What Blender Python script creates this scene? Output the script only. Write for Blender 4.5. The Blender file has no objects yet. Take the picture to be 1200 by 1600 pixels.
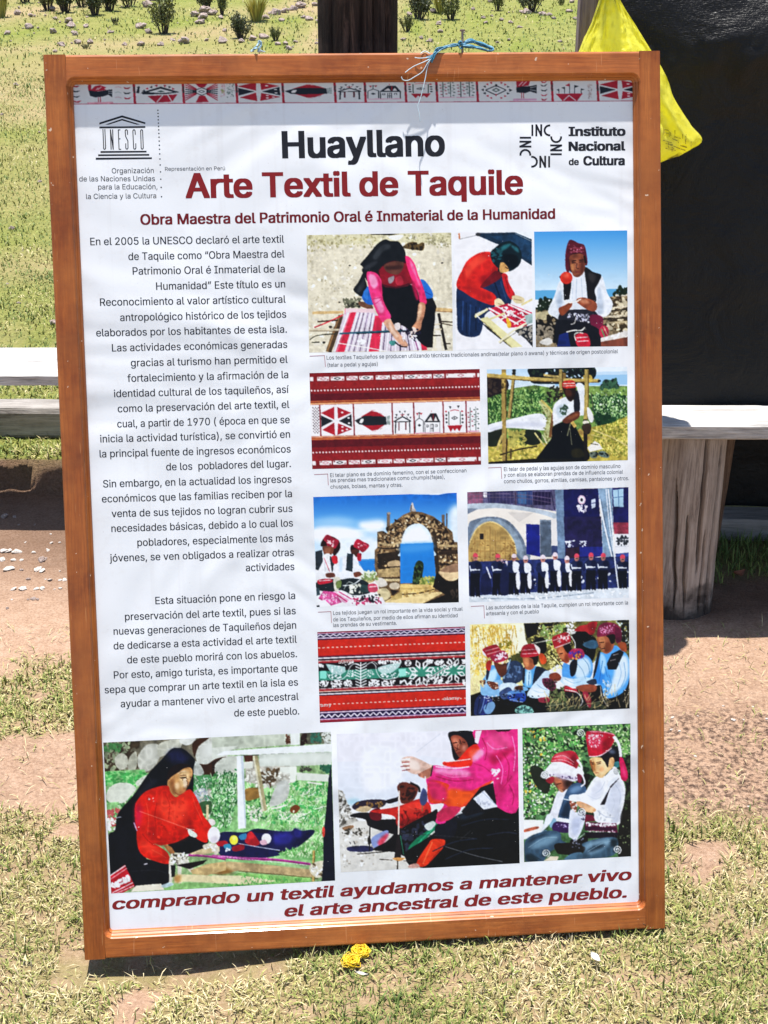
import bpy, bmesh, math, random
import numpy as np
from mathutils import Vector, Matrix, noise as mnoise

# ------------------------------------------------------------------ camera, sky, sun, exposure
sc = bpy.context.scene
COL = sc.collection
PITCH = math.radians(24)
CAMZ = 1.645
FPX = 2130.0                                   # focal length in the photograph's pixels (1200 x 1600)
cam = bpy.data.cameras.new('camera')
cam.sensor_fit = 'VERTICAL'
cam.sensor_height = 24
cam.lens = 24*FPX/1600
cam.clip_start = .05
cam.clip_end = 2000
camo = bpy.data.objects.new('camera', cam)
COL.objects.link(camo)
camo.location = (0, 0, CAMZ)
camo.rotation_euler = (math.pi/2-PITCH, 0, 0)
sc.camera = camo

SUN = Vector((-.035, .139, .99)).normalized()   # towards the sun: almost overhead, a little beyond the board
world = bpy.data.worlds.new('World')
sc.world = world
world.use_nodes = True
wn = world.node_tree
bg = wn.nodes['Background']
sky = wn.nodes.new('ShaderNodeTexSky')
sky.sky_type = 'NISHITA'
sky.sun_disc = False
sky.sun_elevation = math.asin(SUN.z)
sky.sun_rotation = math.atan2(SUN.x, SUN.y)
sky.altitude = 1200
sky.air_density = 1.0
sky.dust_density = 1.6
wn.links.new(sky.outputs[0], bg.inputs[0])
bg.inputs[1].default_value = .12
sun = bpy.data.lights.new('sun', 'SUN')
sun.energy = 5.0
sun.angle = math.radians(.53)
sun.color = (1, .965, .91)
suno = bpy.data.objects.new('sun', sun)
COL.objects.link(suno)
suno.rotation_euler = SUN.to_track_quat('Z', 'Y').to_euler()
sc.view_settings.view_transform = 'Standard'
sc.view_settings.look = 'None'
sc.view_settings.gamma = 1
sc.view_settings.use_curve_mapping = False
sc.view_settings.exposure = .92

# ------------------------------------------------------------------ helpers
cp, sp = math.cos(PITCH), math.sin(PITCH)

def ray(u, v):
    x, y = (u-600)/FPX, (800-v)/FPX
    return Vector((x, cp+y*sp, y*cp-sp))

def at(u, v, Y):
    """point on the line of sight through (u, v) at distance Y along the ground"""
    d = ray(u, v)
    return Vector((0, 0, CAMZ))+d*(Y/d.y)

def gp(u, v):
    """where the line of sight through (u, v) meets the terrain"""
    d = ray(u, v)
    o = Vector((0, 0, CAMZ))
    if d.z >= -.001:
        return o+d*60
    lo, hi = .5, 60
    p = None
    s = .5
    step = .02
    while s < 60:
        q = o+d*s
        if q.z < terrain(q.x, q.y):
            return Vector((q.x, q.y, terrain(q.x, q.y)))
        s += step
        step *= 1.01
    return o+d*60

def sst(a, b, x):
    t = np.clip((np.asarray(x, float)-a)/(b-a), 0, 1)
    return t*t*(3-2*t)

_ng = np.random.default_rng(11).random((256, 256))
def nz2(x, y, f=1.0, o=3):
    """smooth value noise, vectorised, 0..1"""
    x = np.asarray(x, float)*f+100; y = np.asarray(y, float)*f+100
    r = 0; amp = .5; tot = 0
    for i in range(o):
        xi = np.floor(x).astype(int); yi = np.floor(y).astype(int)
        fx = x-xi; fy = y-yi
        fx = fx*fx*(3-2*fx); fy = fy*fy*(3-2*fy)
        g = lambda a, b: _ng[a % 256, b % 256]
        r = r+amp*((g(xi, yi)*(1-fx)+g(xi+1, yi)*fx)*(1-fy)+(g(xi, yi+1)*(1-fx)+g(xi+1, yi+1)*fx)*fy)
        tot += amp; amp *= .5; x = x*2.03+17; y = y*2.03+31
    return r/tot

def terrain(x, y):
    x = np.asarray(x, float); y = np.asarray(y, float)
    yb_ = y+.03*(nz2(x, x*0, 5)-.5)
    bank = .10*sst(3.834, 3.848, yb_)*(1-sst(.35, .6, x)*(1-sst(4.6, 6, y)))
    slope = .05*np.maximum(y-7, 0)*sst(6.5, 9, y)
    lump = .012*(nz2(x, y, 2.2)-.5)*sst(.4, 1, y)+.010*(nz2(x, y, 9)-.5)+.10*(nz2(x, y, .5)-.5)*sst(6, 9, y)
    far = .03*np.maximum(y-30, 0)-.024*np.exp(-((x+.38)/.20)**2-((y-1.83)/.10)**2)
    r = bank+slope+lump+far
    return float(r) if r.ndim == 0 else r

def mk_mesh(name, V, F, mats, parent=None, smooth=False):
    me = bpy.data.meshes.new(name)
    me.from_pydata([tuple(v) for v in V], [], [tuple(f) for f in F])
    me.update()
    if smooth:
        me.polygons.foreach_set('use_smooth', [True]*len(me.polygons))
    o = bpy.data.objects.new(name, me)
    for m in (mats if isinstance(mats, (list, tuple)) else [mats]):
        me.materials.append(getattr(m, 'm', m))
    COL.objects.link(o)
    if parent:
        o.parent = parent
    return o

def np_mesh(name, V, F, mat, parent=None, smooth=False):
    """fast mesh of equal sized faces"""
    V = np.asarray(V, np.float32); F = np.asarray(F, np.int32)
    me = bpy.data.meshes.new(name)
    me.vertices.add(len(V)); me.vertices.foreach_set('co', V.ravel())
    n, k = F.shape
    me.loops.add(n*k); me.loops.foreach_set('vertex_index', F.ravel())
    me.polygons.add(n)
    me.polygons.foreach_set('loop_start', np.arange(n, dtype=np.int32)*k)
    me.update(calc_edges=True)
    me.polygons.foreach_set('use_smooth', np.full(n, smooth))
    me.materials.append(mat)
    o = bpy.data.objects.new(name, me)
    COL.objects.link(o)
    if parent:
        o.parent = parent
    return o

def col_attr(o, C, name='col'):
    a = o.data.color_attributes.new(name, 'FLOAT_COLOR', 'POINT')
    C = np.asarray(C, np.float32)
    if C.shape[1] == 3:
        C = np.concatenate([C, np.ones((len(C), 1), np.float32)], 1)
    a.data.foreach_set('color', C.ravel())

def tag(o, label=None, cat=None, group=None, kind=None):
    if label: o['label'] = label
    if cat: o['category'] = cat
    if group: o['group'] = group
    if kind: o['kind'] = kind
    return o

def thing(name, label, cat, loc=(0, 0, 0), group=None):
    o = bpy.data.objects.new(name, None)
    o.empty_display_size = .05
    COL.objects.link(o)
    o.location = loc
    return tag(o, label, cat, group)

class Node:
    """small wrapper round a material's node tree"""
    def __init__(s, name):
        s.m = bpy.data.materials.new(name)
        s.m.use_nodes = True
        s.t = s.m.node_tree
        s.b = s.t.nodes['Principled BSDF']
    def n(s, kind, **kw):
        x = s.t.nodes.new('ShaderNode'+kind)
        for k, v in kw.items():
            if k.startswith('i_'):
                key = k[2:]
                x.inputs[int(key) if key.isdigit() else key.replace('_', ' ')].default_value = v
            else:
                setattr(x, k, v)
        return x
    def l(s, a, b):
        s.t.links.new(a, b)
    def coord(s, scale=(1, 1, 1), kind='Object'):
        c = s.n('TexCoord')
        mp = s.n('Mapping')
        mp.inputs['Scale'].default_value = scale
        s.l(c.outputs[kind], mp.inputs[0])
        return mp.outputs[0]
    def noise(s, vec, scale, detail=4, rough=.55, dist=0):
        x = s.n('TexNoise')
        x.inputs['Scale'].default_value = scale
        x.inputs['Detail'].default_value = detail
        x.inputs['Roughness'].default_value = rough
        x.inputs['Distortion'].default_value = dist
        s.l(vec, x.inputs['Vector'])
        return x.outputs[0]
    def ramp(s, fac, stops, interp='LINEAR'):
        r = s.n('ValToRGB')
        r.color_ramp.interpolation = interp
        els = r.color_ramp.elements
        while len(els) < len(stops):
            els.new(.5)
        for e, (p, c) in zip(els, stops):
            e.position = p
            e.color = (*c, 1) if len(c) == 3 else c
        s.l(fac, r.inputs[0])
        return r.outputs[0]
    def mix(s, fac, a, b, mode='MIX'):
        x = s.n('Mix', data_type='RGBA', blend_type=mode)
        for sock, v in ((x.inputs[0], fac), (x.inputs[6], a), (x.inputs[7], b)):
            if hasattr(v, 'links') or hasattr(v, 'is_linked'):
                s.l(v, sock)
            elif isinstance(v, (int, float)):
                sock.default_value = v
            else:
                sock.default_value = (*v, 1) if len(v) == 3 else v
        return x.outputs[2]
    def bump(s, h, strength=.3, dist=.01):
        b = s.n('Bump')
        b.inputs['Strength'].default_value = strength
        b.inputs['Distance'].default_value = dist
        s.l(h, b.inputs['Height'])
        s.l(b.outputs[0], s.b.inputs['Normal'])
    def base(s, c):
        if isinstance(c, (tuple, list)):
            s.b.inputs['Base Color'].default_value = (*c, 1)
        else:
            s.l(c, s.b.inputs['Base Color'])
    def set(s, **kw):
        for k, v in kw.items():
            s.b.inputs[k.replace('_', ' ')].default_value = v
        return s

def gv(v):
    return (v, v, v)

def tube(P, r, seg=6, closed=False):
    """verts and quads of a tube along P, radius r (number or list)"""
    P = np.asarray(P, float)
    n = len(P)
    rr = np.broadcast_to(np.asarray(r, float), (n,))
    V = []; F = []
    up = np.array([0, 0, 1.])
    for i in range(n):
        if closed:
            t = P[(i+1) % n]-P[i-1]
        else:
            t = P[min(i+1, n-1)]-P[max(i-1, 0)]
        t = t/(np.linalg.norm(t)+1e-9)
        a = np.cross(t, up)
        if np.linalg.norm(a) < 1e-3:
            a = np.cross(t, [1, 0, 0])
        a /= np.linalg.norm(a)
        b = np.cross(t, a)
        for k in range(seg):
            th = 2*math.pi*k/seg
            V.append(P[i]+rr[i]*(math.cos(th)*a+math.sin(th)*b))
    for i in range(n if closed else n-1):
        j = (i+1) % n
        for k in range(seg):
            l = (k+1) % seg
            F.append((i*seg+k, i*seg+l, j*seg+l, j*seg+k))
    if not closed:
        F.append(tuple(range(seg))[::-1])
        F.append(tuple((n-1)*seg+k for k in range(seg)))
    return V, F

def join(parts):
    V = []; F = []
    for v, f in parts:
        o = len(V)
        V += [tuple(x) for x in v]
        F += [tuple(i+o for i in q) for q in f]
    return V, F

def spline(P, n=6, closed=False):
    P = np.asarray(P, float)
    out = []
    N = len(P)
    for i in range(N if closed else N-1):
        if closed:
            a, b, c, d = P[i-1], P[i], P[(i+1) % N], P[(i+2) % N]
        else:
            a, b, c, d = P[max(i-1, 0)], P[i], P[i+1], P[min(i+2, N-1)]
        for t in np.arange(n)/n:
            out.append(.5*((2*b)+(c-a)*t+(2*a-5*b+4*c-d)*t*t+(3*b-a-3*c+d)*t**3))
    if not closed:
        out.append(P[-1])
    return np.array(out)
# ------------------------------------------------------------------ ground
def cover(x, y):
    """how grassy the ground is, 0 bare soil .. 1 turf"""
    x = np.asarray(x, float); y = np.asarray(y, float)
    n1 = nz2(x, y, 3.0, 3); n2 = nz2(x+40, y+9, 9.0, 3)
    n = .55*n1+.45*n2
    # foreground turf with bare patches, ending along an uneven edge; bare path; turf behind
    edge = 2.16+.10*(n1-.5)*2+sst(-.35, -.75, x)*.62
    front = 1-sst(-.07, .09, y-edge)
    front = front*(.25+.75*sst(.28, .44, n+.10*sst(.5, -.6, x)+.04))
    left = sst(-.3, -.6, x)*sst(2.1, 2.3, y)
    front = front*(1-left*(1-sst(.44, .54, n)))
    wx = x+.10*(nz2(x+3, y+70, 11, 3)-.5); wy = y+.10*(nz2(x+60, y+5, 11, 3)-.5)
    n3 = nz2(x+8, y+2, 26, 3)
    for px, py, rx, ry in ((.61, 2.08, .075, .050), (-.40, 1.71, .035, .07), (-.66, 2.28, .06, .04), (-.60, 2.16, .05, .03)):
        q = ((wx-px)/rx)**2+((wy-py)/ry)**2+1.5*(n3-.5)
        front = front*sst(.2, 1.5, q)
    front = front*(.45+.55*sst(.30, .55, n3))
    right = sst(3.2, 3.36, y+.12*(n2-.5))*sst(.3, .5, x)
    ns = .6*nz2(x, y*3.2, 1.6, 3)+.4*n2
    back = sst(3.852, 3.885, y+.03*(n2-.5))*(.25+.75*sst(.36, .52, ns+.22*(y < 4.25)))
    b2 = back*(1-.0*x)
    far = sst(5.5, 7, y)
    back = b2*(1-far)+far*np.clip(.55+1.2*(n1-.35), .3, 1)
    return np.clip(np.maximum.reduce([front, right*.9, back]), 0, 1)

def axis(lo, hi, n, c, w, far_lo, far_hi, m):
    mid = np.linspace(lo, hi, n)
    g = np.geomspace(1, 60, m)-1
    g = g/g[-1]
    a = lo-(g[1:][::-1])*(lo-far_lo)
    b = hi+g[1:]*(far_hi-hi)
    return np.concatenate([a, mid, b])
gx = axis(-1.4, 1.6, 200, 0, 0, -300, 300, 44)
gy = axis(1.1, 4.6, 260, 0, 0, -40, 500, 90)
GX, GY = np.meshgrid(gx, gy)
GZ = terrain(GX.ravel(), GY.ravel())
V = np.stack([GX.ravel(), GY.ravel(), GZ], 1)
nxg, nyg = len(gx), len(gy)
idx = np.arange(nxg*nyg).reshape(nyg, nxg)
F = np.stack([idx[:-1, :-1], idx[:-1, 1:], idx[1:, 1:], idx[1:, :-1]], -1).reshape(-1, 4)

gm = Node('ground_soil_and_turf')
co = gm.coord(kind='Object')
at_ = gm.n('Attribute', attribute_name='turf')
fine = gm.noise(co, 160, 5, .7)
mid = gm.noise(co, 22, 5, .6)
big = gm.noise(co, 2.2, 4, .6)
soil = gm.ramp(mid, [(.28, (.32, .190, .120)), (.5, (.44, .280, .188)), (.72, (.56, .385, .275))])
soil = gm.mix(.55, soil, gm.ramp(fine, [(.3, (.20, .115, .074)), (.5, (.46, .30, .20)), (.7, (.64, .46, .345))]))
lit_ = gm.n('Attribute', attribute_name='litter')
dark = gm.ramp(gm.noise(co, 75, 4, .75), [(.44, (0, 0, 0)), (.60, (1, 1, 1))])
dk = gm.n('Math', operation='MULTIPLY')
gm.l(lit_.outputs['Fac'], dk.inputs[0]); gm.l(dark, dk.inputs[1])
soil = gm.mix(dk.outputs[0], soil, (.10, .062, .045))
brown_soil_shade = gm.n('Attribute', attribute_name='brown_soil_shade')
soil = gm.mix(brown_soil_shade.outputs['Fac'], soil, gm.mix(.62, soil, (.10, .05, .028), 'MULTIPLY'))  # browner path soil, and shade under both benches put into the soil colour
turf = gm.ramp(gm.noise(co, 60, 5, .7), [(.30, (.035, .045, .009)), (.46, (.12, .145, .026)), (.62, (.22, .235, .052)), (.78, (.34, .30, .13))])
turf2 = gm.ramp(gm.noise(co, 7, 6, .75), [(.30, (.12, .165, .022)), (.5, (.225, .255, .045)), (.7, (.34, .315, .10))])
turf = gm.mix(.45, turf, turf2)
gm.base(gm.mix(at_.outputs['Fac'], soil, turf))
gm.set(Roughness=.95)
gm.b.inputs['Specular IOR Level'].default_value = .15
hh = gm.n('Math', operation='ADD')
gm.l(fine, hh.inputs[0]); gm.l(mid, hh.inputs[1])
gm.bump(hh.outputs[0], .9, .012)
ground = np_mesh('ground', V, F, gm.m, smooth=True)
tag(ground, kind='structure')
cv = cover(V[:, 0], V[:, 1])
a = ground.data.attributes.new('turf', 'FLOAT', 'POINT')
a.data.foreach_set('value', (cv*np.where(V[:, 1] > 3.868, .9+.1*sst(5, 7, V[:, 1]), .5)).astype(np.float32))
lt = sst(.45, .6, V[:, 0])*sst(2.12, 2.25, V[:, 1])*(1-sst(2.5, 2.75, V[:, 1]))*sst(.3, .6, nz2(V[:, 0], V[:, 1], 6)) + .25*sst(.45, .8, nz2(V[:, 0], V[:, 1], 5))
a = ground.data.attributes.new('litter', 'FLOAT', 'POINT')
a.data.foreach_set('value', np.clip(lt, 0, 1).astype(np.float32))
soil_shade_mask = sst(3.0, 3.55, V[:, 1])*(1-sst(4.2, 4.6, V[:, 1]))*(1-sst(.2, .5, V[:, 0]))+sst(2.96, 3.10, V[:, 1])*sst(.2, .5, V[:, 0])*(1-sst(5, 6, V[:, 1]))  # left path browning, plus the painted shade beneath the two benches
a = ground.data.attributes.new('brown_soil_shade', 'FLOAT', 'POINT')
a.data.foreach_set('value', np.clip(soil_shade_mask*(.75+.5*nz2(V[:, 0], V[:, 1], 4)), 0, 1).astype(np.float32))

# ------------------------------------------------------------------ grass
grng = np.random.default_rng(5)
def blades(x, y, ln, wd, tilt, lightness):
    n = len(x)
    z = terrain(x, y)-.002
    az = grng.random(n)*2*np.pi
    cx, sx = np.cos(az), np.sin(az)
    side = np.stack([-sx, cx, np.zeros(n)], 1)
    fw = np.stack([cx, sx, np.zeros(n)], 1)
    p0 = np.stack([x, y, z], 1)
    t1 = tilt*.6; t2 = tilt*1.25
    up = np.array([0, 0, 1.])
    p1 = p0+ln[:, None]*.5*(np.sin(t1)[:, None]*fw+np.cos(t1)[:, None]*up)
    p2 = p1+ln[:, None]*.5*(np.sin(t2)[:, None]*fw+np.maximum(np.cos(t2), .02)[:, None]*up)
    w = wd[:, None]*.5
    Vb = np.stack([p0-side*w*.7, p0+side*w*.7, p1+side*w, p1-side*w, p2], 1)
    i = np.arange(n)*5
    Fq = np.stack([np.stack([i, i+1, i+2], 1), np.stack([i, i+2, i+3], 1), np.stack([i+3, i+2, i+4], 1)], 1)
    kind = grng.random(n)
    pn = nz2(x+7, y+3, 4, 3)
    pal = np.array([(.085, .125, .028), (.13, .175, .04), (.20, .235, .055), (.30, .295, .09), (.42, .36, .17), (.50, .42, .25)])
    t = np.clip(kind*.75+(pn-.5)*1.0+lightness, 0, .999)*(len(pal)-1)
    k0 = np.floor(t).astype(int); fr = (t-k0)[:, None]
    c = pal[k0]*(1-fr)+pal[np.minimum(k0+1, len(pal)-1)]*fr
    c *= (.8+.4*grng.random(n))[:, None]
    C = np.repeat(c[:, None], 5, 1)
    return Vb.reshape(-1, 3), Fq.reshape(-1, 3), C.reshape(-1, 3)

# the board's foot stands along this line
BO_Y = lambda x: 1.795+(x+.506)*.081
def scatter(n, x0, x1, y0, y1, power=1.0, thr=.0, clump=0):
    x = x0+(x1-x0)*grng.random(n); y = y0+(y1-y0)*grng.random(n)
    c = cover(x, y)
    if clump:
        c = c*sst(.28, .62, nz2(x, y, clump, 2))
    fy = BO_Y(x)
    c = np.where((x < -.16) & (x > -.56) & (y > fy-.030-.012*grng.random(n)) & (y < fy+.06), c*.06, c)
    keep = grng.random(n) < np.clip(c, 0 if thr == 0 else thr, 1)**power
    return x[keep], y[keep]

LV, LF, LC = [], [], []
off = 0
def add(x, y, l0, l1, w0, w1, tl, light):
    global off
    n = len(x)
    v, f, c = blades(x, y, l0+(l1-l0)*grng.random(n)**1.6, w0+(w1-w0)*grng.random(n), np.clip(np.abs(grng.normal(tl, .35, n)), 0, 1.45), light)
    LV.append(v); LF.append(f+off); LC.append(c)
    off += len(v)
x, y = scatter(110000, -1.15, 1.15, 1.25, 2.35, 1.1)
add(x, y, .008, .028, .0012, .0028, .95, .22)
x, y = scatter(20000, -1.15, 1.15, 1.25, 2.35, 1.0, clump=8)
add(x, y, .014, .040, .0018, .0038, .75, -.12)
x, y = scatter(9000, -1.15, 1.15, 1.25, 3.0, .3, .35)
add(x, y, .012, .042, .0010, .0022, 1.4, .5)
x, y = scatter(42000, -1.7, -.3, 2.2, 3.1, 1.0)
add(x, y, .010, .030, .002, .004, .9, .12)
x, y = scatter(9000, .4, 2.2, 3.2, 3.6, 1.0)
add(x, y, .02, .06, .002, .004, .6, -.15)
x, y = scatter(60000, -2.6, 1.2, 3.9, 6.2, 1.0)
add(x, y, .010, .034, .003, .006, .9, .05)
n = 3500
x = -2.6+3.0*grng.random(n); y = 3.862+.10*grng.random(n)
add(x, y, .015, .042, .003, .006, .9, .0)
x, y = scatter(130000, -4.5, 4.5, 6.0, 12, 1.0)
add(x, y, .012, .040, .004, .008, .9, .0)
x, y = scatter(70000, -8, 8, 11, 26, 1.0)
add(x, y, .018, .055, .008, .016, .9, -.02)
grm = Node('grass_blades')
ga = grm.n('Attribute', attribute_name='col')
grm.base(ga.outputs['Color'])
grm.set(Roughness=.6)
grm.b.inputs['Specular IOR Level'].default_value = .25
grass = np_mesh('grass', np.concatenate(LV), np.concatenate(LF), grm.m)
col_attr(grass, np.concatenate(LC))
tag(grass, 'short sparse green and straw coloured grass covering the ground', 'grass', kind='stuff')
# ------------------------------------------------------------------ information board (1.00 x 1.49 m), leaning back
BW, BH, BT = 1.0, 1.49, .042
FW, CH, DEP = .0355, .0085, .014          # face width of the frame, width and depth of its inner moulding
r1 = Vector((.99672785, .03129533, .07452645)); r2 = Vector((-.02446344, .99556126, -.09088079)); tt = Vector((-.50579704, -.75653403, 2.30202498))
c2w = lambda v: Vector((v.x, v.y*sp+v.z*cp, v.y*cp-v.z*sp))
EX, EY = c2w(r1).normalized(), c2w(r2).normalized()
EZ = EX.cross(EY).normalized()
EY = EZ.cross(EX).normalized()
BO = Vector((0, 0, CAMZ))+c2w(tt)
BM = Matrix(((EX.x, EY.x, EZ.x, BO.x), (EX.y, EY.y, EZ.y, BO.y), (EX.z, EY.z, EZ.z, BO.z), (0, 0, 0, 1)))
BI = BM.inverted()

def bl(u, v, z=0.0):
    """layout position (u, v) -> point on the board's plane at height z over its front face (board space)"""
    o = BI @ Vector((0, 0, CAMZ)); d = BI.to_3x3() @ ray(u, v)
    s = (z-o.z)/d.z
    return o+d*s

board = thing('information_board', 'large wooden framed information board about textile art leaning on a dark post', 'information board')
board.matrix_world = BM

def wood_mat(name, along, tint=(1, 1, 1), seed=0.0):
    w = Node(name)
    s = [26, 26, 26]
    s[along] = 1.6
    c = w.n('TexCoord')
    mp = w.n('Mapping')
    mp.inputs['Scale'].default_value = s
    mp.inputs['Location'].default_value = (seed*3.1, seed*1.7, seed)
    w.l(c.outputs['Object'], mp.inputs[0])
    g1 = w.noise(mp.outputs[0], 2.2, 6, .65, .6)
    m2 = w.n('Mapping')
    s2 = [160, 160, 160]; s2[along] = 9
    m2.inputs['Scale'].default_value = s2
    w.l(c.outputs['Object'], m2.inputs[0])
    g2 = w.noise(m2.outputs[0], 2.0, 3, .6)
    T_ = tint
    m = lambda a: tuple(a[i]*T_[i] for i in range(3))
    col = w.ramp(g1, [(.30, m((.25, .052, .009))), (.50, m((.40, .108, .019))), (.70, m((.53, .172, .040)))])
    col = w.mix(w.ramp(g2, [(.42, gv(0)), (.60, gv(.55))]), col, m((.22, .055, .012)))
    dkb = w.noise(c.outputs['Object'], 7.5, 5, .75)
    col = w.mix(w.ramp(dkb, [(.46, gv(0)), (.64, gv(.75))]), col, m((.20, .050, .012)))
    sc_ = w.n('Mapping'); sc_.inputs['Rotation'].default_value = (0, 0, .6+seed); sc_.inputs['Scale'].default_value = (300, 14, 14)
    w.l(c.outputs['Object'], sc_.inputs[0])
    scr = w.ramp(w.noise(sc_.outputs[0], 1.0, 2, .5), [(.70, gv(0)), (.725, gv(.55))])
    col = w.mix(scr, col, m((.62, .30, .14)))
    blotch = w.noise(c.outputs['Object'], 3.4, 5, .7)
    col = w.mix(w.ramp(blotch, [(.42, gv(0)), (.66, gv(.55))]), col, m((.60, .21, .055)))
    # worn specks where the varnish is chipped
    chips = w.ramp(w.noise(c.outputs['Object'], 95, 2, .5), [(.735, gv(0)), (.75, gv(1))])
    col = w.mix(chips, col, (.62, .45, .32))
    w.base(col)
    w.set(Roughness=.42, Coat_Weight=.18, Coat_Roughness=.12)
    w.b.inputs['Specular IOR Level'].default_value = .28
    w.bump(g2, .12, .002)
    return w.m

def frame_bar(name, pts_in, pts_out, mat, mould=True):
    """bar of the frame: strip between its inner line and its outer line (both front points), with a moulded
    inner edge, an eased outer edge and a back"""
    V = []; F = []
    n = len(pts_in)
    rows = []
    def row(P):
        i = len(V)
        V.extend(P)
        rows.append(list(range(i, i+n)))
    e = .0035
    pin = [Vector((a, b, 0)) for a, b, _, _ in pts_in]
    nin = [Vector((c, d, 0)) for _, _, c, d in pts_in]      # direction from bar towards the panel
    out = [Vector((a, b, 0)) for a, b in pts_out]
    dirs = [(o-p).normalized() for p, o in zip(pin, out)]
    if mould:
        row([p+d*CH+Vector((0, 0, -BT)) for p, d in zip(pin, nin)])
        row([p+d*CH+Vector((0, 0, -DEP)) for p, d in zip(pin, nin)])
        row([p+d*CH*.92+Vector((0, 0, -DEP*.80)) for p, d in zip(pin, nin)])
        row([p+d*CH*.62+Vector((0, 0, -DEP*.62)) for p, d in zip(pin, nin)])
        row([p+d*CH*.55+Vector((0, 0, -DEP*.66)) for p, d in zip(pin, nin)])
        row([p+d*CH*.20+Vector((0, 0, -DEP*.42)) for p, d in zip(pin, nin)])
        row([p+d*CH*.06+Vector((0, 0, -DEP*.15)) for p, d in zip(pin, nin)])
    else:
        row([p+Vector((0, 0, -BT)) for p in pin])
    row([p-d*.0012 for p, d in zip(pin, nin)])
    row([o-d*e for o, d in zip(out, dirs)])
    row([o-d*e*.3+Vector((0, 0, -e*.3)) for o, d in zip(out, dirs)])
    row([o+Vector((0, 0, -e)) for o in out])
    row([o+Vector((0, 0, -BT)) for o in out])
    R = len(rows)
    for a in range(R):
        b = (a+1) % R
        for i in range(n-1):
            F.append((rows[a][i], rows[a][i+1], rows[b][i+1], rows[b][i]))
    F.append([r[0] for r in rows]); F.append([r[-1] for r in rows][::-1])
    o = mk_mesh(name, V, F, mat, board)
    bm = bmesh.new(); bm.from_mesh(o.data)
    bmesh.ops.recalc_face_normals(bm, faces=bm.faces)
    bm.to_mesh(o.data); bm.free()
    return o
RC = .013
xa, xb = FW, BW-FW
def rail_pts(y, s):
    P = []
    for k in range(7):
        a = math.pi/2*k/6
        P.append((xa+RC-RC*math.cos(a), y-s*(RC-RC*math.sin(a)), math.cos(a)*.9999, -s*math.sin(a)))
    Q = [(BW-p[0], p[1], -p[2], p[3]) for p in P[::-1]]
    mid = [(xa+RC+(xb-xa-2*RC)*t, y, 0, -s) for t in (.25, .5, .75)]
    return P+mid+Q
def rail(y, s, yo, mat):
    P = rail_pts(y, s)
    # first and last points stand on the seam with the stiles
    O = [(p[0], yo) for p in P]
    return frame_bar('frame_rail', P, O, mat)
wr = wood_mat('varnished_rail_wood', 0, (1, .98, .98), 0)
ws = wood_mat('varnished_stile_wood', 1, (.78, .72, .55), 2)
rail(BH-FW, 1, BH, wr)
rail(FW, -1, 0, wr)
ys = [0, .012, FW+RC-2e-4, FW+RC, BH*.3, BH*.6, BH-FW-RC, BH-FW-RC+2e-4, BH-.012, BH]
# stiles stand a hair proud of the rails
def stile(x, s, xo):
    P = []
    for yv in ys:
        P.append((x, yv, s if FW+RC-1e-4 < yv < BH-FW-RC+1e-4 else 0, 0))
    o = frame_bar('frame_stile', [(p[0]-s*.0006, p[1], p[2], p[3]) for p in P], [(xo, p[1]) for p in P], ws)
    o.location.z = .0008
    return o
stile(xa, 1, 0)
stile(xb, -1, BW)

# the printed panel
pm = Node('printed_vinyl_panel')
pc = pm.coord()
pn_ = pm.noise(pc, 2.6, 3, .55, .6)
dirt = pm.ramp(pm.noise(pc, 30, 6, .75), [(.54, gv(0)), (.76, gv(.6))])
specks = pm.ramp(pm.noise(pc, 190, 2, .5), [(.74, gv(0)), (.77, gv(.5))])
pcol = pm.mix(dirt, (.765, .77, .785), (.67, .65, .64))
pcol = pm.mix(specks, pcol, (.55, .53, .52))
pm.base(pcol)
strk = pm.n('Mapping'); strk.inputs['Scale'].default_value = (38, .9, 1)
pm.l(pm.n('TexCoord').outputs['Object'], strk.inputs[0])
runs = pm.ramp(pm.noise(strk.outputs[0], 1.0, 3, .6), [(.56, gv(0)), (.80, gv(.5))])
pcol = pm.mix(runs, pcol, (.62, .60, .60))
pm.base(pcol)
pm.set(Roughness=.34)
pm.b.inputs['Specular IOR Level'].default_value = .2
pm.bump(pn_, .8, .025)
m_ = .004
px0, px1, py0, py1 = FW+m_, BW-FW-m_, FW+m_, BH-FW-m_
panel = mk_mesh('printed_panel', [(px0, py0, -DEP-.006), (px1, py0, -DEP-.006), (px1, py1, -DEP-.006), (px0, py1, -DEP-.006),
                                  (px0, py0, -DEP-.0005), (px1, py0, -DEP-.0005), (px1, py1, -DEP-.0005), (px0, py1, -DEP-.0005)],
                [(3, 2, 1, 0), (4, 5, 6, 7), (0, 1, 5, 4), (1, 2, 6, 5), (2, 3, 7, 6), (3, 0, 4, 7)], pm.m, board)
PZ = -DEP-.0005
bk = Node('plywood_back').set(Roughness=.8)
bk.base((.30, .20, .12))
mk_mesh('back_panel', [(FW+.012, FW+.012, -BT+.004), (BW-FW-.012, FW+.012, -BT+.004), (BW-FW-.012, BH-FW-.012, -BT+.004), (FW+.012, BH-FW-.012, -BT+.004)],
        [(3, 2, 1, 0)], bk.m, board)
# ------------------------------------------------------------------ printed pictures
# The board is a flat printed panel. Its pictures are drawn by code with a small
# polygon painter in the print's own layout units, then laid on the panel as finely
# divided flat meshes with a colour attribute.
SS = 2
CV = np.ones((1600*SS, 1200*SS, 3), np.float32)*0.93
prng = np.random.default_rng(7)

def hexc(h):
    return np.array([int(h[i:i+2], 16) for i in (0, 2, 4)], np.float32)/255

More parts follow.
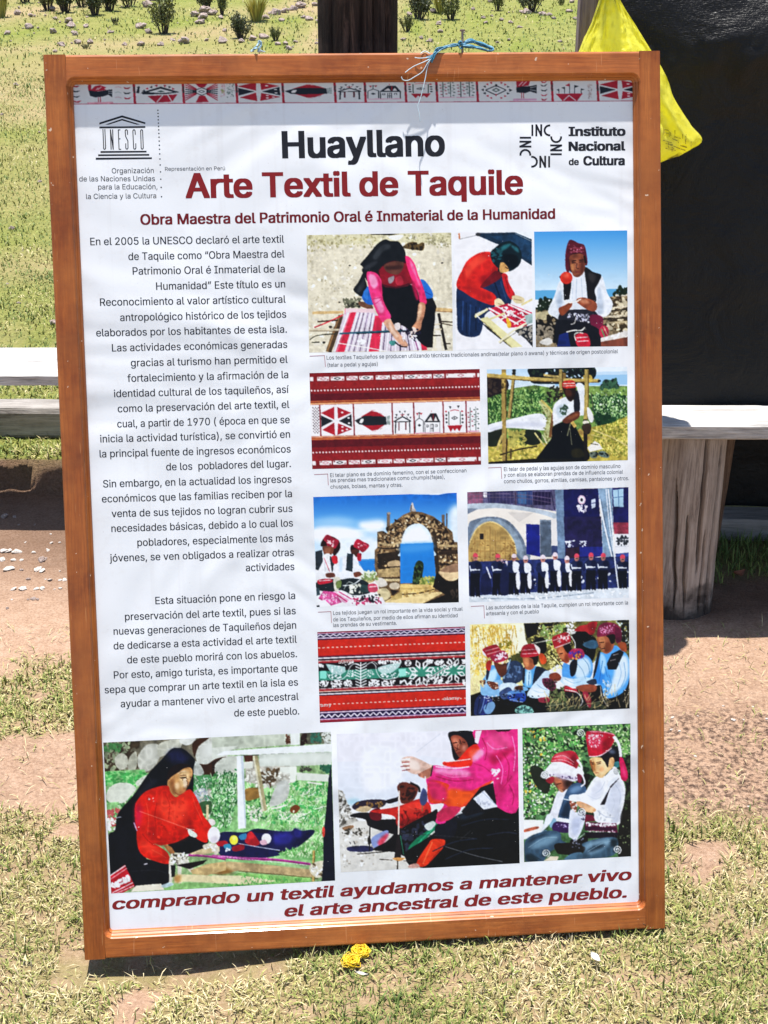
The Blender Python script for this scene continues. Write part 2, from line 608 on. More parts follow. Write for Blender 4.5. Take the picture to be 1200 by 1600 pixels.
def poly_mask(P):
    P = np.asarray(P, float)*SS
    x0, y0 = np.floor(P.min(0)).astype(int)-1
    x1, y1 = np.ceil(P.max(0)).astype(int)+2
    x0 = max(x0, 0); y0 = max(y0, 0); x1 = min(x1, CV.shape[1]); y1 = min(y1, CV.shape[0])
    if x1 <= x0 or y1 <= y0:
        return None
    xs = np.arange(x0, x1)+.5
    ys = np.arange(y0, y1)+.5
    cnt = np.zeros((len(ys), len(xs)), bool)
    n = len(P)
    for i in range(n):
        ax, ay = P[i]; bx, by = P[(i+1) % n]
        if ay == by:
            continue
        rows = (ys >= min(ay, by)) & (ys < max(ay, by))
        if not rows.any():
            continue
        xc = ax+(ys[rows]-ay)*(bx-ax)/(by-ay)
        cnt[rows] ^= xs[None, :] > xc[:, None]
    return x0, y0, cnt.astype(np.float32)

def box_blur(m, r):
    if r < 1:
        return m
    k = 2*r+1
    for ax in (0, 1):
        pad = [(0, 0)]*m.ndim
        pad[ax] = (r+1, r)
        c = np.cumsum(np.pad(m, pad, mode='edge'), axis=ax)
        if ax == 0:
            m = (c[k:]-c[:-k])/k
        else:
            m = (c[:, k:]-c[:, :-k])/k
    return m

def vnoise(h, w, cell):
    g = prng.random((int(h/cell)+3, int(w/cell)+3)).astype(np.float32)
    y = np.arange(h)/cell; x = np.arange(w)/cell
    yi = y.astype(int); xi = x.astype(int)
    fy = (y-yi)[:, None]; fx = (x-xi)[None]
    fy = fy*fy*(3-2*fy); fx = fx*fx*(3-2*fx)
    a = g[yi][:, xi]; b = g[yi][:, xi+1]; c = g[yi+1][:, xi]; d = g[yi+1][:, xi+1]
    return (a*(1-fx)+b*fx)*(1-fy)+(c*(1-fx)+d*fx)*fy

def smooth_pts(P, closed=True, n=5):
    P = np.asarray(P, float)
    if len(P) < 3:
        return P
    out = []
    N = len(P)
    for i in range(N if closed else N-1):
        if closed:
            a, b, c, d = P[i-1], P[i], P[(i+1) % N], P[(i+2) % N]
        else:
            a, b, c, d = P[max(i-1, 0)], P[i], P[i+1], P[min(i+2, N-1)]
        for t in np.arange(n)/n:
            out.append(.5*((2*b)+(c-a)*t+(2*a-5*b+4*c-d)*t*t+(3*b-a-3*c+d)*t**3))
    if not closed:
        out.append(P[-1])
    return np.array(out)

XF = [lambda p: p]
def T(x0, y0, s):
    XF[0] = lambda p: np.asarray(p, float)/s+np.array([x0, y0])
def Q(tl, tr, br, bl, w, h):
    tl, tr, br, bl = [np.array(q, float) for q in (tl, tr, br, bl)]
    def f(p):
        p = np.asarray(p, float)
        u = p[..., 0:1]/w; v = p[..., 1:2]/h
        return (tl*(1-u)+tr*u)*(1-v)+(bl*(1-u)+br*u)*v
    XF[0] = f

def put(col, P, soft=0, mot=0, cell=6, a=1.0):
    m = poly_mask(P)
    if m is None:
        return
    x0, y0, k = m
    if soft:
        r = int(soft*SS)
        k = np.pad(k, r+1)
        k = box_blur(box_blur(k, max(1, r//2)), max(1, r//2))
        x0 -= r+1; y0 -= r+1
        cx, cy = max(0, -x0), max(0, -y0)
        k = k[cy:, cx:]; x0 = max(x0, 0); y0 = max(y0, 0)
    h, w = k.shape
    reg = CV[y0:y0+h, x0:x0+w]
    k = k[:reg.shape[0], :reg.shape[1]]
    c = np.broadcast_to(col, reg.shape)
    if mot:
        hh, ww = reg.shape[:2]
        nz = vnoise(hh, ww, cell*SS)*.5+vnoise(hh, ww, cell*SS*.4)*.3+vnoise(hh, ww, SS*1.2)*.2
        c = np.clip(c*(1+mot*(nz[..., None]-.5)*2), 0, 1)
    reg[:] = reg*(1-k[..., None]*a)+c*k[..., None]*a

def thick(P, w):
    P = np.asarray(P, float)
    d = np.gradient(P, axis=0)
    d /= np.linalg.norm(d, axis=1, keepdims=True)+1e-9
    nrm = np.stack([-d[:, 1], d[:, 0]], 1)*w/2
    return np.concatenate([P+nrm, (P-nrm)[::-1]])

def ell(cx, cy, rx, ry, n=16):
    t = np.arange(n)*2*np.pi/n
    return np.stack([cx+rx*np.cos(t), cy+ry*np.sin(t)], 1)

def inside(P, q):
    x, y = q
    r = False
    n = len(P)
    for i in range(n):
        ax, ay = P[i]; bx, by = P[(i+1) % n]
        if (ay > y) != (by > y) and x < ax+(y-ay)*(bx-ax)/(by-ay):
            r = not r
    return r

def draw(txt):
    """f straight polygon, c smooth polygon, s soft smooth polygon, m mottled polygon,
    l smooth line (width first), p straight line, e ellipses (rx,ry first), k scattered specks (count size first)"""
    for ln in txt.strip().split('\n'):
        tk = ln.split()
        if not tk or tk[0].startswith('#'):
            continue
        op, col = tk[0], hexc(tk[1])
        nums = [x for x in tk[2:] if ',' not in x]
        pts = [tuple(map(float, x.split(','))) for x in tk[2:] if ',' in x]
        if op == 'f':
            put(col, XF[0](pts))
        elif op == 'c':
            put(col, XF[0](smooth_pts(pts)), mot=.10, cell=5)
        elif op == 's':
            put(col, XF[0](smooth_pts(pts)), soft=float(nums[0]) if nums else 3)
        elif op == 'm':
            put(col, XF[0](pts), mot=float(nums[0]) if nums else .3, cell=float(nums[1]) if len(nums) > 1 else 5)
        elif op == 'l':
            put(col, XF[0](thick(smooth_pts(pts, False), float(nums[0]))))
        elif op == 'p':
            for a, b in zip(pts[:-1], pts[1:]):
                put(col, XF[0](thick([a, b], float(nums[0]))))
        elif op == 'e':
            rx, ry = pts[0]
            for c in pts[1:]:
                put(col, XF[0](ell(c[0], c[1], rx, ry)))
        elif op == 'h':
            # strokes like grass or straw: count length width lean
            n, ln, wd, lean = int(nums[0]), float(nums[1]), float(nums[2]), float(nums[3])
            P = np.array(pts); lo, hi = P.min(0), P.max(0)
            i = tries = 0
            while i < n and tries < n*6:
                tries += 1
                q = lo+(hi-lo)*prng.random(2)
                if inside(pts, q):
                    i += 1
                    a = lean+prng.normal(0, .55); l_ = ln*(.5+prng.random())
                    e = q+l_*np.array([np.sin(a), -np.cos(a)])
                    m = (q+e)/2+prng.normal(0, ln*.08, 2)
                    put(np.clip(col*(.8+.4*prng.random()), 0, 1), XF[0](thick(np.array([q, m, e]), wd*(.6+.8*prng.random()))))
        elif op == 'k':
            n, sz = int(nums[0]), float(nums[1])
            P = np.array(pts); lo, hi = P.min(0), P.max(0)
            i = tries = 0
            while i < n and tries < n*6:
                tries += 1
                q = lo+(hi-lo)*prng.random(2)
                if inside(pts, q):
                    i += 1
                    a = prng.random()*6.28; r = sz*(.5+prng.random())
                    t = ell(0, 0, r, r*(.35+.4*prng.random()), 7)
                    R = np.array([[np.cos(a), -np.sin(a)], [np.sin(a), np.cos(a)]])
                    put(np.clip(col*(.85+.3*prng.random()), 0, 1), XF[0](t@R.T+q))

def grad(c0, c1, x0, y0, x1, y1, n=40):
    a, b = hexc(c0), hexc(c1)
    for i in range(n):
        t = i/(n-1)
        ya = y0+(y1-y0)*i/n; yb = y0+(y1-y0)*(i+1)/n+.6
        put(a*(1-t)+b*t, XF[0]([(x0, ya), (x1, ya), (x1, yb), (x0, yb)]))
# -- weaver kneeling at a ground loom
T(470, 355, 5)
grad('cdc6a4', 'e4dac6', 30, 30, 1210, 1000)
draw('''
m ddd4bc .16 4 30,120 1210,100 1210,1000 30,1000
m d2cba8 .16 4 30,20 1210,20 1210,120 30,140
k f2ead8 260 14 40,60 1190,40 1190,980 60,980
k a8a078 120 9 40,60 600,60 560,160 40,190
k a09a78 120 8 800,60 1190,50 1190,160 900,150
k b8ae90 90 6 40,200 500,200 300,640 60,640
f 2a2622 545,52 700,48 770,54 700,62 545,60
c f5f3ea 690,70 800,62 760,100 700,95
c 5a4a2e 795,150 840,120 890,115 915,130 945,118 965,130 955,180 900,178 850,172 810,165
k 2c2418 20 12 820,130 960,125 955,178 830,165
e 2a2622 9,6 380,298 1103,278 300,585
e 2a2622 14,9 230,778 180,900 1070,875
k 6a6a58 60 13 330,560 460,550 470,620 340,625
k 34342a 25 9 340,580 460,580 460,625 350,625
c 6a4a38 450,580 540,595 560,640 470,620
l c8a878 22 90,668 330,662
l c8a878 26 1000,635 1190,648
l 8a6848 6 1000,652 1190,662
f 1a1814 960,540 1030,550 1060,620 1040,700 1030,940 960,940 940,700
l e8e2d4 36 1050,680 1085,970
l 2a2622 22 1075,670 1135,960
l 3a3026 10 1085,735 1190,740
l 3a3026 7 1100,750 1190,768
l d8cbb0 12 995,800 1100,795
l d8cbb0 12 995,765 1090,755
l 3a342a 8 1030,845 1095,845
l 3a342a 8 1135,910 1170,910
l 4a3a28 46 315,690 215,975
l 8a6a48 16 300,690 205,970
l 3c2c22 12 130,737 290,725
l c03040 10 105,782 210,740 330,682
l d8cbb0 16 65,800 330,800
l 6a5844 5 65,810 330,812
l 3a3a30 8 70,880 130,845 300,830
l 3a3a30 10 85,900 145,897
f d4c8d2 345,640 565,650 640,740 740,750 870,765 985,962 250,975
f c9304a 385,665 432,660 338,975 272,975
f e26c80 380,668 390,665 285,975 270,975
f cc3450 578,690 640,690 608,970 528,972
f c43048 930,875 962,872 988,960 945,962
l fafafa 9 370,668 262,972
l fafafa 8 445,665 352,972
l 6a5a76 7 460,665 372,972
l f4f0f4 7 475,665 392,972
l 54485e 6 490,665 412,972
l f8f4f8 7 506,665 434,972
l 7a6a86 7 524,668 458,972
l f4f0f4 6 542,668 484,972
l 5a4c66 6 556,672 506,972
l faf6fa 8 568,680 520,972
l fafafa 9 650,700 618,972
l 5a4c66 7 664,740 640,970
l f4f0f4 9 690,745 668,970
l 4a4058 7 715,750 700,970
l f4f0f4 9 745,752 738,968
l 3a3450 8 775,755 775,968
l f8f4f8 9 800,758 815,966
l 3a3450 7 820,760 850,966
l f4f4f8 9 842,762 885,964
l 6a2a5a 8 858,764 915,962
l f4f4f8 8 880,800 935,962
k f4f0f4 14 14 440,870 510,870 510,910 450,910
c 4a8a84 690,890 730,885 745,905 720,925 695,915
l e8c8cc 30 345,648 575,650
l c05a70 6 345,632 345,680
l faf6f0 7 290,905 480,935 700,975
l 2a5a6a 15 300,830 640,814 860,808
l 16282e 6 430,832 860,812
c 2a63b0 472,500 500,460 530,470 565,540 570,600 520,600 480,560
c 3a7ac8 490,480 520,475 520,560 490,540
c 2f6fc0 930,410 965,415 1010,470 1032,520 1025,550 970,552 940,480
l 1a4c90 8 965,500 1020,530
c 131315 620,440 700,450 830,440 900,480 930,560 985,600 1045,650 1040,780 1020,900 985,935 930,900 880,840 800,770 730,760 690,700 650,640 620,520
c 1d1b1d 480,320 600,330 640,300 640,440 560,470 505,400
c 3a1218 600,300 660,255 830,250 850,330 870,440 640,450
c 7e1b28 610,340 650,300 800,280 840,300 862,420 820,460 700,470 640,450
l 4a1420 14 640,450 740,470 850,440
c 8a8488 680,400 705,385 728,380 720,420 690,440
c a83040 735,400 780,380 800,440 750,450
c 5d3a30 648,295 720,266 800,272 792,330 755,368 700,362 662,340
s 3c2420 2 660,305 720,300 790,295 780,325 720,330 670,330
c 1a1c1e 465,285 520,220 560,170 600,125 655,95 700,108 760,112 800,160 817,210 806,268 720,260 650,288 610,330 560,345 520,360 500,395 515,460 490,500 470,540 415,500 412,475 445,430 470,380 490,330 475,300
s 34373a 2 560,230 620,150 680,130 700,160 640,190 590,250
s 303236 2 490,310 560,270 600,270 560,310 500,330
s 34373a 2 440,480 480,420 495,400 490,470 450,510
c e2376e 815,225 850,235 890,290 915,370 945,440 970,520 982,580 972,602 930,585 915,500 870,420 840,340 822,280
s f07aa4 2 850,250 885,310 905,380 935,450 920,450 890,370 860,310
s a01c48 2 860,400 905,480 920,560 900,560 870,470
c e03e78 512,360 540,345 590,360 625,410 632,480 640,560 665,620 702,700 650,742 620,720 580,640 550,560 525,460
s f59abf 2 530,370 575,375 600,440 570,480 540,440
s f08ab2 2 570,560 610,550 650,640 620,670 590,620
s b02458 2 600,400 625,430 632,520 615,500
l b02c60 5 560,560 640,545
l b02c60 4 575,600 630,560
c c9997e 645,738 690,714 730,770 770,830 832,910 825,935 780,920 740,880 710,840 665,780
s ecc8b0 2 690,740 720,790 760,850 730,850 690,790
l 1a1212 9 735,900 780,930 828,935
c b98468 920,595 970,600 965,680 945,740 932,800 880,812 868,780 905,720
s e4bc9c 2 925,610 945,610 935,690 905,740 910,690
c ecd8cc 870,780 905,800 890,830 862,870 855,840
c e8dcd8 730,755 770,748 775,790 740,800
k 201c30 30 11 780,800 930,790 930,880 860,890
k f4f0f4 18 8 780,830 920,850 900,900 800,890
''')
# -- woman in red bent over a loom, cut out on white
T(705, 355, 4.2857)
draw('''
f efedef 10,20 548,20 548,830 10,830
f 1f3346 160,40 420,34 540,32 540,255 470,210 400,130 300,110 190,62
m 24405a .25 6 260,60 430,50 540,100 540,230 470,190 380,120
f e8ecee 425,34 542,30 542,82
l 9aa6ae 4 430,42 540,95
l c87848 10 52,40 56,80
l 8a8a8a 4 56,80 180,52
e 333436 18,12 180,48
c 1a2d4c 38,408 90,440 150,480 260,520 292,540 230,580 215,640 190,720 120,735 50,700 38,600
l 2f4a78 9 80,470 75,690
l 2c4670 9 130,500 120,720
l 101c34 9 100,470 100,710
l 101c34 8 165,520 165,690
l 2f4a78 7 190,530 185,640
c 1e3050 205,400 300,335 370,345 402,460 385,520 300,482 240,440
l 101a30 9 290,370 330,480
l 2c4468 8 330,360 370,490
c 1d2f50 60,420 150,450 280,500 290,530 200,540 60,480
c 0f1d22 290,260 330,240 350,300 320,320
c c42a24 38,360 70,290 110,220 190,170 265,166 302,200 312,280 282,340 240,380 200,400 280,440 302,480 282,520 220,505 140,470 80,430 40,405
s dc4636 4 90,280 150,210 220,190 230,220 150,280 110,340
s 9c1c20 4 190,330 260,300 300,250 300,320 240,370 200,385
c 6a1820 250,330 300,290 342,320 300,362 220,402 195,395
s a82222 3 60,395 150,400 240,440 280,480 220,470 120,430
c b8262a 340,310 375,318 385,370 427,450 400,482 370,440 350,380
l 8a1a20 7 360,330 390,440
c 132329 262,170 300,130 350,100 400,95 450,130 472,190 456,250 410,287 375,290 340,240 318,272 290,250 270,220
s 2f6a70 2 300,160 350,120 400,110 380,135 330,165
s 356f78 2 400,120 440,135 455,170 420,150
k 24525a 22 10 270,150 340,110 330,240 280,230
s 0a1216 2 350,180 440,190 440,260 390,270 350,220
c c89a62 328,240 355,238 387,285 362,302 325,296
l 3a2418 5 360,262 380,278
c e6d4ac 290,490 320,475 357,510 352,545 300,537
c e0cda2 405,465 440,455 487,475 482,505 430,507
l 8a7450 4 420,480 470,490
l 8a7450 4 310,510 350,520
f 26282c 205,640 460,800 400,806 240,680
f 24262c 420,690 548,650 548,806 500,750
k 9a948a 30 10 430,700 545,660 545,780 500,740
f e4dca6 192,612 240,598 478,800 405,806
l b4a870 6 195,615 405,806
f b82842 245,545 380,508 542,570 505,662 400,672 320,605
l f4e8e6 11 250,540 340,590 450,650
l f0dcdc 9 300,525 500,632
l f4e8e6 11 380,515 542,585
l 7a1830 8 330,560 470,620
l 7a1830 7 410,540 520,600
l f0ece0 9 300,640 420,560
l f0ece0 9 420,650 520,590
k f6eeee 30 10 330,530 520,560 480,620 360,600
l e8e0c0 13 318,772 420,690 522,632
l 6a6450 4 325,778 525,640
l e8dca8 14 240,622 360,575
l e8dca8 16 158,600 245,545
l f0ead0 10 160,585 235,550
l d8c890 13 470,520 546,480
c d8a838 370,600 400,640 396,672 375,665
l f4f0ec 8 170,590 200,620
f 9ab0ac 490,590 546,575 546,640 505,650
''')
# -- man knitting above the lake
grad('4f98d8', 'cfe4f2', 553, 20, 1185, 425)
draw('''
f 64a6d2 553,422 1185,410 1185,478 553,484
m 84745a .35 5 553,552 800,520 1185,440 1185,805 553,805
k 3a3020 90 16 1000,480 1182,450 1182,700 1000,680
k c8bca0 60 15 1000,500 1182,470 1182,690 1010,680
l d8d0c0 14 1090,455 1182,452
l c8bca4 12 1000,600 1182,590
l b8a888 12 1040,640 1182,632
l 2c2418 9 1010,615 1182,606
l 2c2418 9 1060,560 1182,548
l d0c4ac 11 1070,540 1182,528
k 1c2818 50 16 600,480 680,475 690,540 570,550
k 1c2818 26 12 1090,430 1180,410 1180,450 1080,460
e 24301c 14,20 1130,405 1165,425
l 24301c 6 1132,385 1132,440
f b8ad8a 566,572 640,560 720,590 640,620 568,622
k 1e1a14 70 22 575,630 720,590 720,760 580,720
k 8a8070 50 16 575,620 700,640 680,790 575,800
c dfe4ea 725,360 760,400 755,480 775,560 732,616 690,600 648,562 690,460
s b4c0d0 3 700,470 735,420 745,520 730,590 715,540
c e6eaf0 965,350 1010,330 1045,440 1082,512 1050,587 980,597 948,540 960,440
s b8c2d0 3 985,400 1005,430 1020,560 980,580 975,480
f d8dde4 800,300 895,290 912,560 760,560
f e4e8ee 800,320 895,300 912,482 785,492
c 3a1a1c 770,180 800,140 890,150 908,230 890,260 800,300
l b8c4d4 5 840,340 835,480
l c0cad8 5 870,335 878,470
l c0cad8 4 815,350 810,480
f 171415 722,330 760,300 806,332 802,400 790,482 755,487 750,380
c 1a1718 893,268 950,298 1004,320 985,372 960,422 972,482 950,522 915,482 905,390
s 302c2c 2 920,300 970,325 950,370 925,350
e c03424 42,42 770,338
s e0604a 3 750,320 775,305 790,325 765,340
c 541c28 762,200 775,120 798,84 850,105 890,120 906,180 912,240 897,252 880,178 795,185 790,292 768,287
l 8a4050 6 790,165 890,160
l 7a3442 5 785,140 890,140
k a86878 20 5 785,110 890,120 895,170 785,170
c 7a4632 795,190 880,180 897,240 886,300 850,333 815,320 798,260
s 9a6248 2 825,215 850,220 845,280 825,275
s 5a3024 2 870,200 892,230 882,300 865,310
l 1c0e0a 6 808,226 836,222
l 1c0e0a 6 854,220 884,218
s b07850 2 800,250 820,245 822,290 806,285
l 38201a 7 808,238 835,236
l 38201a 7 855,232 882,230
l 4a281e 6 842,240 838,272 855,275
l 6a2c28 6 832,300 862,298
l 24140f 14 890,190 900,240
c 26262e 750,560 950,556 992,640 960,702 800,702 720,640
k a8a8b8 60 7 770,570 950,570 960,650 790,650
k e8e8f0 25 5 780,570 940,580 930,640 800,640
c 6a1e3a 930,588 1012,600 1003,690 940,662
c 17171c 700,640 760,620 900,640 1003,700 1000,800 860,803 715,803
f 1c2a62 722,720 780,700 800,802 708,803
c 8a4c34 835,490 880,468 966,500 972,550 940,562 880,532
c 7a4028 718,545 760,520 802,500 806,530 742,592
s b4785c 2 850,490 890,480 930,505 890,510
l f0ece4 5 760,490 800,505 870,480
l f0ece4 5 770,505 850,495
e a83048 33,44 1022,700
l 5a8a5a 8 1005,680 1030,740
l e0c0a0 5 1020,665 1045,720
c b4263a 832,722 910,714 928,800 850,802
l f0e8e4 5 835,740 915,735
l f0e8e4 5 842,765 920,760
l f0ece0 7 770,702 820,690 870,690 895,668
l f0ece0 6 835,760 825,720 850,705 885,710
l e8e4dc 5 800,650 825,640 835,600
f dcd4cc 1000,742 1184,690 1184,732 1000,768
k f2ece6 20 14 1005,745 1182,700 1182,725 1010,762
f 7a4636 1000,768 1184,735 1184,800 1000,802
c d8d4cc 590,770 650,740 680,770 640,790
''')

# -- woven band motifs (drawn once in the layout of the second picture, reused on the strip)
M_STAR = '''
f a32430 180,280 90,322 180,366
f 23262b 92,338 172,375 95,415
f a32430 100,435 180,385 186,472
f a32430 200,282 292,320 205,360
f 23262b 210,375 294,330 299,416
f a32430 205,390 299,430 200,470
e f4f0ee 8,6 232,318 275,355 278,390 235,415 265,432 235,440
'''
M_FISH = '''
f a32430 355,348 425,308 465,315 517,345
f a32430 362,398 517,400 470,434 430,440
f 23262b 316,372 380,340 525,345 530,400 400,406 345,398
f 6f7a78 530,345 550,338 553,402 532,398
p dfe4e0 3 536,340 540,402
p dfe4e0 3 545,340 548,402
c e8e4e0 348,385 358,362 376,362 366,388
p c46a72 3 425,305 455,303
p c46a72 3 480,320 500,330
p c46a72 3 430,443 460,442
p c46a72 3 485,432 500,420
'''
M_HUT = '''
p 1f2226 8 578,380 635,346 692,377
p 1f2226 6 583,382 692,379
p 1f2226 7 590,385 588,458
p 5a2028 7 612,385 612,440
p 5a2028 7 658,384 658,436
p 1f2226 7 683,382 685,456
p 1f2226 4 635,346 634,322
f 23262b 580,352 598,345 594,360
f 23262b 586,330 602,330 598,344
f 23262b 610,308 624,308 618,322
f 23262b 645,308 658,306 652,320
f 23262b 666,330 682,326 674,342
f 23262b 680,350 696,346 690,360
p 23262b 3 600,360 612,348
p 23262b 3 672,358 662,346
p a32430 4 622,330 634,340 648,328
'''
M_HOUSE = '''
p 1f2226 4 722,452 722,376 748,356 776,374 776,450
f 23262b 780,384 822,324 862,324 890,384
f dfd8d4 800,376 825,345 838,376
f dfd8d4 845,376 858,345 872,376
p a32430 5 842,326 842,372
p 1f2226 4 785,386 786,452
p 1f2226 4 886,386 886,450
p 1f2226 3 822,450 822,398 842,396 842,448
p 1f2226 3 832,398 832,448
p 1f2226 3 822,425 842,424
p 1f2226 3 796,402 808,402 808,416 796,416 796,402
p 1f2226 3 856,400 868,400 868,414 856,414 856,400
f 23262b 736,404 748,394 762,404 748,414
p 23262b 3 748,356 748,325
f a32430 726,322 742,322 736,338
f a32430 752,322 770,320 760,336
f 23262b 740,318 756,318 748,330
p a32430 3 830,318 830,305
f d9a0b0 718,454 892,450 892,458 718,462
'''
M_FACE = '''
p 2c4038 5 946,312 948,400
p 2c4038 5 1024,310 1024,398
p 1f2226 4 965,356 985,344 1006,354 986,366 965,356
e 1f2226 5,4 985,355
e 23262b 7,6 930,336 930,360 932,384 1038,336 1040,360 1040,384
e a32430 7,6 928,312 1036,310
f 23262b 946,275 964,278 956,295
f 23262b 1002,272 1020,272 1010,290
p c46a72 6 955,308 985,300 1016,306
f a32430 938,406 1038,402 1018,446 1002,424 986,442 974,424 960,450
'''
M_TREE = '''
p 3a4a44 4 1090,285 1092,440
p 3a4a44 4 1128,280 1130,440
e 8a4a54 6,5 1078,320 1100,312 1080,350 1106,344 1082,384 1104,376 1084,414 1108,408
e 4a5a54 6,5 1118,300 1140,296 1120,332 1144,326 1118,366 1146,360 1122,400 1148,394 1144,424
p 4a5a54 3 1078,338 1104,330
p 4a5a54 3 1114,350 1146,344
p 4a5a54 3 1080,370 1106,362
p 4a5a54 3 1116,384 1146,378
f d9a0b0 1072,440 1150,438 1150,446 1072,450
'''
# -- dark red woven band
P4Q = ((483.5, 583), (749.5, 576.5), (751.8, 726), (488, 733))
Q(*P4Q, 1140, 645)
draw('''
f 7c1f22 -5,-5 1146,-5 1146,650 -5,650
m 7e2022 .12 4 -5,-5 1146,-5 1146,650 -5,650
m 8c2626 .12 4 -5,62 1146,62 1146,104 -5,104
m 5e1820 .12 4 -5,140 1146,140 1146,186 -5,186
f b86a40 -5,187 1146,187 1146,204 -5,204
f 6a2a20 -5,194 1146,194 1146,198 -5,198
f e6b48a -5,204 1146,204 1146,212 -5,212
f f4f0f0 -5,214 1146,214 1146,424 -5,424
f e0b088 -5,426 1146,426 1146,433 -5,433
f b86a40 -5,436 1146,436 1146,450 -5,450
m 5e1820 .12 4 -5,452 1146,452 1146,500 -5,500
m 8a2426 .12 4 -5,548 1146,548 1146,590 -5,590
''')
for i in range(52):
    draw('f f0e2e0 %d,113 %d,113 %d,123 %d,123' % (i*22+4, i*22+15, i*22+15, i*22+4))
    draw('f f0e2e0 %d,529 %d,529 %d,539 %d,539' % (i*22+4, i*22+15, i*22+15, i*22+4))
for v in (27, 592):
    for a, b in ((0, 24), (50, 130), (140, 230), (245, 320), (330, 424), (440, 536), (548, 622), (634, 720), (722, 815), (826, 900), (912, 1110), (1122, 1140)):
        draw('f f2ebe9 %d,%d %d,%d %d,%d %d,%d' % (a, v, b, v, b, v+27, a, v+27))
        m = (a+b)/2
        if b-a > 40:
            draw('p %s 4 %f,%f %f,%f %f,%f %f,%f %f,%f' % ('23262b' if (a//90) % 2 else 'b8707a', m-22, v+13, m, v+5, m+22, v+13, m, v+21, m-22, v+13))
            draw('f 7a2a30 %f,%d %f,%d %f,%d' % (a+4, v+4, a+16, v+4, a+8, v+14))
            draw('f 7a2a30 %f,%d %f,%d %f,%d' % (b-4, v+23, b-16, v+23, b-8, v+13))
for u in (62, 286, 545, 690, 888, 1043):
    draw('l 7a1f28 9 %d,214 %d,424' % (u, u+2))
for i in range(9):
    for j in range(5):
        draw('e 3a2a2e 3,5 %d,%d' % (16+j*9, 232+i*20+(j % 2)*9))
T(480, 570, 4.2857)
for m in (M_STAR, M_FISH, M_HUT, M_HOUSE, M_FACE, M_TREE):
    draw(m)

# -- woven strip along the top of the board
draw_strip_q = ((108, 126), (996, 121.5), (996, 158.5), (110, 163.5))
Q(*draw_strip_q, 888, 37)
draw('''
f d9d8d6 -4,-4 892,-4 892,38 -4,38
f b86878 -4,35.6 892,35.6 892,37 -4,37
''')
def motif(txt, bx0, bx1, sx0, sx1):
    # box in the second picture's layout -> box on the strip
    ys = lambda x: 126+(x-108)*(-4.5/888)
    def f(p):
        p = np.asarray(p, float)
        X = sx0+(p[..., 0]-bx0)/(bx1-bx0)*(sx1-sx0)
        Y = ys(X)+2.5+(p[..., 1]-272)/(478-272)*32
        return np.stack([X, Y], -1)
    XF[0] = f
    draw(txt)
motif(M_STAR, 85, 303, 364, 433)
motif(M_FISH, 308, 560, 436, 514)
motif(M_HUT, 568, 705, 518, 561)
motif(M_HOUSE, 712, 903, 565, 624)
motif(M_FACE, 912, 1058, 628, 673)
motif(M_TREE, 1066, 1155, 678, 706)
motif(M_TREE, 1066, 1155, 705, 737)
motif(M_STAR, 85, 303, 933, 1004)
T(0, 0, 1)
for x in (206, 281, 363, 434.5, 515.5, 562.5, 626, 675, 739, 858, 931):
    y = 126-(x-108)*.005
    draw('l a32434 3.6 %f,%f %f,%f' % (x, y, x+2.2, y+37))
    draw('l 2a4038 2.2 %f,%f %f,%f' % (x+.8, y+10, x+1.3, y+20))
T(105, 120, 4)
draw('''
f a32434 125,60 130,48 145,50 146,80 170,58 200,52 238,66 225,76 240,82 190,90 130,90
f 23262b 130,85 190,92 245,82 275,78 274,128 250,112 215,124 170,128 140,120
p dfe0de 4 185,82 210,62
p dfe0de 4 175,84 190,68
p dfe0de 3 250,90 272,92
p dfe0de 3 250,102 272,104
p a32434 5 190,128 190,158
p a32434 5 202,126 203,157
f d89aa4 122,160 280,156 280,166 122,170
f a32434 30,52 50,58 76,55 60,66 40,64
f 23262b 32,84 52,90 80,86 64,96 42,95
f 23262b 34,118 54,124 80,118 64,130 42,128
f a32434 36,148 56,154 88,148 70,162 46,160
f a32434 342,64 362,70 388,64 372,76 350,75
f 23262b 342,96 362,102 390,96 374,108 350,107
f a32434 346,128 366,134 392,126 376,140 352,139
p c48a94 3 290,66 310,62 330,68
p 8a9a94 3 290,100 310,94 330,102
p c48a94 3 290,130 310,126 330,132
f 23262b 450,98 570,62 684,96 600,108 460,110
f dfe0de 490,96 568,74 650,96 570,102
f 4a5a54 548,92 570,84 594,92 570,98
f 23262b 420,100 432,60 442,62 438,104 470,108
f 23262b 420,66 440,60 440,72
f a32434 490,120 672,110 640,156 540,162
p dfe0de 6 545,160 585,112 612,112 640,158
f 23262b 455,92 470,80 476,92
f a32434 476,76 492,66 494,80
f 23262b 500,66 518,56 518,72
f a32434 532,54 550,48 548,64
f a32434 588,50 606,54 592,66
f 23262b 618,58 634,64 618,72
f a32434 640,68 656,76 640,82
''')
def burst(cx, cy):
    for i in range(9):
        d = (i-4)*11
        draw('p %s 5 %f,%f %f,%f' % ('23262b' if 2 < i < 6 else 'a32434', cx-30-abs(d)*.0, cy+d*.35, cx-100, cy+d*1.25))
        draw('p %s 5 %f,%f %f,%f' % ('23262b' if 2 < i < 6 else 'a32434', cx+30, cy+d*.35, cx+100, cy+d*1.25))
burst(820, 92)
draw('''
f a32434 780,40 860,38 838,66 805,66
f a32434 785,160 865,158 840,118 806,118
p 23262b 4 765,92 820,68 880,90 822,116 765,92
f dfe0de 790,92 820,76 850,91 822,108
p 23262b 3 800,92 820,84 840,92 820,100 800,92
k c89aa4 40 4 938,40 962,40 964,130 938,130
k 7a8a84 40 4 976,40 1020,40 1020,130 978,130
k 9aa86a 14 4 940,80 962,80 962,105 940,105
''')
T(695, 115, 3.871)
